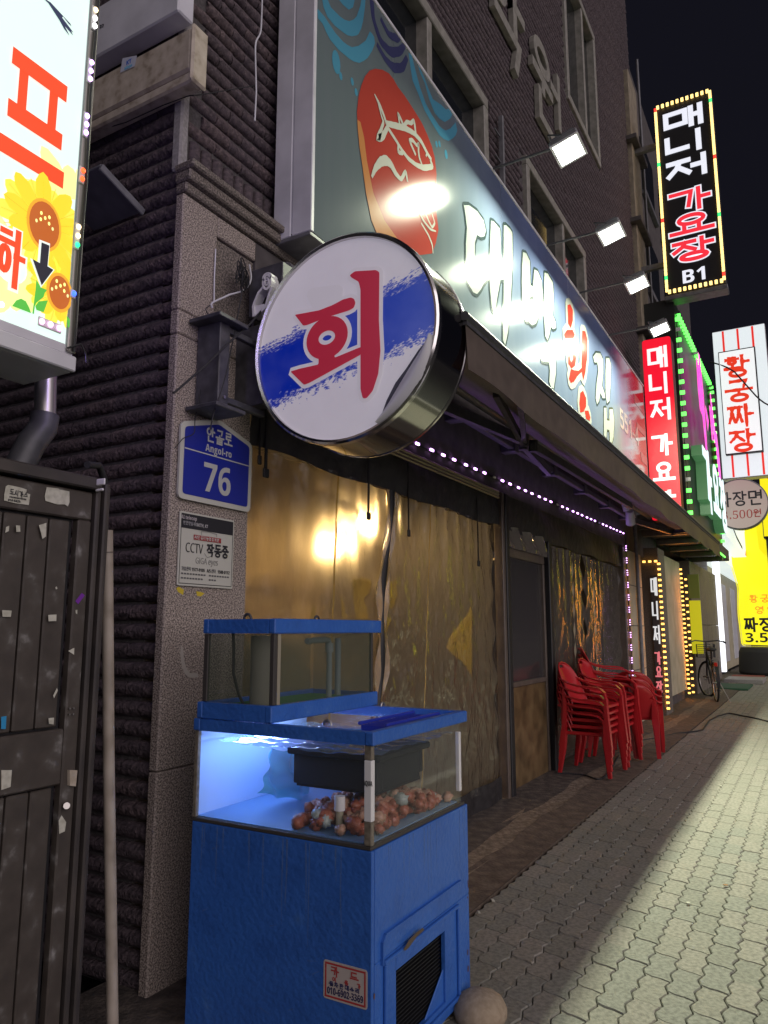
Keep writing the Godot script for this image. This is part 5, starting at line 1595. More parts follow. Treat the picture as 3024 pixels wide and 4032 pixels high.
# ---------- awning ----------
func awning() -> void:
	var b := thing("awning", Vector3(8.2, 3.3, -2.3), "long folding arm awning with dark brown front valance under the blue sign", "awning")
	var g := geo()
	g.sheet(func(a, c): return Vector3(2.95 + 10.6 * a, 3.42 - 0.5 * c + 0.03 * a - 0.05 * sin(PI * c), -2.33 + 1.03 * c), 40, 10)
	obj("fabric", g, M.awning_cloth, b)
	g = geo()
	g.strap([Vector3(2.95, 2.905, -1.29), Vector3(13.6, 2.945, -1.29)], [0.06], [0.06], Vector3(0, 1, 0))
	g.cyl(Vector3(2.94, 2.915, -1.268), Vector3(13.61, 2.955, -1.268), 0.022, 0.022, 12)
	obj("front_bar", g, M.dark_steel, b)
	g = geo()
	g.sheet(func(a, c): return Vector3(2.95 + 10.65 * a, 2.66 + 0.235 * c + 0.035 * a + 0.006 * sin(a * 60.0) * (1.0 - c), -1.268 + 0.012 * (1.0 - c) + 0.008 * sin(a * 45.0) * (1.0 - c)), 120, 4)
	obj("valance", g, M.bronze, b)
	g = geo()
	g.cyl(Vector3(2.97, 3.42, -2.33), Vector3(13.5, 3.45, -2.33), 0.05, 0.05, 16)
	obj("roller", g, M.grey_metal, b)
	g = geo()
	g.span(Vector3(2.97, 3.19, -2.38), Vector3(11.75, 3.25, -2.32), 0.006)
	obj("torsion_bar", g, M.dark_steel, b)
	for k in 7:
		g = geo()
		g.span(Vector3(4.0 + 1.25 * k, 3.165, -2.455), Vector3(4.12 + 1.25 * k, 3.275, -2.31), 0.006)
		obj("bar_bracket", g, M.dark_steel, b)
	for q in [[Vector3(4.25, 2.98, -2.05), Vector3(5.87, 3.08, -2.0), Vector3(4.1, 2.93, -1.42)], [Vector3(7.26, 3.09, -2.22), Vector3(5.9, 3.06, -2.02), Vector3(4.6, 3.1, -1.76)], [Vector3(9.9, 3.1, -1.95), Vector3(6.05, 3.07, -1.98), Vector3(6.0, 3.06, -1.97)], [Vector3(11.2, 3.1, -2.2), Vector3(12.6, 3.05, -1.85), Vector3(11.9, 3.0, -1.4)]]:
		g = geo()
		g.strap([q[0], q[1]], [0.075], [0.045], Vector3(0, 1, 0))
		obj("folding_arm", g, M.dark_steel, b)
		g = geo()
		g.strap([q[1], q[2]], [0.06], [0.04], Vector3(0, 1, 0))
		g.cyl(q[1] + Vector3(0, -0.05, 0), q[1] + Vector3(0, 0.05, 0), 0.04, 0.04, 14)
		obj("forearm", g, M.dark_steel, b)
	# purple light string under the awning
	var s := thing("purple_light_string", Vector3(8.5, 2.9, -2.43), "string of purple LED modules under the awning and down the shop jamb", "light string")
	g = geo()
	g.tube([Vector3(4.6, 2.85, -2.44), Vector3(11.84, 2.97, -2.44)], 0.006, 5)
	g.tube([Vector3(11.76, 2.95, -2.425), Vector3(11.76, 0.5, -2.425)], 0.006, 5)
	obj("wire", g, M.rubber, s)
	var m := geo()
	m.world = false
	m.box(Vector3.ZERO, Vector3(0.055, 0.02, 0.014), 0.004)
	var on := m.mesh()
	var x := 4.72
	var i := 0
	while x < 11.85:
		var t := Transform3D(Basis.from_euler(Vector3(0, 0, 0.017)), Vector3(x, 2.853 + (x - 4.6) * 0.0166, -2.428))
		part("light_module", on, M.white if i % 9 == 7 else M.led_purple, s, t)
		x += 0.205 if i % 3 else 0.24
		i += 1
	for k in 12:
		for e in 3:
			part("light_module", on, M.led_purple, s, Transform3D(Basis.from_scale(Vector3(0.55, 0.5, 1)), Vector3(11.76, 2.78 - 0.19 * k - 0.035 * e, -2.418)))
	lamp_area("purple_string_light", Vector3(8.3, 2.91, -2.405), Vector3(0, 0.75, 0.8), Vector3.UP, Vector2(7.0, 0.02), Color(0.7, 0.52, 1.0), 0.28)
	lamp_area("purple_jamb_light", Vector3(11.76, 1.7, -2.4), Vector3(0, 0, 1), Vector3.UP, Vector2(0.03, 2.1), Color(0.66, 0.45, 1.0), 0.12)
	# small camera at the far end
	var c := thing("security_camera", Vector3(11.0, 3.15, -2.2), "small white dome camera hanging under the far end of the awning", "camera")
	g = geo()
	g.cyl(Vector3(10.85, 3.32, -2.22), Vector3(10.9, 3.2, -2.2), 0.05, 0.055, 14)
	obj("mount", g, M.white_metal, c)
	g = geo()
	g.cyl(Vector3(10.98, 3.2, -2.18), Vector3(11.1, 3.03, -2.2), 0.06, 0.07, 16)
	obj("body", g, M.white_metal, c)
	g = geo()
	g.ball(Vector3(11.11, 3.02, -2.2), Vector3(0.045, 0.03, 0.045), 12, 6)
	obj("lens", g, M.black, c)
	g = geo()
	g.tube([Vector3(11.0, 3.25, -2.25), Vector3(11.4, 3.2, -2.2), Vector3(11.75, 3.12, -2.25)], 0.012, 6)
	obj("camera_wire", g, M.white_metal, c)

# ---------- clear plastic curtains and the door ----------
func vinyl(tint: Color, alpha: float, rough: float, back: Color) -> StandardMaterial3D:
	var m := StandardMaterial3D.new()
	m.albedo_color = Color(tint.r, tint.g, tint.b).linear_to_srgb()
	m.albedo_color.a = alpha
	m.transparency = BaseMaterial3D.TRANSPARENCY_ALPHA
	m.roughness = rough
	m.uv1_triplanar = true
	m.uv1_world_triplanar = true
	m.uv1_scale = Vector3(0.9, 0.45, 0.9)
	m.normal_enabled = true
	m.normal_texture = noise(0.011, 77, [], 512, 4, FastNoiseLite.TYPE_SIMPLEX_SMOOTH, 7.0)
	m.normal_scale = 0.9
	m.backlight_enabled = true
	m.backlight = back.linear_to_srgb()
	return m

func drape(x0: float, x1: float, y0: float, y1: float, z: float, seed_: float, amp: float, gap0 := 0.0, gap1 := 0.0) -> G:
	var g := geo()
	g.sheet(func(a, c):
		var y: float = lerpf(y0, y1, c)
		var xa: float = x0 + gap0 * (1.0 - c) + 0.02 * sin(y * 7.0 + seed_) * (1.0 if gap0 != 0.0 else 0.0)
		var xb: float = x1 + gap1 * (1.0 - c) + 0.025 * sin(y * 6.0 + seed_) * (1.0 if gap1 != 0.0 else 0.0)
		var x: float = lerpf(xa, xb, a)
		var e: float = pow(absf(a * 2.0 - 1.0), 6.0)
		var w := amp * (sin(x * 3.1 + seed_ + y * 0.7) * 0.6 + sin(x * 9.0 + y * 2.2 + seed_ * 3.0) * 0.25 + e * sin(y * 17.0 + seed_) * 0.8 + 0.3 * sin(x * 21.0 - y * 13.0) * (0.2 + e))
		w += amp * 0.9 * exp(-8.0 * (1.0 - c)) * sin(x * 26.0 + seed_)
		return Vector3(x, y, z + w), 70, 50)
	return g

func curtains() -> void:
	var amber := vinyl(Color(0.17, 0.135, 0.08), 0.3, 0.19, Color(0.16, 0.125, 0.07))
	amber.refraction_enabled = true      # cloudy sheet: what stands behind it is blurred
	amber.refraction_scale = 0.022
	amber.albedo_color = Color(0.74, 0.68, 0.56, 0.18)
	amber.roughness = 0.3
	amber.normal_enabled = false
	var film := vinyl(Color(0.3, 0.28, 0.24), 0.05, 0.17, Color(0.02, 0.02, 0.02))  # added gloss sheet in front, only there for reflections
	film.normal_scale = 1.0
	var grey := vinyl(Color(0.17, 0.135, 0.08), 0.3, 0.19, Color(0.1, 0.09, 0.07))
	grey.refraction_enabled = true
	grey.refraction_scale = 0.022
	grey.albedo_color = Color(0.6, 0.57, 0.5, 0.16)
	grey.roughness = 0.28
	grey.normal_enabled = false
	var film2 := vinyl(Color(0.3, 0.28, 0.26), 0.05, 0.12, Color(0.02, 0.02, 0.02))
	film2.normal_scale = 1.6
	var cloth := paint(0.7, 0.6, 0.02, 0.7)  # yellow for the painted reflections of signs in the vinyl
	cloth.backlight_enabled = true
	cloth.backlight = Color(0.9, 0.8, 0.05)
	var clear := vinyl(Color(0.16, 0.145, 0.13), 0.34, 0.2, Color(0.1, 0.09, 0.08))
	var b := thing("plastic_curtain", Vector3(3.6, 0, -2.5), "amber lit clear plastic curtain between the granite pilaster and the dark zip", "curtain", "plastic curtains of the shop front")
	obj("sheet", drape(2.88, 4.40, 0.16, 2.46, -2.515, 0.4, 0.014, 0.0, -0.3), amber, b)
	obj("sheen_film", drape(2.88, 4.40, 0.16, 2.46, -2.488, 0.4, 0.014, 0.0, -0.3), film, b)
	var g := geo()
	g.sheet(func(a, c): return Vector3(3.66 + 0.105 * (c - 0.3) + 0.02 * a, 0.2 + 2.25 * c, -2.482 + 0.003 * sin(c * 40.0)), 1, 24)
	obj("seam", g, vinyl(Color(0.4, 0.3, 0.1), 0.85, 0.24, Color(0.6, 0.42, 0.12)), b)
	b = thing("plastic_curtain", Vector3(5.4, 0, -2.5), "wrinkled clear plastic curtain between the dark zip and the black door post", "curtain", "plastic curtains of the shop front")
	obj("sheet", drape(4.46, 6.42, 0.16, 2.46, -2.52, 2.1, 0.018, -0.3, 0.0), grey, b)
	obj("sheen_film", drape(4.46, 6.42, 0.16, 2.46, -2.488, 2.1, 0.018, -0.3, 0.0), film2, b)
	g = geo()
	g.sheet(func(a, c): return Vector3(4.87 + 0.2 * (c - 0.3) + 0.018 * a, 0.2 + 2.25 * c, -2.472 + 0.003 * sin(c * 50.0)), 1, 24)
	obj("seam", g, vinyl(Color(0.4, 0.3, 0.12), 0.85, 0.24, Color(0.5, 0.36, 0.12)), b)
	g = geo()
	g.sheet(func(a, c):
		var y: float = 0.1 + 2.36 * c
		return Vector3(4.11 + 0.3 * c + 0.026 * sin(y * 6.0 + 0.4) + (a - 0.5) * (0.05 + 0.025 * sin(y * 11.0)), y, -2.476 + 0.012 * sin(a * PI)), 4, 50)
	meta(obj("curtain_zip", g, M.black), "dark wavy zip line joining the two amber plastic curtains", "zip")
	for s in [-1.0, 1.0]:
		g = geo()
		g.sheet(func(a, c):
			var y: float = 0.1 + 2.36 * c
			return Vector3(4.11 + 0.3 * c + 0.026 * sin(y * 6.0 + 0.4) + s * (0.048 + 0.012 * sin(y * 11.0)) + (a - 0.5) * 0.04, y, -2.474 + 0.014 * sin(a * PI + y * 14.0)), 4, 60)
		meta(obj("zip_tape", g, vinyl(Color(0.42, 0.32, 0.22), 0.8, 0.24, Color(0.3, 0.22, 0.12))), "crumpled clear tape on the " + ("left" if s < 0 else "right") + " side of the dark curtain zip", "tape")
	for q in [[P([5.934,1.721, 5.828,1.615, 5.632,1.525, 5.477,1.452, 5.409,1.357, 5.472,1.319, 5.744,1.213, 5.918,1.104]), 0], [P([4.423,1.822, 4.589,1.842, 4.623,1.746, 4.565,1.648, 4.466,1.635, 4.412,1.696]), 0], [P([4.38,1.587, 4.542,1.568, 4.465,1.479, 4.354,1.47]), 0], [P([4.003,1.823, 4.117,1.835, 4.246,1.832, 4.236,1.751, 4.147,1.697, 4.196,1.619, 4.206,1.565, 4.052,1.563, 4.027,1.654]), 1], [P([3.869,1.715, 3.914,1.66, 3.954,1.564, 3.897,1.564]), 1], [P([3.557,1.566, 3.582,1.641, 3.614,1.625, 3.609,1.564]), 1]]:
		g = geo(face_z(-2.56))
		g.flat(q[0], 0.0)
		obj("yellow_reflection", g, cloth, b)  # flat patches painted as reflections of yellow signs
	b = thing("plastic_curtain", Vector3(9.0, 0, -2.5), "greyish clear plastic sheet behind the stacked red chairs", "curtain", "plastic curtains of the shop front")
	obj("sheet", drape(7.98, 9.5, 0.06, 2.45, -2.52, 3.4, 0.018), clear, b)
	for q in [[8.9, 0.04], [9.9, 0.035]]:
		g = geo()
		g.sheet(func(a, c): return Vector3(q[0] + 0.04 * a + 0.03 * c, 0.1 + 2.3 * c, -2.49 + 0.008 * sin(c * 60.0 + a * 3.0)), 2, 60)
		obj("seam", g, vinyl(Color(0.32, 0.28, 0.2), 0.8, 0.2, Color(0.2, 0.16, 0.1)), b)
	b = thing("plastic_curtain", Vector3(10.5, 0, -2.5), "dim clear plastic sheet next to the jamb with the purple lights", "curtain", "plastic curtains of the shop front")
	obj("sheet", drape(9.6, 11.6, 0.06, 2.45, -2.53, 1.2, 0.02), clear, b)
	# dark tarp band and hanging straps
	b = thing("black_tarp", Vector3(5.0, 2.6, -2.49), "black tarpaulin band rolled above the plastic curtains", "tarpaulin")
	g = geo()
	g.sheet(func(a, c): return Vector3(2.88 + 8.75 * a, 2.45 + 0.33 * c + 0.012 * sin(a * 50.0) * (1.0 - c), -2.475 + 0.014 * sin(a * 34.0 + c * 3.0) + 0.01 * c), 120, 6)
	obj("cloth", g, M.tarp, b)
	g = geo()
	g.sheet(func(a, c): return Vector3(4.25 + 2.15 * a, 0.02 + 0.2 * c, -2.47 + 0.012 * sin(a * 24.0)), 40, 3)
	obj("skirt", g, M.tarp, b)
	for q in [[3.0, 2.34, 0.02], [4.06, 2.25, 0.018], [4.62, 2.2, 0.014], [5.9, 2.08, 0.018], [2.95, 2.4, 0.012]]:
		g = geo()
		g.span(Vector3(q[0], q[1], -2.46), Vector3(q[0] + q[2], 2.7, -2.454))
		g.box(Vector3(q[0] + q[2] * 0.5, q[1] - 0.02, -2.455), Vector3(q[2] * 2.2, 0.05, 0.014), 0.004)
		obj("strap", g, M.black, b)
	# shutter track over the curtain
	b = thing("shutter_track", Vector3(5.2, 2.74, -2.44), "ribbed metal shutter track running above the black tarpaulin", "track")
	for k in 3:
		g = geo()
		g.cyl(Vector3(3.0, 2.708 + 0.026 * k, -2.435), Vector3(6.36, 2.708 + 0.026 * k, -2.435), 0.0125, 0.0125, 10)
		obj("rib", g, paint(0.35, 0.3, 0.2, 0.35, 0.8), b)
	# posts and sliding door
	var n := 0
	for q in [[6.44, 6.5, 0.06, -2.43], [6.51, 6.6, 0.09, -2.42], [7.9, 8.0, 0.1, -2.45]]:
		g = geo()
		g.span(Vector3(q[0], 0.02, q[3] - 0.09), Vector3(q[1], 2.775 if n < 2 else 2.46, q[3]), 0.008)
		meta(obj("door_post", g, M.bronze if n == 0 else M.black), ["brown metal edge strip at the right end of the amber curtain", "black steel post left of the sliding door", "black steel post between sliding door and stacked red chairs"][n], "post")
		n += 1
	b = thing("sliding_door", Vector3(7.2, 0, -2.52), "dull brown sliding door with a dark glass upper pane", "door")
	g = geo()
	g.span(Vector3(6.62, 2.2, -2.56), Vector3(7.88, 2.29, -2.5), 0.006)
	g.span(Vector3(6.62, 0.03, -2.56), Vector3(6.67, 2.2, -2.5), 0.006)
	g.span(Vector3(7.83, 0.03, -2.56), Vector3(7.88, 2.2, -2.5), 0.006)
	g.span(Vector3(6.67, 0.95, -2.56), Vector3(7.83, 1.0, -2.5), 0.006)
	obj("frame", g, M.bronze, b)
	g = geo()
	g.span(Vector3(6.67, 0.03, -2.545), Vector3(7.83, 0.95, -2.515))
	obj("lower_panel", g, textured(noise(0.008, 80, [[0.0, 0.06, 0.04, 0.02], [0.5, 0.13, 0.085, 0.04], [1.0, 0.2, 0.14, 0.07]], 512, 6), 0.8, 0.35), b)
	g = geo()
	g.span(Vector3(6.67, 1.0, -2.535), Vector3(7.83, 2.2, -2.527))
	var dp := paint(0.06, 0.055, 0.055, 0.12)
	dp.transparency = BaseMaterial3D.TRANSPARENCY_ALPHA
	dp.albedo_color.a = 0.75
	obj("pane", g, dp, b)
	g = geo()
	g.sheet(func(a, c): return Vector3(6.62 + 1.26 * a, 2.28 + 0.2 * c, -2.47 + 0.03 * sin(a * 20.0 + c * 4.0) * (0.3 + c)), 40, 6)
	meta(obj("rolled_plastic", g, vinyl(Color(0.2, 0.18, 0.17), 0.6, 0.15, Color(0.15, 0.13, 0.12))), "bunched clear plastic over the sliding door", "plastic sheet")

# ---------- tanks ----------
func bars(g: G, a: Vector3, b: Vector3, w: float) -> void:
	# a rectangular frame of bars lying in the box a-b
	g.span(Vector3(a.x, a.y, b.z - w), Vector3(b.x, b.y, b.z), 0.004)
	g.span(Vector3(a.x, a.y, a.z), Vector3(b.x, b.y, a.z + w), 0.004)
	g.span(Vector3(a.x + 0.001, a.y + 0.001, a.z + w), Vector3(a.x + w, b.y - 0.001, b.z - w), 0.0)
	g.span(Vector3(b.x - w, a.y + 0.001, a.z + w), Vector3(b.x - 0.001, b.y - 0.001, b.z - w), 0.0)

func ring_handle(g: G, at: Vector3, r: float, along: Vector3) -> void:
	var p := []
	for k in 9:
		var a := PI * k / 8.0
		p.append(at + along * cos(a) * r + Vector3.UP * sin(a) * r * 1.1)
	g.tube(p, 0.0055, 6)

func tanks() -> void:
	var x0 := 2.232; var x1 := 3.02; var z0 := -2.14; var z1 := -1.33
	var b := thing("fish_tank_cabinet", Vector3(2.63, 0, -1.74), "blue painted cabinet with black vent under the lower fish tank", "cabinet")
	var g := geo()
	g.span(Vector3(x0, 0.03, z0), Vector3(x0 + 0.018, 0.768, z1), 0.003)
	obj("end_panel", g, M.blue, b)
	# front with an opening for the vent
	g = geo()
	g.span(Vector3(x0 + 0.019, 0.415, z1 - 0.018), Vector3(x1, 0.768, z1 + 0.0012), 0.002)
	g.span(Vector3(x0 + 0.019, 0.03, z1 - 0.018), Vector3(2.395, 0.414, z1 + 0.001), 0.002)
	g.span(Vector3(2.787, 0.03, z1 - 0.018), Vector3(x1, 0.414, z1 + 0.001), 0.002)
	g.span(Vector3(2.396, 0.345, z1 - 0.018), Vector3(2.786, 0.414, z1 + 0.0006))
	g.span(Vector3(2.396, 0.03, z1 - 0.018), Vector3(2.786, 0.09, z1 + 0.0006))
	obj("front_panel", g, M.blue, b)
	g = geo()
	bars2(g, 2.305, 0.06, 2.905, 0.408, z1 + 0.001, 0.014, 0.012)
	obj("door_frame", g, M.blue, b)
	g = geo()
	g.span(Vector3(2.31, 0.485, z1), Vector3(2.925, 0.492, z1 + 0.012))
	g.span(Vector3(2.288, 0.40, z1), Vector3(2.294, 0.47, z1 + 0.012))
	g.strap([Vector3(2.291, 0.468, z1 + 0.006), Vector3(2.31, 0.4885, z1 + 0.006)], [0.012], [0.007], Vector3(0, 0, 1))
	obj("drip_edge", g, M.blue, b)
	g = geo()
	g.span(Vector3(2.38, 0.06, z1 - 0.16), Vector3(2.8, 0.36, z1 - 0.12))
	obj("vent_back", g, M.black, b)
	for k in 18:
		g = geo()
		g.span(Vector3(2.397, 0.097 + 0.0138 * k, z1 - 0.04), Vector3(2.785, 0.1 + 0.0138 * k, z1 - 0.02))
		obj("vent_slat", g, M.black, b)
	g = geo(Transform3D(Basis.from_euler(Vector3(0, 0, 0.62)), Vector3(2.72, 0.13, z1 - 0.012)))
	g.span(Vector3(-0.18, -0.12, -0.003), Vector3(0.2, 0.02, 0.003), 0.002)
	obj("loose_panel", g, M.blue, b)
	g = geo()
	g.span(Vector3(x0 + 0.019, 0.03, z0), Vector3(x1, 0.767, z0 + 0.018))
	g.span(Vector3(x1 - 0.018, 0.03, z0 + 0.019), Vector3(x1 - 0.001, 0.767, z1 - 0.019))
	g.span(Vector3(x0 + 0.019, 0.75, z0 + 0.019), Vector3(x1 - 0.019, 0.766, z1 - 0.019))
	obj("back_panel", g, M.blue, b)
	g = geo()
	for k in [[x0 + 0.05, z1 - 0.06], [x1 - 0.06, z1 - 0.06], [x0 + 0.05, z0 + 0.06], [x1 - 0.06, z0 + 0.06]]:
		g.cut()
		g.cyl(Vector3(k[0], 0, k[1]), Vector3(k[0], 0.03, k[1]), 0.025, 0.025, 12)
	obj("foot", g, M.rubber, b)
	# rust streaks at the door
	g = geo(face_z(z1 + 0.0165))
	g.flat(P([2.42,0.407, 2.46,0.423, 2.518,0.429, 2.567,0.429, 2.579,0.417, 2.518,0.414, 2.46,0.399, 2.431,0.398]), 0.0)
	obj("scrape", g, paint(0.1, 0.075, 0.05, 0.8), b)
	# drips, salt and scuffs on the paint
	var salt := paint(0.2, 0.3, 0.45, 0.7)
	salt.transparency = BaseMaterial3D.TRANSPARENCY_ALPHA
	salt.albedo_color.a = 0.32
	salt.roughness = 0.7
	for k in 14:
		var zz := rng.randf_range(-2.1, -1.36)
		var ln := rng.randf_range(0.06, 0.34)
		g = geo(face_x(x0 - 0.0008))
		g.ribbon(P([zz, 0.762, zz + rng.randf_range(-0.004, 0.004), 0.762 - ln * 0.5, zz + rng.randf_range(-0.006, 0.006), 0.762 - ln]), [rng.randf_range(0.003, 0.008), 0.004, 0.001], 0.0)
		obj("drip_mark", g, salt, b)
		var xx := rng.randf_range(2.26, 2.99)
		g = geo(face_z(z1 + 0.0018))
		g.ribbon(P([xx, 0.762, xx + rng.randf_range(-0.004, 0.004), 0.762 - ln * 0.4, xx + rng.randf_range(-0.006, 0.006), 0.762 - ln * 0.8]), [rng.randf_range(0.003, 0.008), 0.004, 0.001], 0.0)
		obj("drip_mark", g, salt, b)
	for k in 9:
		var o := Vector2(rng.randf_range(-2.1, -1.4), rng.randf_range(0.1, 0.7))
		g = geo(face_x(x0 - 0.0009))
		g.ribbon(P([o.x, o.y, o.x + rng.randf_range(0.01, 0.05), o.y + rng.randf_range(-0.02, 0.02)]), [0.0025, 0.0008], 0.0)
		obj("scratch", g, salt, b)
	var rust := paint(0.12, 0.055, 0.025, 0.9)
	for k in 10:
		g = geo(face_z(z1 + 0.0022))
		g.flat(oval(Vector2([2.25, 3.005][k % 2] + rng.randf_range(-0.008, 0.008), rng.randf_range(0.05, 0.5)), Vector2(rng.randf_range(0.003, 0.007), rng.randf_range(0.004, 0.014)), 9), 0.0)
		obj("rust_spot", g, rust, b)
	# card sticker
	var s := thing("card_sticker", Vector3(2.23, 0.34, -1.43), "white sticker with red frame and phone number on the blue cabinet", "sticker")
	var t := face_x(x0 - 0.0005)
	g = geo(t)
	g.prism(rounded(rect(-1.517, 0.283, -1.345, 0.402), 0.01), 0.0, 0.001)
	obj("paper", g, paint(0.5, 0.44, 0.4, 0.5), s)
	g = geo(t)
	g.ribbon(rect(-1.508, 0.292, -1.354, 0.393), [0.006], 0.0016, true)
	hangul(g, "카드", Vector2(-1.485, 0.386), Vector2(0.03, 0.028), Vector2(0.075, -0.002), 0.0045, 0.0016)
	hangul(g, "이용가", Vector2(-1.48, 0.354), Vector2(0.014, 0.013), Vector2(0.048, 0), 0.003, 0.0016)
	obj("red_print", g, paint(0.42, 0.04, 0.04, 0.6), s)
	g = geo(t)
	hangul(g, "물차판매수리", Vector2(-1.492, 0.339), Vector2(0.015, 0.013), Vector2(0.0205, 0), 0.0032, 0.0016)
	obj("small_print", g, paint(0.04, 0.04, 0.12, 0.6), s)
	words("010-6902-3369", 0.021, Vector2(-1.431, 0.31), 0.0016, t, paint(0.02, 0.018, 0.08), s, 0.72)
	# lower tank
	var murky := paint(0.1, 0.13, 0.085, 0.04)
	murky.transparency = BaseMaterial3D.TRANSPARENCY_ALPHA
	murky.albedo_color.a = 0.2
	murky.metallic_specular = 0.4
	var k := thing("lower_fish_tank", Vector3(2.63, 0.77, -1.74), "lit blue rimmed glass tank full of sea squirts on the blue cabinet", "fish tank")
	var lx := 2.96
	g = geo()
	g.span(Vector3(x0, 0.769, z0), Vector3(x1 - 0.02, 0.783, z1 - 0.004), 0.002)
	obj("base", g, M.silicone, k)
	for q in [[Vector3(x0 + 0.004, 0.784, z0 + 0.02), Vector3(x0 + 0.012, 1.12, z1 - 0.02), "end_pane"], [Vector3(x0 + 0.02, 0.784, z1 - 0.012), Vector3(lx, 1.12, z1 - 0.004), "front_pane"]]:
		g = geo()
		g.span(q[0], q[1])
		obj(q[2], g, M.pane, k)
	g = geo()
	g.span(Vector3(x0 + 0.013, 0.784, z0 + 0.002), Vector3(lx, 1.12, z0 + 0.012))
	obj("back_liner", g, paint(0.42, 0.6, 0.88, 0.5), k)  # blue film, paled to stand for light scattered in cloudy water
	g = geo()
	g.span(Vector3(x0 + 0.013, 0.784, z0 + 0.013), Vector3(lx, 0.788, z1 - 0.02))
	obj("floor_liner", g, paint(0.1, 0.2, 0.36, 0.5), k)
	g = geo()
	g.span(Vector3(lx + 0.001, 0.784, z0 + 0.02), Vector3(lx + 0.009, 1.12, z1 - 0.005))
	obj("far_pane", g, M.pane, k)
	g = geo()
	g.cut()
	g.span(Vector3(x0 - 0.002, 0.784, z1 - 0.03), Vector3(x0 + 0.02, 0.86, z1 - 0.002), 0.002)
	g.cut()
	g.span(Vector3(x0 - 0.002, 1.06, z1 - 0.03), Vector3(x0 + 0.02, 1.11, z1 - 0.002), 0.002)
	g.cut()
	g.span(Vector3(x0 - 0.002, 0.784, z0), Vector3(x0 + 0.016, 1.11, z0 + 0.018), 0.002)
	obj("corner_post", g, textured(noise(0.03, 84, [[0.0, 0.1, 0.085, 0.06], [1.0, 0.25, 0.22, 0.17]], 256), 4.0, 0.6), k)
	g = geo()
	g.cut()
	g.span(Vector3(x0 - 0.003, 0.861, z1 - 0.03), Vector3(x0 + 0.021, 1.059, z1 - 0.001), 0.002)
	g.cut()
	g.span(Vector3(lx - 0.008, 0.83, z1 - 0.02), Vector3(lx + 0.012, 1.07, z1 - 0.002), 0.002)
	obj("corner_tape", g, M.white, k)
	words("AQUA", 0.016, Vector2(-1.345, 0.985), 0.004, face_x(x0), M.ink, k, 0.6)
	g = geo()
	bars(g, Vector3(x0 - 0.01, 1.108, z0 - 0.005), Vector3(x1 - 0.01, 1.154, z1 + 0.012), 0.035)
	obj("rim", g, M.blue, k)
	g = geo()
	g.cut()
	ring_handle(g, Vector3(2.30, 1.154, -1.56), 0.016, Vector3(0, 0, 1))
	g.cut()
	ring_handle(g, Vector3(2.98, 1.154, -1.72), 0.016, Vector3(1, 0, 0))
	obj("handle", g, M.galvanised, k)
	# murky water shows as a pale surface line
	g = geo()
	g.sheet(func(a, c): return Vector3(x0 + 0.014 + (lx - x0 - 0.02) * a, 1.07 + 0.004 * sin(a * 40.0 + c * 17.0) + 0.003 * sin(c * 50.0 - a * 13.0), z1 - 0.014 - (z1 - z0 - 0.03) * c), 30, 30)
	var wm := paint(0.5, 0.75, 0.9, 0.04)
	wm.transparency = BaseMaterial3D.TRANSPARENCY_ALPHA
	wm.albedo_color.a = 0.14
	obj("water_surface", g, wm, k)
	# tube lamp under the rim
	var l := thing("tank_lamp", Vector3(2.4, 1.1, -2.0), "glowing white blue tube lamp at the back of the lower tank", "lamp")
	g = geo()
	g.cyl(Vector3(2.28, 1.118, -2.03), Vector3(2.9, 1.118, -2.03), 0.012, 0.012, 12)
	obj("tube", g, glow(0.55, 0.68, 1.0, 6.0), l)
	g = geo()
	g.span(Vector3(2.27, 1.131, -2.06), Vector3(2.91, 1.14, -2.0), 0.002)
	obj("reflector", g, M.white, l)
	lamp_area("tank_lamp_light", Vector3(2.5, 1.1, -2.03), Vector3(0, -1, 0.15), Vector3(1, 0, 0), Vector2(0.03, 0.5), Color(0.55, 0.7, 1.0), 0.24)
	lamp_area("tank_lamp_glow", Vector3(2.5, 1.125, -1.98), Vector3(0.1, 0.5, 1), Vector3(0, 1, 0), Vector2(0.5, 0.02), Color(0.35, 0.45, 1.0), 0.03)
	# contents
	g = geo()
	for e in [[Vector3(2.42, 0.91, -1.80), Vector3(2.46, 1.02, -1.42)], [Vector3(2.76, 0.93, -1.78), Vector3(2.79, 1.02, -1.42)]]:
		g.span(e[0], e[1], 0.004)
	g.span(Vector3(2.46, 0.91, -1.45), Vector3(2.76, 1.02, -1.42), 0.004)
	g.span(Vector3(2.46, 0.91, -1.80), Vector3(2.76, 1.02, -1.77), 0.004)
	g.span(Vector3(2.43, 0.9, -1.79), Vector3(2.78, 0.912, -1.43))
	g.span(Vector3(2.4, 1.02, -1.82), Vector3(2.82, 1.045, -1.40), 0.006)
	meta(obj("black_crate", g, paint(0.006, 0.006, 0.008, 0.7)), "black plastic crate hanging in the water of the lower tank", "crate")
	g = geo()
	for e in 18:
		g.span(Vector3(2.42 + 0.024 * e, 1.112, -1.49), Vector3(2.426 + 0.024 * e, 1.148, -1.38))
	g.span(Vector3(2.41, 1.148, -1.385), Vector3(2.85, 1.16, -1.37), 0.003)
	g.span(Vector3(2.41, 1.148, -1.5), Vector3(2.85, 1.16, -1.486), 0.003)
	for e in 4:
		g.span(Vector3(2.41, 1.112, -1.48 + 0.03 * e), Vector3(2.85, 1.118, -1.474 + 0.03 * e))
	meta(obj("blue_basket", g, paint(0.02, 0.04, 0.4, 0.4)), "dark blue slotted basket lying in the open top of the lower tank", "basket")
	g = geo()
	var nt := P([2.46,1.014, 2.653,1, 2.386,0.861, 2.775,0.748])
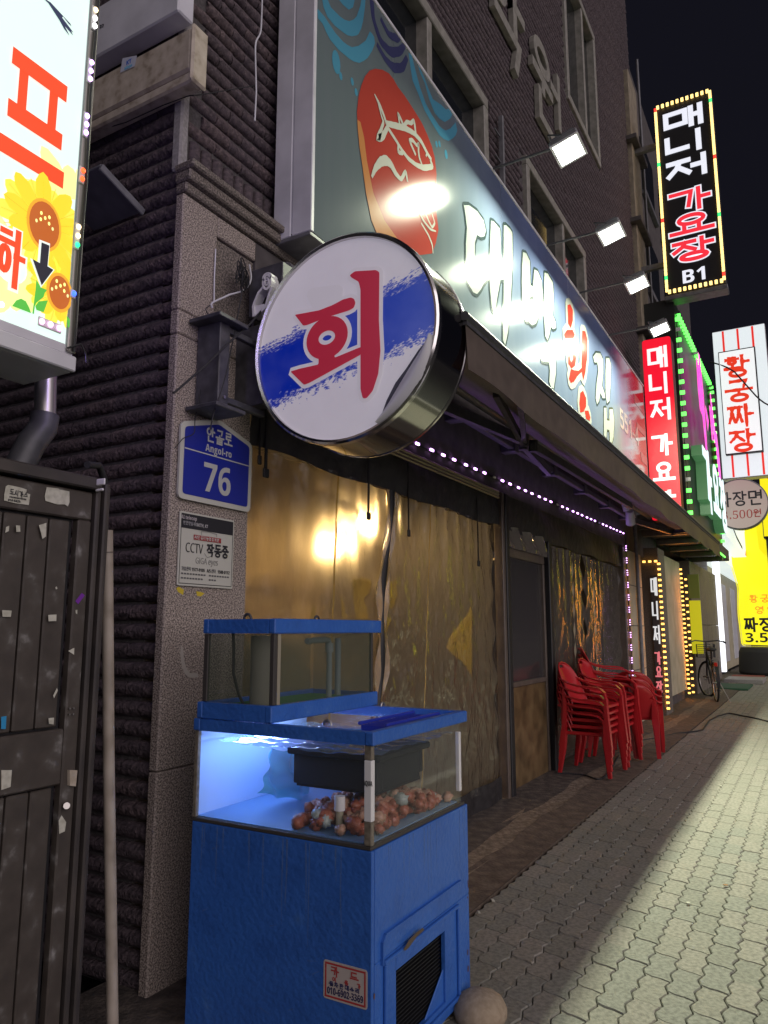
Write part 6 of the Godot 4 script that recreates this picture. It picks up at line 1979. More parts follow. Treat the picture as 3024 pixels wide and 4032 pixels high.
	g.sheet(func(a, c):
		var p: Vector2 = nt[2].lerp(nt[3], a).lerp(nt[0].lerp(nt[1], a), c)
		return Vector3(p.x + 0.008 * sin(c * 9.0), p.y + 0.006 * sin(a * 14.0), -1.95 + 0.02 * sin(a * 11.0 + c * 3.0) + 0.01 * sin(c * 13.0 + a * 4.0)), 30, 24)
	g.sheet(func(a, c): return Vector3(2.84 + 0.1 * a + 0.03 * sin(c * 7.0), 0.84 + 0.22 * c, -1.9 + 0.25 * a + 0.03 * sin(a * 8.0 + c * 5.0)), 20, 20)
	var net := paint(0.03, 0.42, 0.55, 0.5)
	net.transparency = BaseMaterial3D.TRANSPARENCY_ALPHA
	net.albedo_color.a = 0.62
	meta(obj("teal_net", g, net), "teal net bag hanging behind the black crate in the lower tank", "net")
	var pv := thing("overflow_pipe", Vector3(2.34, 0.79, -1.53), "short white overflow pipe with wide collar standing among the sea squirts", "pipe")
	g = geo()
	g.cyl(Vector3(2.34, 0.79, -1.53), Vector3(2.34, 0.86, -1.53), 0.014, 0.014, 16)
	obj("tube", g, paint(0.4, 0.38, 0.26, 0.5), pv)
	g = geo()
	g.cyl(Vector3(2.34, 0.855, -1.53), Vector3(2.34, 0.905, -1.53), 0.02, 0.02, 16)
	obj("collar", g, M.white, pv)
	g = geo()
	g.cyl(Vector3(2.86, 0.86, -1.7), Vector3(2.86, 1.05, -1.7), 0.013, 0.013, 12)
	meta(obj("filter_pipe", g, paint(0.35, 0.5, 0.6, 0.5)), "pale blue upright pipe at the far end of the lower tank", "pipe")
	# sea squirts: lumpy, red brown, some pale
	var kinds := []
	var fn := FastNoiseLite.new()
	fn.seed = 3
	fn.frequency = 2.4
	for v in 4:
		g = geo()
		g.world = false
		g.ball(Vector3.ZERO, Vector3(0.03, 0.024, 0.024), 14, 10, func(d): return 1.0 + 0.8 * fn.get_noise_3d(d.x + v * 9.0, d.y, d.z) + 0.2 * pow(absf(sin(d.x * 7.0 + v) * sin(d.y * 8.0) * sin(d.z * 7.0)), 0.6))
		kinds.append(g.mesh())
	var squirt := [textured(noise(0.05, 90, [[0.0, 0.16, 0.04, 0.02], [0.5, 0.3, 0.085, 0.045], [1.0, 0.5, 0.26, 0.16]], 256, 4), 14.0, 0.35), textured(noise(0.05, 91, [[0.0, 0.3, 0.14, 0.08], [1.0, 0.6, 0.42, 0.3]], 256, 4), 14.0, 0.35), textured(noise(0.05, 92, [[0.0, 0.2, 0.25, 0.25], [1.0, 0.55, 0.6, 0.5]], 256, 4), 14.0, 0.35)]
	for i in 300:
		var px := rng.randf_range(2.27, 2.93)
		var pz := rng.randf_range(-1.78, -1.36)
		var up := 0.0
		if i > 130:
			px = rng.randf_range(2.28, 2.86)
			pz = rng.randf_range(-1.62, -1.37)
			up = rng.randf_range(0.025, 0.075) * (1.0 - absf(px - 2.55) / 0.4)
		if Vector2(px - 2.34, pz + 1.53).length() < 0.035 or (pz < -1.7 and px < 2.45):
			continue
		var o := MeshInstance3D.new()
		o.name = "sea_squirt"
		o.mesh = kinds[i % 4]
		var kk := rng.randf()
		o.material_override = squirt[0] if kk < 0.72 else (squirt[1] if kk < 0.92 else squirt[2])
		o.transform = Transform3D(Basis.from_euler(Vector3(rng.randf() * 6.0, rng.randf() * 6.0, rng.randf() * 6.0)).scaled(Vector3.ONE * rng.randf_range(0.6, 0.95)), Vector3(px, 0.808 + up, pz))
		add_child(o, true)
		meta(o, "lumpy reddish brown sea squirt in the pile on the lower tank floor", "sea squirt", "sea squirts piled in the lower tank")
	# upper tank
	var uz := -1.757
	var t2 := thing("upper_fish_tank", Vector3(2.63, 1.155, -1.94), "smaller empty glass tank with blue rims standing on the lower tank", "fish tank")
	g = geo()
	bars(g, Vector3(2.222, 1.156, -2.13), Vector3(3.0, 1.218, uz), 0.03)
	g.span(Vector3(2.25, 1.158, -2.1), Vector3(2.97, 1.176, uz - 0.03))
	obj("base", g, M.blue, t2)
	g = geo()
	bars(g, Vector3(2.23, 1.483, -2.12), Vector3(3.03, 1.54, uz + 0.002), 0.03)
	obj("rim", g, M.blue, t2)
	g = geo()
	g.span(Vector3(2.26, 1.49, -2.09), Vector3(3.0, 1.5, uz - 0.03))
	obj("lid", g, M.pane, t2)
	for q in [[Vector3(2.238, 1.219, -2.09), Vector3(2.246, 1.482, uz - 0.02), "end_pane"], [Vector3(2.262, 1.219, uz - 0.016), Vector3(2.95, 1.482, uz - 0.008), "front_pane"], [Vector3(2.252, 1.219, -2.112), Vector3(2.95, 1.482, -2.104), "back_pane"], [Vector3(2.954, 1.219, -2.09), Vector3(2.962, 1.482, uz - 0.02), "far_pane"]]:
		g = geo()
		g.span(q[0], q[1])
		obj(q[2], g, murky, t2)
	g = geo()
	g.cut()
	g.span(Vector3(2.234, 1.219, uz - 0.024), Vector3(2.256, 1.482, uz - 0.004), 0.002)
	g.cut()
	g.span(Vector3(2.234, 1.219, -2.115), Vector3(2.25, 1.482, -2.092), 0.002)
	g.cut()
	g.span(Vector3(2.952, 1.219, uz - 0.02), Vector3(2.966, 1.482, uz - 0.006), 0.002)
	obj("corner_post", g, M.silicone, t2)
	g = geo()
	g.span(Vector3(2.257, 1.219, uz - 0.006), Vector3(2.275, 1.482, uz - 0.003), 0.001)
	obj("edge_strip", g, paint(0.3, 0.27, 0.2, 0.5), t2)
	g = geo()
	g.cut()
	ring_handle(g, Vector3(2.3, 1.54, -1.95), 0.018, Vector3(0, 0, 1))
	g.cut()
	ring_handle(g, Vector3(2.85, 1.54, -2.0), 0.018, Vector3(1, 0, 0))
	obj("handle", g, M.dark_steel, t2)
	g = geo()
	g.span(Vector3(2.29, 1.178, -2.08), Vector3(2.9, 1.19, uz - 0.035))
	for e in 30:
		g.span(Vector3(2.3 + 0.02 * e, 1.19, -2.07), Vector3(2.306 + 0.02 * e, 1.2, uz - 0.04))
	for e in 12:
		g.span(Vector3(2.3, 1.2, -2.06 + 0.022 * e), Vector3(2.9, 1.206, -2.055 + 0.022 * e))
	meta(obj("green_mat", g, paint(0.02, 0.16, 0.06, 0.6)), "green plastic grid mat on the floor of the upper tank", "mat")
	g = geo()
	g.cyl(Vector3(2.33, 1.2, -1.9), Vector3(2.33, 1.475, -1.9), 0.042, 0.042, 24)
	meta(obj("filter_tube", g, paint(0.36, 0.36, 0.27, 0.5)), "thick pale plastic tube standing in the upper tank", "tube")
	var vp := thing("tank_pipe", Vector3(2.75, 1.2, -1.86), "grey elbow pipe standing at the far end of the upper tank", "pipe")
	g = geo()
	g.tube([Vector3(2.75, 1.2, -1.86), Vector3(2.75, 1.43, -1.86), Vector3(2.74, 1.452, -1.86), Vector3(2.71, 1.455, -1.86), Vector3(2.58, 1.45, -1.86)], 0.013, 12)
	obj("tube", g, paint(0.25, 0.3, 0.28, 0.5), vp)
	g = geo()
	g.cyl(Vector3(2.75, 1.4, -1.86), Vector3(2.75, 1.44, -1.86), 0.018, 0.018, 14)
	obj("joint", g, paint(0.3, 0.35, 0.33, 0.5), vp)
	g = geo()
	g.cyl(Vector3(2.88, 1.2, -1.9), Vector3(2.88, 1.46, -1.9), 0.014, 0.014, 12)
	meta(obj("thin_tank_pipe", g, paint(0.22, 0.27, 0.26, 0.5)), "thin grey green pipe in the far corner of the upper tank", "pipe")
	g = geo()
	g.tube([Vector3(2.25, 1.5, -1.98), Vector3(2.252, 1.43, -1.975), Vector3(2.25, 1.33, -1.97), Vector3(2.255, 1.25, -1.945), Vector3(2.27, 1.21, -1.93)], 0.006, 8)
	meta(obj("air_hose", g, M.rubber), "black air hose hanging inside the upper tank", "hose")
	# stone by the foot of the cabinet
	g = geo()
	g.ball(Vector3(2.93, 0.02, -1.25), Vector3(0.115, 0.075, 0.105), 20, 12, func(d): return 1.0 + 0.08 * fn.get_noise_3d(d.x * 0.7, d.y * 0.7, d.z * 0.7))
	meta(obj("round_stone", g, textured(noise(0.05, 95, [[0.0, 0.25, 0.19, 0.12], [1.0, 0.45, 0.37, 0.27]], 256, 5), 3.0, 0.9)), "rounded tan stone at the foot of the blue cabinet", "stone")

func bars2(g: G, xa: float, ya: float, xb: float, yb: float, z: float, w: float, d: float) -> void:
	g.span(Vector3(xa, yb - w, z), Vector3(xb, yb, z + d), 0.003)
	g.span(Vector3(xa, ya, z), Vector3(xb, ya + w, z + d), 0.003)
	g.span(Vector3(xa, ya + w, z), Vector3(xa + w, yb - w, z + d), 0.003)
	g.span(Vector3(xb - w, ya + w, z), Vector3(xb, yb - w, z + d), 0.003)

# ---------- stacked chairs ----------
func chair_proto() -> Node3D:
	var c := thing("plastic_chair", Vector3.ZERO, "", "chair")
	var loc := func() -> G:
		var q := geo()
		q.world = false
		return q
	var g: G = loc.call()
	for s in [0.0, 1.0]:
		g.sheet(func(a, v):
			var u: float = (a * 2.0 - 1.0) * (1.0 if s > 0.0 else -1.0)
			var w: float = 0.215 + 0.02 * v
			return Vector3(u * w, 0.43 - 0.028 * (1.0 - u * u) * sin(PI * v) - 0.02 * pow(v, 6.0) + 0.018 * (1 - v) * (1 - v) - 0.013 * s * -1.0 - 0.013, 0.2 * 2.0 * (0.5 - (1.0 - v))), 12, 12)
	g.box(Vector3(0, 0.405, 0.2), Vector3(0.46, 0.03, 0.02), 0.006)
	g.box(Vector3(0.222, 0.405, 0.0), Vector3(0.02, 0.035, 0.4), 0.006)
	g.box(Vector3(-0.222, 0.405, 0.0), Vector3(0.02, 0.035, 0.4), 0.006)
	obj("seat", g, M.red_plastic, c)
	g = loc.call()
	var skin := func(a: float, v: float, off: float) -> Vector3:
		var u := a * 2.0 - 1.0
		var hw := 0.235 * sqrt(maxf(0.0, 1.0 - pow(clampf((v - 0.42) / 0.58, 0.0, 1.0), 2.6))) + 0.002
		return Vector3(u * hw, 0.42 + 0.42 * v, -0.19 - 0.13 * v - 0.04 * v * v + 0.055 * u * u * (1.0 - 0.4 * v) + off)
	var hole := func(a: float, v: float) -> bool:
		return absf(a - 0.5) < 0.17 and absf(v - 0.885) < 0.03
	g.sheet(func(a, v): return skin.call(a, v, 0.006), 22, 28, hole)
	g.sheet(func(a, v): return skin.call(1.0 - a, v, -0.006), 22, 28, hole)
	var rim := []
	for k in 29:
		rim.append(skin.call(0.0, k / 28.0, 0.0))
	for k in 29:
		rim.append(skin.call(1.0, 1.0 - k / 28.0, 0.0))
	g.tube(rim, 0.0085, 6)
	obj("backrest", g, M.red_plastic, c)
	for s in [-1.0, 1.0]:
		g = loc.call()
		g.strap([Vector3(0.21 * s, 0.68, -0.27), Vector3(0.245 * s, 0.635, -0.17), Vector3(0.268 * s, 0.61, -0.05), Vector3(0.275 * s, 0.605, 0.1), Vector3(0.275 * s, 0.592, 0.17), Vector3(0.273 * s, 0.555, 0.215), Vector3(0.271 * s, 0.48, 0.228)], [0.035, 0.05, 0.058, 0.06, 0.06, 0.058, 0.058], [0.016], Vector3(1, 0, 0))
		obj("armrest", g, M.red_plastic, c)
		g = loc.call()
		g.strap([Vector3(0.271 * s, 0.5, 0.227), Vector3(0.272 * s, 0.35, 0.228), Vector3(0.28 * s, 0.0, 0.258)], [0.06, 0.06, 0.044], [0.024, 0.034, 0.03], Vector3(1, 0, 0))
		g.strap([Vector3(0.25 * s, 0.43, 0.2), Vector3(0.268 * s, 0.2, 0.225), Vector3(0.276 * s, 0.005, 0.24)], [0.05, 0.035, 0.02], [0.012], Vector3(0, 0, 1))
		obj("leg", g, M.red_plastic, c)
		g = loc.call()
		g.strap([Vector3(0.226 * s, 0.6, -0.235), Vector3(0.232 * s, 0.42, -0.205), Vector3(0.245 * s, 0.25, -0.22), Vector3(0.258 * s, 0.0, -0.268)], [0.03, 0.075, 0.065, 0.045], [0.02, 0.035, 0.036, 0.03], Vector3(1, 0, 0))
		obj("leg", g, M.red_plastic, c)
	return c

func chairs() -> void:
	var proto := chair_proto()
	var first := true
	var stacks := [[Vector3(8.03, 0.035, -2.1), -0.06, 5, 0.068, "in the nearest chair stack", "chairs of the nearest stack"], [Vector3(8.75, 0.035, -2.08), -0.04, 5, 0.072, "in the second chair stack from the door", "chairs of the second stack"], [Vector3(9.25, 0.035, -2.2), 0.3, 6, 0.08, "in the tallest stack, by the plastic sheet", "chairs of the back stack"], [Vector3(9.42, 0.03, -1.93), PI * 0.54, 3, 0.07, "in the stack showing its slotted backs", "chairs of the far stack"]]
	for s in stacks:
		var n: int = s[2]
		for k in n:
			var c: Node3D = proto if first else proto.duplicate()
			if not first:
				c.name = "plastic_chair"
				add_child(c, true)
			first = false
			c.transform = Transform3D(Basis.from_euler(Vector3(0, s[1] + rng.randf_range(-0.015, 0.015), 0)), s[0] + Vector3(0, s[3] * k, 0) + Basis.from_euler(Vector3(0, s[1], 0)) * Vector3(0, 0, 0.006 * k))
			var where: String = "topmost" if k == n - 1 else ("lowest" if k == 0 else ["", "second from below", "third from below", "fourth from below", "fifth from below"][k])
			meta(c, "red plastic armchair, " + where + " " + s[4], "chair", s[5])


# ---------- karaoke entrance and the houses beyond ----------
func lights_along(s: Node3D, pts: Array, gap: float, m: Material, size: Vector3, face: Basis, alt: Array = []) -> void:
	var g := geo()
	g.world = false
	g.box(Vector3.ZERO, size, 0.004)
	var me := g.mesh()
	var w := geo()
	w.tube(pts, 0.008, 5)
	obj("wire", w, M.rubber, s)
	var k := 0
	for i in pts.size() - 1:
		var a: Vector3 = pts[i]; var b: Vector3 = pts[i + 1]
		var n := maxi(1, int(a.distance_to(b) / gap))
		for j in n:
			var mm := m
			if alt.size() > 0 and k % 7 == 3:
				mm = alt[(k / 7) % alt.size()]
			part("light_module", me, mm, s, Transform3D(face, a.lerp(b, (j + 0.5) / n) + face.z * 0.014))
			k += 1

func karaoke_block() -> void:
	var b := thing("karaoke_building", Vector3(17, 0, -3), "dark building with granite entrance and cream wall beyond the restaurant", "building")
	var g := geo()
	g.span(Vector3(15.22, 3.2, -6), Vector3(24.0, 14.0, -2.6))
	g.span(Vector3(15.25, 0, -6), Vector3(24.0, 3.2, -3.4))
	obj("wall", g, M.dark_wall, b)
	g = geo()
	g.span(Vector3(11.97, 0, -2.9), Vector3(13.3, 2.775, -2.5), 0.01)
	obj("cream_panel", g, M.cream, b)
	g = geo()
	for y in [0.85, 1.55, 2.2]:
		g.span(Vector3(11.975, y, -2.5), Vector3(13.29, y + 0.012, -2.497))
	obj("panel_joint", g, M.dark_wall, b)
	g = geo()
	g.cyl(Vector3(12.75, 0.1, -2.46), Vector3(12.75, 3.3, -2.46), 0.03, 0.03, 10)
	obj("conduit", g, M.grey_metal, b)
	g = geo()
	g.span(Vector3(13.85, 0, -2.9), Vector3(14.5, 2.95, -2.3), 0.01)
	obj("granite_pillar", g, M.granite_dim, b)
	g = geo()
	g.span(Vector3(13.3, 0, -3.6), Vector3(13.85, 2.9, -3.4))
	obj("doorway", g, M.black, b)
	g = geo()
	g.span(Vector3(15.3, 0.22, -2.9), Vector3(17.3, 2.95, -2.44), 0.01)
	obj("cream_panel", g, M.cream, b)
	g = geo()
	g.span(Vector3(15.3, 0.0, -2.9), Vector3(17.3, 0.22, -2.5), 0.01)
	obj("plinth", g, M.dark_wall, b)
	for k in 6:
		g = geo()
		g.span(Vector3(18.6 + 0.9 * k, 0.0, -2.9), Vector3(19.48 + 0.9 * k, 1.6, -2.4), 0.008)
		obj("granite_slab", g, M.granite_dim, b)
		g = geo()
		g.span(Vector3(18.6 + 0.9 * k, 1.61, -2.9), Vector3(19.48 + 0.9 * k, 3.1, -2.4), 0.008)
		obj("granite_slab", g, M.granite_dim, b)
	g = geo()
	g.span(Vector3(12.0, 2.78, -2.9), Vector3(15.2, 3.6, -2.55))
	obj("lintel", g, M.dark_wall, b)
	# pale corner strip with window ledges, and a chain
	g = geo()
	g.span(Vector3(14.35, 6.2, -2.54), Vector3(15.2, 13.0, -2.42), 0.01)
	obj("corner_strip", g, textured(noise(0.02, 120, [[0.0, 0.17, 0.14, 0.1], [1.0, 0.3, 0.26, 0.19]], 256, 4), 0.8, 0.8), b)
	for y in [7.2, 9.5, 11.3]:
		g = geo()
		g.span(Vector3(14.2, y, -2.54), Vector3(15.4, y + 0.1, -2.3), 0.01)
		obj("ledge", g, M.dark_wall, b)
	g = geo()
	g.tube([Vector3(15.5, 6.0, -2.4), Vector3(15.45, 14.0, -2.4)], 0.03, 6)
	obj("downpipe", g, M.grey_metal, b)
	for k in 3:
		for j in 3:
			g = geo()
			g.span(Vector3(16.4 + 2.4 * k, 6.6 + 2.4 * j, -2.61), Vector3(17.9 + 2.4 * k, 8.0 + 2.4 * j, -2.57))
			var w := obj("window", g, M.window, b)
			g = geo()
			g.span(Vector3(16.3 + 2.4 * k, 6.5 + 2.4 * j, -2.6), Vector3(18.0 + 2.4 * k, 6.6 + 2.4 * j, -2.5), 0.01)
			obj("sill", g, M.grey_metal, w)
	# canopy with slats over the entrance
	var c := thing("entrance_canopy", Vector3(16, 3.2, -2.2), "dark slatted canopy over the karaoke entrance edged with green light", "canopy")
	g = geo()
	g.span(Vector3(13.4, 3.23, -2.54), Vector3(20.8, 3.5, -1.72), 0.01)
	obj("box", g, M.dark_wall, c)
	for k in 5:
		g = geo()
		g.span(Vector3(13.5 + 1.45 * k, 3.12, -2.5), Vector3(13.65 + 1.45 * k, 3.225, -1.74), 0.01)
		obj("slat", g, M.bronze, c)
	# sign wall with its green light frame
	g = geo()
	g.span(Vector3(14.6, 3.51, -2.54), Vector3(20.8, 7.9, -1.86))
	meta(obj("sign_tower", g, paint(0.02, 0.022, 0.02, 0.4)), "black sign tower of the karaoke bar framed in green lights", "sign")
	var s := thing("green_light_string", Vector3(17, 5.5, -1.83), "string of green lights framing the black karaoke sign tower", "light string")
	lights_along(s, [Vector3(14.7, 3.55, -1.84), Vector3(14.7, 7.6, -1.84), Vector3(20.6, 7.8, -1.84), Vector3(20.6, 3.4, -1.84)], 0.21, M.led_green, Vector3(0.13, 0.075, 0.03), Basis(Vector3(0, 0, 1), Vector3.UP, Vector3(-1, 0, 0)), [M.white, M.led_green])
	s = thing("green_light_bar", Vector3(17, 3.2, -1.7), "bright green light bar along the lower edge of the canopy", "light bar")
	g = geo()
	g.span(Vector3(14.6, 3.2, -1.715), Vector3(19.5, 3.245, -1.69), 0.008)
	obj("tube", g, M.led_green, s)
	lamp_area("green_bar_light", Vector3(17, 3.22, -1.68), Vector3(0, -0.6, 1), Vector3.UP, Vector2(4.9, 0.04), Color(0.3, 1.0, 0.3), 0.5)
	# green backed letters
	s = thing("green_channel_letters", Vector3(16.5, 4, -1.7), "white faced channel letters with green sides on the karaoke sign tower", "sign")
	g = geo(face_z(-1.62))
	hangul(g, "가요장", Vector2(15.6, 5.1), Vector2(1.2, 1.15), Vector2(1.5, -0.05), 0.2, 0.0, 0.01)
	obj("letter_face", g, glow(0.75, 0.95, 1.0, 1.1), s)
	g = geo(face_z(-1.635))
	hangul(g, "가요장", Vector2(15.6, 5.1), Vector2(1.2, 1.15), Vector2(1.5, -0.05), 0.21, 0.0, 0.2)
	obj("letter_side", g, glow(0.07, 0.2, 0.08, 0.6), s)
	# pink neon
	s = thing("pink_neon_sign", Vector3(17.5, 6.3, -1.7), "magenta neon brush letters on the karaoke sign tower", "sign")
	g = geo(face_z(-1.66))
	for q in [[P([16.0, 7.1, 16.15, 6.4, 16.1, 5.95]), [0.12, 0.3, 0.16]], [P([16.45, 7.35, 16.5, 6.6, 16.6, 5.7, 16.65, 5.2]), [0.12, 0.3, 0.2, 0.12]], [P([16.1, 6.6, 16.5, 6.5]), [0.3, 0.3]], [P([17.0, 6.3, 17.35, 5.95]), [0.1, 0.2]], [P([18.3, 7.0, 18.5, 6.3, 18.7, 5.9]), [0.1, 0.25, 0.2]], [P([18.9, 6.2, 19.1, 5.6, 19.3, 4.6]), [0.2, 0.3, 0.15]], [P([18.0, 6.6, 18.1, 5.8]), [0.14, 0.16]]]:
		g = geo(face_z(-1.66))
		brush(g, q[0], q[1].map(func(w): return w * 2.3), 0.0)
		obj("tube", g, glow(0.95, 0.02, 0.55, 1.2), s)
	# orange strings at the door, with a small white letter strip each
	var n := 0
	for q in [[13.82, -2.29, 2.7], [17.32, -2.42, 2.85]]:
		s = thing("orange_light_string", Vector3(q[0], 0.2, q[1]), "orange light string down the entrance edge, " + ["on the nearer granite pillar", "on the farther cream panel"][n], "light string", "orange light strings of the entrance")
		var face := Basis(Vector3(0, 0, 1), Vector3.UP, Vector3(-1, 0, 0))
		lights_along(s, [Vector3(q[0], q[2], q[1] + 0.0), Vector3(q[0], 0.1, q[1] + 0.02)], 0.095, M.led_orange, Vector3(0.05, 0.035, 0.03), face)
		lights_along(s, [Vector3(q[0], q[2], q[1] - 0.3), Vector3(q[0], q[2], q[1])], 0.09, M.led_orange, Vector3(0.05, 0.035, 0.03), face)
		if n == 1:
			lights_along(s, [Vector3(q[0], q[2] - 0.2, q[1] + 0.09), Vector3(q[0], 0.1, q[1] + 0.1)], 0.14, M.led_orange, Vector3(0.05, 0.035, 0.03), face)
		lamp_area("orange_string_light", Vector3(q[0] - 0.04, 1.4, q[1] + 0.03), Vector3(-1, -0.1, 0.7), Vector3.UP, Vector2(0.05, 2.5), Color(1.0, 0.56, 0.16), 0.9)
		var p := thing("entrance_strip_sign", Vector3(q[0], 1.3, q[1] - 0.1), "narrow white letter strip beside the orange lights, " + ["on the nearer pillar", "on the farther panel"][n], "sign", "strip signs of the entrance")
		g = geo()
		g.span(Vector3(q[0] - 0.012, 0.35, q[1] - 0.16), Vector3(q[0] - 0.004, 2.45, q[1] - 0.04), 0.002)
		obj("board", g, M.dark_wall, p)
		g = geo(face_x(q[0] - 0.014))
		hangul(g, "매니저", Vector2(q[1] - 0.15, 2.4), Vector2(0.095, 0.3), Vector2(0, -0.42), 0.028, 0.0)
		obj("lettering", g, glow(0.75, 0.75, 0.75, 0.9), p)
		g = geo(face_x(q[0] - 0.014))
		hangul(g, "가요장", Vector2(q[1] - 0.15, 1.1), Vector2(0.095, 0.2), Vector2(0, -0.25), 0.026, 0.0)
		obj("lettering", g, glow(0.75, 0.18, 0.2, 0.9), p)
		n += 1
	# yellow poster strip
	s = thing("yellow_poster", Vector3(18.2, 1.6, -2.3), "tall yellow poster between cream panel and granite wall", "poster")
	g = geo()
	g.span(Vector3(18.3, 0.95, -2.42), Vector3(18.32, 2.15, -2.18), 0.004)
	obj("board", g, glow(0.75, 0.68, 0.02, 0.55), s)
	g = geo()
	g.span(Vector3(18.29, 2.2, -2.42), Vector3(18.32, 2.75, -2.18), 0.004)
	obj("upper_board", g, paint(0.25, 0.3, 0.06, 0.6), s)
	# white tube post
	s = thing("white_tube_light", Vector3(24.4, 0, -2.45), "tall white light tube standing beyond the bicycle", "light")
	g = geo()
	g.span(Vector3(24.3, 0.25, -2.5), Vector3(24.42, 4.1, -2.3), 0.02)
	obj("tube", g, glow(0.9, 0.92, 1.0, 1.6), s)
	lamp_area("white_tube_area_light", Vector3(24.27, 2.1, -2.4), Vector3(-1, 0, 0.4), Vector3.UP, Vector2(0.12, 3.7), Color(0.93, 0.95, 1.0), 0.5)
	# cream house beyond
	s = thing("cream_house", Vector3(29, 0, -4), "pale cream tiled shop front beyond the white light tube", "building")
	g = geo()
	g.span(Vector3(24.6, 0, -8), Vector3(44, 5.0, -2.9))
	obj("wall", g, M.cream, s)
	g = geo()
	g.span(Vector3(24.6, 5.0, -8), Vector3(44, 12.0, -3.0))
	obj("upper_wall", g, M.dark_wall, s)
	for k in 4:
		g = geo()
		g.span(Vector3(26.0 + 4.0 * k, 0.3, -2.9), Vector3(28.0 + 4.0 * k, 3.2, -2.86), 0.01)
		obj("door", g, M.white_metal, s)
	g = geo()
	g.span(Vector3(24.6, 3.6, -2.9), Vector3(40, 4.4, -2.2), 0.02)
	obj("sign_box", g, glow(0.75, 0.85, 0.85, 0.9), s)
	# rug strips on the ground before it
	n = 0
	for q in [[20.6, 22.4, paint(0.03, 0.09, 0.05, 0.9), "dark green door mat lying on the pavement past the bicycle"], [25.2, 26.2, paint(0.2, 0.035, 0.03, 0.9), "dull red strip mat beyond the green door mat"], [23.2, 24.8, M.cement, "pale stone step between the green and the red mats"]]:
		g = geo()
		g.span(Vector3(q[0], 0.0, -2.3), Vector3(q[1], 0.05 + 0.03 * n, -1.5 + 0.1 * n), 0.01)
		meta(obj(["door_mat", "strip_mat", "stone_step"][n], g, q[2]), q[3], "mat" if n < 2 else "step")
		n += 1

func bulb_frame(s: Node3D, x: float, z0: float, z1: float, y0: float, y1: float) -> void:
	lights_along(s, [Vector3(x, y0, z0), Vector3(x, y1, z0), Vector3(x, y1, z1), Vector3(x, y0, z1), Vector3(x, y0, z0)], 0.085, M.led_warm, Vector3(0.05, 0.075, 0.03), Basis(Vector3(0, 0, 1), Vector3.UP, Vector3(-1, 0, 0)), [glow(0.05, 0.9, 0.2, 1.6), M.led_warm, glow(1.0, 0.05, 0.03, 1.6), M.led_warm])

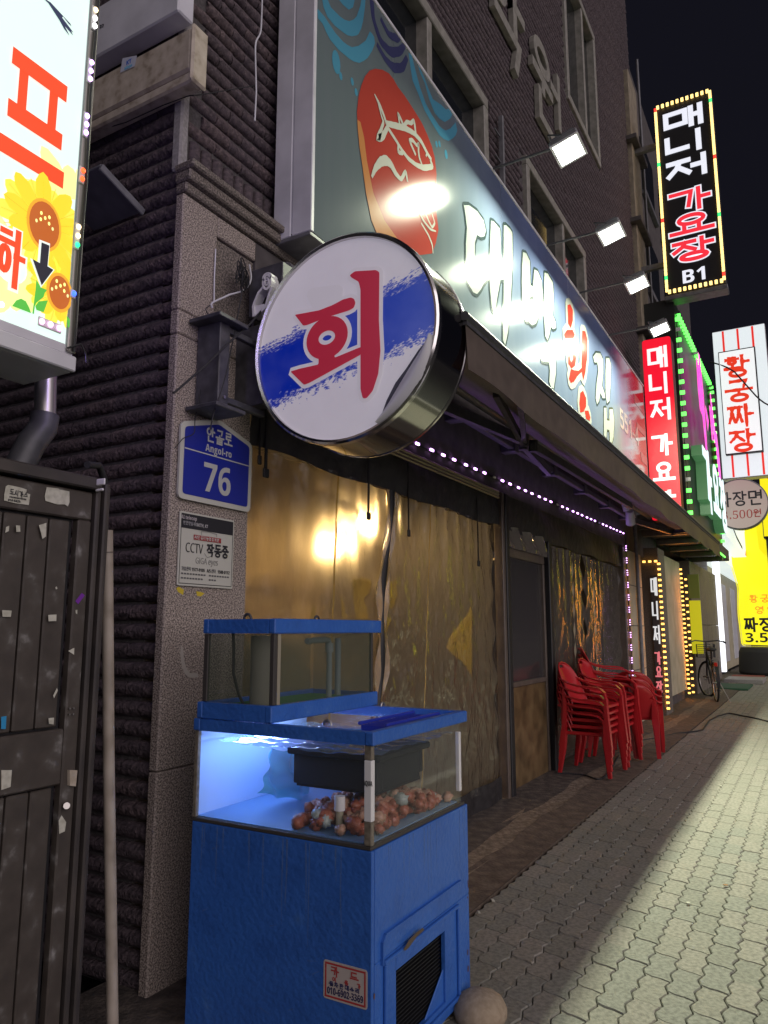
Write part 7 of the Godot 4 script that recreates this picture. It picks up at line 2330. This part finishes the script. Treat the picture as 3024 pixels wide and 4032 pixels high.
func far_signs() -> void:
	# black sign with bulb frame
	var x := 14.5
	var b := thing("bulb_framed_sign", Vector3(x, 8, -1.45), "tall black projecting karaoke sign framed by yellow bulbs, highest of all", "sign")
	var g := geo()
	g.span(Vector3(x, 7.93, -1.97), Vector3(x + 0.3, 12.02, -0.9), 0.01)
	obj("box", g, M.black, b)
	g = geo()
	g.cut()
	g.span(Vector3(x - 0.02, 7.83, -2.0), Vector3(x + 0.32, 7.92, -0.88), 0.01)
	g.cut()
	g.span(Vector3(x + 0.1, 8.6, -2.5), Vector3(x + 0.2, 8.7, -1.98))
	g.cut()
	g.span(Vector3(x + 0.1, 11.2, -2.5), Vector3(x + 0.2, 11.3, -1.98))
	obj("bracket", g, M.grey_metal, b)
	bulb_frame(b, x - 0.02, -1.95, -0.93, 7.99, 11.97)
	var white := glow(0.78, 0.8, 0.9, 1.0)
	var red := glow(0.85, 0.03, 0.05, 1.0)
	var f := face_x(x - 0.012)
	g = geo(f)
	hangul(g, "매니저", Vector2(-1.8, 11.76), Vector2(0.72, 0.37), Vector2(0, -0.54), 0.1, 0.0)
	hangul(g, "가요장", Vector2(-1.8, 10.0), Vector2(0.74, 0.4), Vector2(0, -0.52), 0.13, -0.004)
	obj("lettering", g, white, b)
	g = geo(f)
	hangul(g, "가요장", Vector2(-1.8, 10.0), Vector2(0.74, 0.4), Vector2(0, -0.52), 0.08, 0.002)
	obj("lettering", g, red, b)
	words("B1", 0.26, Vector2(-1.44, 8.23), 0.0, f, white, b, 1.15)
	lamp_area("bulb_sign_light", Vector3(x - 0.06, 9.9, -1.44), Vector3(-1, 0, 0), Vector3.UP, Vector2(1.0, 3.9), Color(1.0, 0.8, 0.5), 0.0)
	# red sign
	x = 13.0
	b = thing("red_lit_sign", Vector3(x, 3.3, -1.98), "tall red lit projecting sign with white letters at the end of the blue sign", "sign")
	g = geo()
	g.xf = face_x(x)
	var shape := rounded(rect(-2.22, 3.32, -1.745, 6.53), 0.05)
	g.prism(shape, -0.3, -0.004)
	obj("casing", g, paint(0.1, 0.008, 0.012, 0.4), b)
	g = geo(face_x(x))
	g.flat(shape, 0.0)
	obj("face", g, glow(0.84, 0.008, 0.028, 1.0), b)
	g = geo(face_x(x - 0.003))
	hangul(g, "매니저", Vector2(-2.13, 6.35), Vector2(0.31, 0.34), Vector2(0, -0.47), 0.055, 0.0)
	hangul(g, "가요장", Vector2(-2.14, 4.78), Vector2(0.31, 0.33), Vector2(0, -0.49), 0.055, 0.0)
	obj("lettering", g, glow(0.95, 0.9, 0.92, 1.0), b)
	lamp_area("red_sign_light", Vector3(x - 0.05, 4.9, -1.98), Vector3(-1, 0, 0), Vector3.UP, Vector2(0.4, 3.1), Color(1.0, 0.1, 0.12), 0.0)
	# white noodle sign with red stripes
	x = 20.0
	b = thing("striped_white_sign", Vector3(x, 5.2, -1.1), "white lit projecting sign with red stripes and red letters on a raised panel", "sign")
	g = geo()
	g.span(Vector3(x, 5.22, -1.67), Vector3(x + 0.4, 9.12, -0.45), 0.02)
	obj("casing", g, M.white_metal, b)
	g = geo(face_x(x - 0.004))
	g.flat(rect(-1.66, 5.24, -0.46, 9.1), 0.0)
	obj("face", g, glow(0.72, 0.78, 0.8, 1.0), b)
	g = geo(face_x(x - 0.007))
	for k in 3:
		g.flat(rect(-1.44 + 0.34 * k, 5.25, -1.39 + 0.34 * k, 9.09), 0.0)
	obj("stripe", g, glow(0.75, 0.03, 0.02, 1.0), b)
	g = geo()
	g.span(Vector3(x - 0.16, 5.8, -1.55), Vector3(x - 0.008, 8.5, -0.7), 0.01)
	obj("panel_box", g, M.black, b)
	g = geo(face_x(x - 0.164))
	g.flat(rect(-1.53, 5.83, -0.73, 8.47), 0.0)
	obj("panel_face", g, glow(0.82, 0.85, 0.85, 1.0), b)
	g = geo(face_x(x - 0.17))
	hangul(g, "황궁짜장", Vector2(-1.42, 8.3), Vector2(0.56, 0.52), Vector2(0, -0.64), 0.085, 0.0, 0.0, true)
	obj("lettering", g, glow(0.72, 0.04, 0.015, 1.0), b)
	# round noodle sign below it
	x = 19.7
	b = thing("round_noodle_sign", Vector3(x, 4.5, -1.33), "round dim beige projecting sign with black and red price lettering", "sign")
	g = geo(Transform3D(Basis(Vector3(0, 0, 1), Vector3(-1, 0, 0), Vector3(0, -1, 0)), Vector3(x, 4.52, -1.30)))
	g.lathe([Vector2(0, -0.3), Vector2(0.62, -0.3), Vector2(0.63, -0.02), Vector2(0.62, 0.0), Vector2(0.6, 0.012)], 40)
	obj("drum", g, M.grey_metal, b)
	g = geo(face_x(x))
	g.flat(oval(Vector2(-1.30, 4.52), Vector2(0.6, 0.6), 40), 0.002)
	obj("face", g, glow(0.36, 0.27, 0.24, 0.75), b)
	g = geo(face_x(x - 0.006))
	hangul(g, "짜장면", Vector2(-1.78, 4.82), Vector2(0.29, 0.34), Vector2(0.34, 0), 0.04, 0.0)
	obj("lettering", g, M.ink, b)
	words("3.500", 0.2, Vector2(-1.38, 4.26), 0.006, face_x(x), paint(0.45, 0.05, 0.04), b, 1.0, "Droid Serif", false)
	g = geo(face_x(x - 0.006))
	hangul(g, "원", Vector2(-1.02, 4.36), Vector2(0.16, 0.18), Vector2.ZERO, 0.022, 0.0)
	obj("lettering", g, paint(0.45, 0.05, 0.04), b)
	# yellow signs at the right edge
	b = thing("yellow_wall_sign", Vector3(22, 5, -0.5), "large yellow lit sign with red characters behind the striped white sign", "sign")
	g = geo()
	g.span(Vector3(22.0, 3.9, -0.95), Vector3(22.4, 8.2, 0.5), 0.02)
	obj("casing", g, M.black, b)
	g = geo(face_x(21.995))
	g.flat(rect(-0.93, 3.95, 0.48, 8.15), 0.0)
	obj("face", g, glow(0.95, 0.8, 0.01, 0.95), b)
	g = geo(face_x(21.99))
	hangul(g, "황궁", Vector2(-0.7, 6.9), Vector2(0.7, 0.8), Vector2(0, -1.0), 0.1, 0.0)
	obj("lettering", g, glow(0.7, 0.06, 0.01, 0.9), b)
	g = geo()
	g.span(Vector3(21.9, 8.3, -0.95), Vector3(22.5, 8.5, 0.6), 0.02)
	g.span(Vector3(22.1, 3.0, -0.9), Vector3(22.25, 3.9, -0.7))
	obj("frame", g, M.dark_steel, b)
	b = thing("yellow_arrow_sign", Vector3(23, 3.4, -0.6), "yellow cut corner lit board hanging above the inflatable sign", "sign")
	g = geo(face_x(22.9))
	g.prism(P([-1.15, 4.3, -1.12, 3.7, -0.75, 3.2, 0.4, 2.9, 0.4, 5.0, -0.8, 4.9]), -0.15, 0.0)
	obj("board", g, glow(0.95, 0.82, 0.01, 0.95), b)
	b = thing("white_fascia_sign", Vector3(22.5, 4.3, -2.0), "white lit fascia sign with red corners beside the round noodle sign", "sign")
	g = geo(face_z(-1.75))
	g.prism(rect(20.8, 3.9, 28.0, 5.0), -0.4, 0.0)
	obj("board", g, glow(0.75, 0.85, 0.85, 0.9), b)
	g = geo(face_z(-1.745))
	g.flat(P([27.0, 3.92, 28.0, 3.92, 28.0, 4.4]), 0.0)
	g.flat(P([27.2, 5.0, 28.0, 4.7, 28.0, 5.0]), 0.0)
	obj("stripe", g, glow(0.75, 0.03, 0.03, 0.9), b)
	g = geo(face_z(-1.744))
	g.ribbon(P([20.8, 4.7, 24.0, 4.2, 26.0, 4.05]), [0.1], 0.0)
	obj("stripe", g, M.ink, b)
	# yellow inflatable standing sign on its black blower drum
	b = thing("inflatable_sign", Vector3(27.5, 0, -1.5), "yellow inflatable standing sign with price lettering on a round black drum base", "sign")
	var px := 27.5
	g = geo(Transform3D(Basis(), Vector3(px + 0.45, 0, -1.45)))
	g.lathe([Vector2(0, 0.9), Vector2(0.72, 0.9), Vector2(0.78, 0.75), Vector2(0.82, 0.1), Vector2(0.76, 0.0)], 32)
	obj("drum", g, M.rubber, b)
	g = geo(face_x(px))
	var out := P([-2.1, 0.95, -1.0, 0.92, -0.6, 0.95, -0.55, 2.0, -0.6, 2.9, -0.5, 3.6, -0.62, 4.25, -0.95, 4.75, -1.35, 4.95, -1.8, 4.8, -2.15, 4.4, -2.28, 3.85, -2.2, 3.4, -2.1, 2.9, -2.15, 2.0])
	var soft := rounded(rounded(out, 0.12), 0.03)
	g.prism(soft, -0.5, -0.06)
	var inner: PackedVector2Array = Geometry2D.offset_polygon(soft, -0.05)[0]
	g.flat(inner, 0.0)
	obj("balloon", g, glow(0.97, 0.86, 0.01, 0.95), b)
	g = geo(face_x(px - 0.005))
	hangul(g, "황궁짜장", Vector2(-1.75, 2.62), Vector2(0.24, 0.24), Vector2(0.33, 0), 0.035, 0.0)
	hangul(g, "영업중", Vector2(-1.6, 2.25), Vector2(0.24, 0.24), Vector2(0.36, 0), 0.035, 0.0)
	obj("lettering", g, glow(0.85, 0.3, 0.01, 0.9), b)
	g = geo(face_x(px - 0.005))
	hangul(g, "짜장면", Vector2(-1.95, 1.86), Vector2(0.38, 0.42), Vector2(0.46, 0), 0.07, 0.0)
	obj("lettering", g, M.ink, b)
	words("3.500", 0.3, Vector2(-1.35, 1.22), 0.008, face_x(px), M.ink, b, 1.2)
	lamp_area("inflatable_light", Vector3(px - 0.12, 2.7, -1.4), Vector3(-1, -0.1, 0.2), Vector3.UP, Vector2(1.4, 3.4), Color(1.0, 0.9, 0.15), 0.0)
	bicycle()

func bicycle() -> void:
	var b := thing("bicycle", Vector3(17.2, 0, -1.9), "dark city bicycle parked by the granite wall, seen from behind", "bicycle")
	var ax := Vector3(0.97, 0, -0.24).normalized()
	var sd := ax.cross(Vector3.UP)
	var rw := Vector3(17.15, 0.33, -1.86)
	var at := func(u: float, y: float, w := 0.0) -> Vector3: return rw + ax * u + Vector3(0, y - 0.33, 0) + sd * w
	var n := 0
	for c in [rw, at.call(1.05, 0.33)]:
		var turn := Basis() if n == 0 else Basis(Vector3.UP, 0.35)
		var wx: Vector3 = turn * ax
		var w := Node3D.new()
		w.name = "wheel"
		b.add_child(w, true)
		w.position = c - b.position
		for q in [["tyre", 0.325, 0.018, M.rubber], ["rim", 0.3, 0.009, M.galvanised]]:
			var g := geo()
			var p := []
			for k in 37:
				var a := TAU * k / 36.0
				p.append(c + wx * cos(a) * q[1] + Vector3.UP * sin(a) * q[1])
			g.tube(p, q[2], 8)
			obj(q[0], g, q[3], w)
		var sp := geo()
		for k in 14:
			var a := TAU * k / 14.0
			sp.cyl(c, c + wx * cos(a) * 0.3 + Vector3.UP * sin(a) * 0.3, 0.0016, 0.0016, 4, false)
		sp.cyl(c - sd * 0.05, c + sd * 0.05, 0.02, 0.02, 10)
		obj("spokes", sp, M.galvanised, w)
		n += 1
	var g := geo()
	for q in [[0.0, 0.33, 0.42, 0.29], [0.42, 0.29, 0.3, 0.78], [0.42, 0.29, 0.92, 0.72], [0.36, 0.6, 0.9, 0.82], [0.0, 0.33, 0.33, 0.68], [0.88, 0.92, 1.05, 0.33], [0.3, 0.75, 0.27, 0.88]]:
		g.cyl(at.call(q[0], q[1]), at.call(q[2], q[3]), 0.017, 0.017, 8)
	obj("frame", g, M.black, b)
	g = geo()
	g.ball(at.call(0.24, 0.91), Vector3(0.14, 0.04, 0.09), 14, 8)
	obj("saddle", g, M.rubber, b)
	g = geo()
	g.tube([at.call(0.72, 1.03, -0.3), at.call(0.82, 1.06, -0.2), at.call(0.87, 1.04, 0.0), at.call(0.82, 1.06, 0.2), at.call(0.72, 1.03, 0.3)], 0.012, 8)
	g.cyl(at.call(0.88, 0.9), at.call(0.87, 1.04), 0.014, 0.014, 8)
	obj("handlebar", g, M.dark_steel, b)
	for s in [-0.3, 0.3]:
		g = geo()
		g.cyl(at.call(0.66, 1.02, s * 1.02), at.call(0.76, 1.04, s * 0.96), 0.017, 0.017, 10)
		obj("grip", g, M.rubber, b)
	g = geo()
	var p := []
	for k in 12:
		var a := PI * (0.1 + 0.95 * k / 11.0)
		p.append(rw + ax * cos(a) * 0.36 + Vector3.UP * sin(a) * 0.36)
	g.strap(p, [0.055], [0.006], sd)
	obj("mudguard", g, M.black, b)
	g = geo()
	g.span(at.call(-0.12, 0.72, -0.07), at.call(0.26, 0.735, 0.07), 0.003)
	for w in [-0.06, 0.06]:
		g.cyl(at.call(0.0, 0.33, w), at.call(-0.08, 0.72, w), 0.007, 0.007, 6)
	obj("carrier", g, M.dark_steel, b)
	g = geo()
	g.span(at.call(-0.2, 0.62, -0.03), at.call(-0.17, 0.69, 0.03), 0.006)
	obj("reflector", g, paint(0.5, 0.02, 0.01, 0.3), b)
	g = geo()
	for k in 7:
		g.span(at.call(0.92, 0.74 + 0.04 * k, -0.15), at.call(1.18, 0.748 + 0.04 * k, 0.15))
	for k in 8:
		g.cyl(at.call(0.92 + 0.037 * k, 0.74, -0.155), at.call(0.92 + 0.037 * k, 0.99, -0.16), 0.003, 0.003, 4)
		g.cyl(at.call(0.92 + 0.037 * k, 0.74, 0.155), at.call(0.92 + 0.037 * k, 0.99, 0.16), 0.003, 0.003, 4)
	obj("basket", g, M.dark_steel, b)
	g = geo()
	for s in [-1.0, 1.0]:
		g.cyl(at.call(0.42, 0.29, 0.05 * s), at.call(0.42 + 0.1 * s, 0.29 - 0.13 * s, 0.07 * s), 0.009, 0.009, 6)
		g.box(at.call(0.42 + 0.1 * s, 0.29 - 0.13 * s, 0.12 * s), Vector3(0.09, 0.025, 0.07), 0.006)
	obj("pedals", g, M.dark_steel, b)
	g = geo()
	g.cyl(at.call(0.0, 0.33, 0.07), at.call(-0.16, 0.01, 0.2), 0.009, 0.009, 6)
	obj("kickstand", g, M.galvanised, b)
	b.scale = Vector3(1.18, 1.18, 1.18)

# ---------- loose cables ----------
func cables() -> void:
	var defs := [["wall_cable", M.white_metal, 0.008, [Vector3(2.78,5.013,-2.38), Vector3(2.779,4.809,-2.38), Vector3(2.771,4.737,-2.38), Vector3(2.738,4.654,-2.38), Vector3(2.74,4.544,-2.38), Vector3(2.754,4.368,-2.38), Vector3(2.749,4.191,-2.38)], "thin white cable hanging on the upper brick wall left of the blue sign"],
		["wall_cable", M.rubber, 0.0045, [Vector3(2.3,4.105,-3.1), Vector3(2.3,4.066,-2.851), Vector3(2.3,4.06,-2.589), Vector3(2.3,4.045,-2.423), Vector3(2.3,4.029,-2.372)], "thin black wire crossing the brick side wall to the corner"],
		["wall_cable", M.rubber, 0.0045, [Vector3(2.327,4.059,-2.4), Vector3(2.46,4.168,-2.4), Vector3(2.604,4.289,-2.4), Vector3(2.758,4.416,-2.4)], "thin black wire running from the corner over the front bricks"],
		["bracket_cable", M.rubber, 0.009, [Vector3(2.165,2.495,-2.28), Vector3(2.191,2.514,-2.28), Vector3(2.349,2.672,-2.28), Vector3(2.501,2.836,-2.28), Vector3(2.645,2.982,-2.28), Vector3(2.751,3.112,-2.28), Vector3(2.814,3.181,-2.28)], "thick black cable slanting from the side wall up to the round sign"],
		["bracket_cable", M.rubber, 0.005, [Vector3(2.589,3.153,-2.3), Vector3(2.597,3.114,-2.3), Vector3(2.573,2.988,-2.3), Vector3(2.55,2.873,-2.3), Vector3(2.531,2.794,-2.3), Vector3(2.508,2.684,-2.3), Vector3(2.48,2.597,-2.3), Vector3(2.433,2.469,-2.3), Vector3(2.416,2.389,-2.3)], "thin black cable dropping past the bracket to the number plate"],
		["bracket_cable", M.white_metal, 0.008, [Vector3(2.505,3.038,-2.4), Vector3(2.499,3.056,-2.4), Vector3(2.531,3.085,-2.4), Vector3(2.62,3.152,-2.4), Vector3(2.703,3.203,-2.4), Vector3(2.751,3.245,-2.4), Vector3(2.777,3.292,-2.4), Vector3(2.779,3.333,-2.4), Vector3(2.764,3.38,-2.4)], "pale cable bent round the pilaster above the bracket"],
		["bracket_cable", M.rubber, 0.004, [Vector3(2.529,2.915,-2.4), Vector3(2.504,2.959,-2.4), Vector3(2.469,3.003,-2.4), Vector3(2.462,3.017,-2.4), Vector3(2.488,3.043,-2.4)], "thin black wire looping over the bracket top"],
		["pilaster_cable", M.white_metal, 0.006, [Vector3(2.554,3.377,-2.44), Vector3(2.554,3.308,-2.44), Vector3(2.553,3.222,-2.44), Vector3(2.557,3.097,-2.44)], "straight pale cable clipped down the granite pilaster"],
		["bracket_cable", M.rubber, 0.0035, [Vector3(2.476,2.761,-2.41), Vector3(2.471,2.652,-2.41), Vector3(2.449,2.567,-2.41), Vector3(2.431,2.461,-2.41), Vector3(2.427,2.395,-2.41), Vector3(2.359,2.353,-2.41), Vector3(2.313,2.298,-2.41)], "thin black wire falling across the blue number plate"]]
	for q in defs:
		var g := geo()
		g.tube(soften(q[3]), q[2] * 0.6, 7)
		meta(obj(q[0], g, q[1]), q[4], "cable")
	var g := geo()
	for k in 7:
		var o := Vector3(2.688,3.288,-2.38) + Vector3(rng.randf_range(-0.03, 0.03), rng.randf_range(-0.04, 0.04), rng.randf_range(-0.02, 0.02))
		var p := []
		for e in 12:
			p.append(o + Vector3(cos(e * 0.9 + k), sin(e * 1.1 + k * 2.0), sin(e * 0.7 + k)) * Vector3(0.045, 0.055, 0.02) * (0.6 + 0.05 * e))
		g.tube(soften(p), 0.003, 5)
	meta(obj("cable_tangle", g, M.rubber), "tangle of thin black cables beside the white cable clamp", "cable")
	g = geo()
	g.tube(soften([Vector3(10.2, 0.03, -2.3), Vector3(10.9, 0.02, -2.0), Vector3(11.6, 0.012, -1.85), Vector3(12.3, 0.012, -1.55), Vector3(13.6, 0.012, -1.6), Vector3(14.8, 0.014, -1.45), Vector3(14.6, 0.012, -1.2), Vector3(14.2, 0.012, -0.9), Vector3(13.4, 0.012, -0.5), Vector3(12.8, 0.012, -0.1)]), 0.011, 7)
	meta(obj("ground_cable", g, M.rubber), "black power cable lying across the pavement beyond the red chairs", "cable")
	g = geo()
	g.tube(soften([Vector3(7.75, 0.035, -2.4), Vector3(7.8, 0.035, -2.15), Vector3(7.7, 0.03, -1.95), Vector3(8.3, 0.03, -1.98), Vector3(9.2, 0.03, -2.1)]), 0.009, 6)
	meta(obj("ground_cable", g, M.rubber), "brown black cable under the legs of the nearest chair stack", "cable")
	g = geo()
	g.tube(soften([Vector3(19.9, 8.3, -1.75), Vector3(19.8, 7.9, -1.2), Vector3(19.8, 7.0, -0.6), Vector3(19.9, 6.6, 0.2)]), 0.018, 6)
	meta(obj("overhead_wire", g, M.rubber), "black wire sagging across the striped white sign", "cable")

func soften(p: Array) -> Array:
	var c := Curve3D.new()
	for i in p.size():
		var t: Vector3 = (p[mini(i + 1, p.size() - 1)] - p[maxi(i - 1, 0)]) * 0.18
		c.add_point(p[i], -t, t)
	c.bake_interval = 0.05
	var r := []
	var q := c.tessellate(4, 6.0)
	for v in q:
		if r.is_empty() or v.distance_to(r[r.size() - 1]) > 0.002:
			r.append(v)
	return r
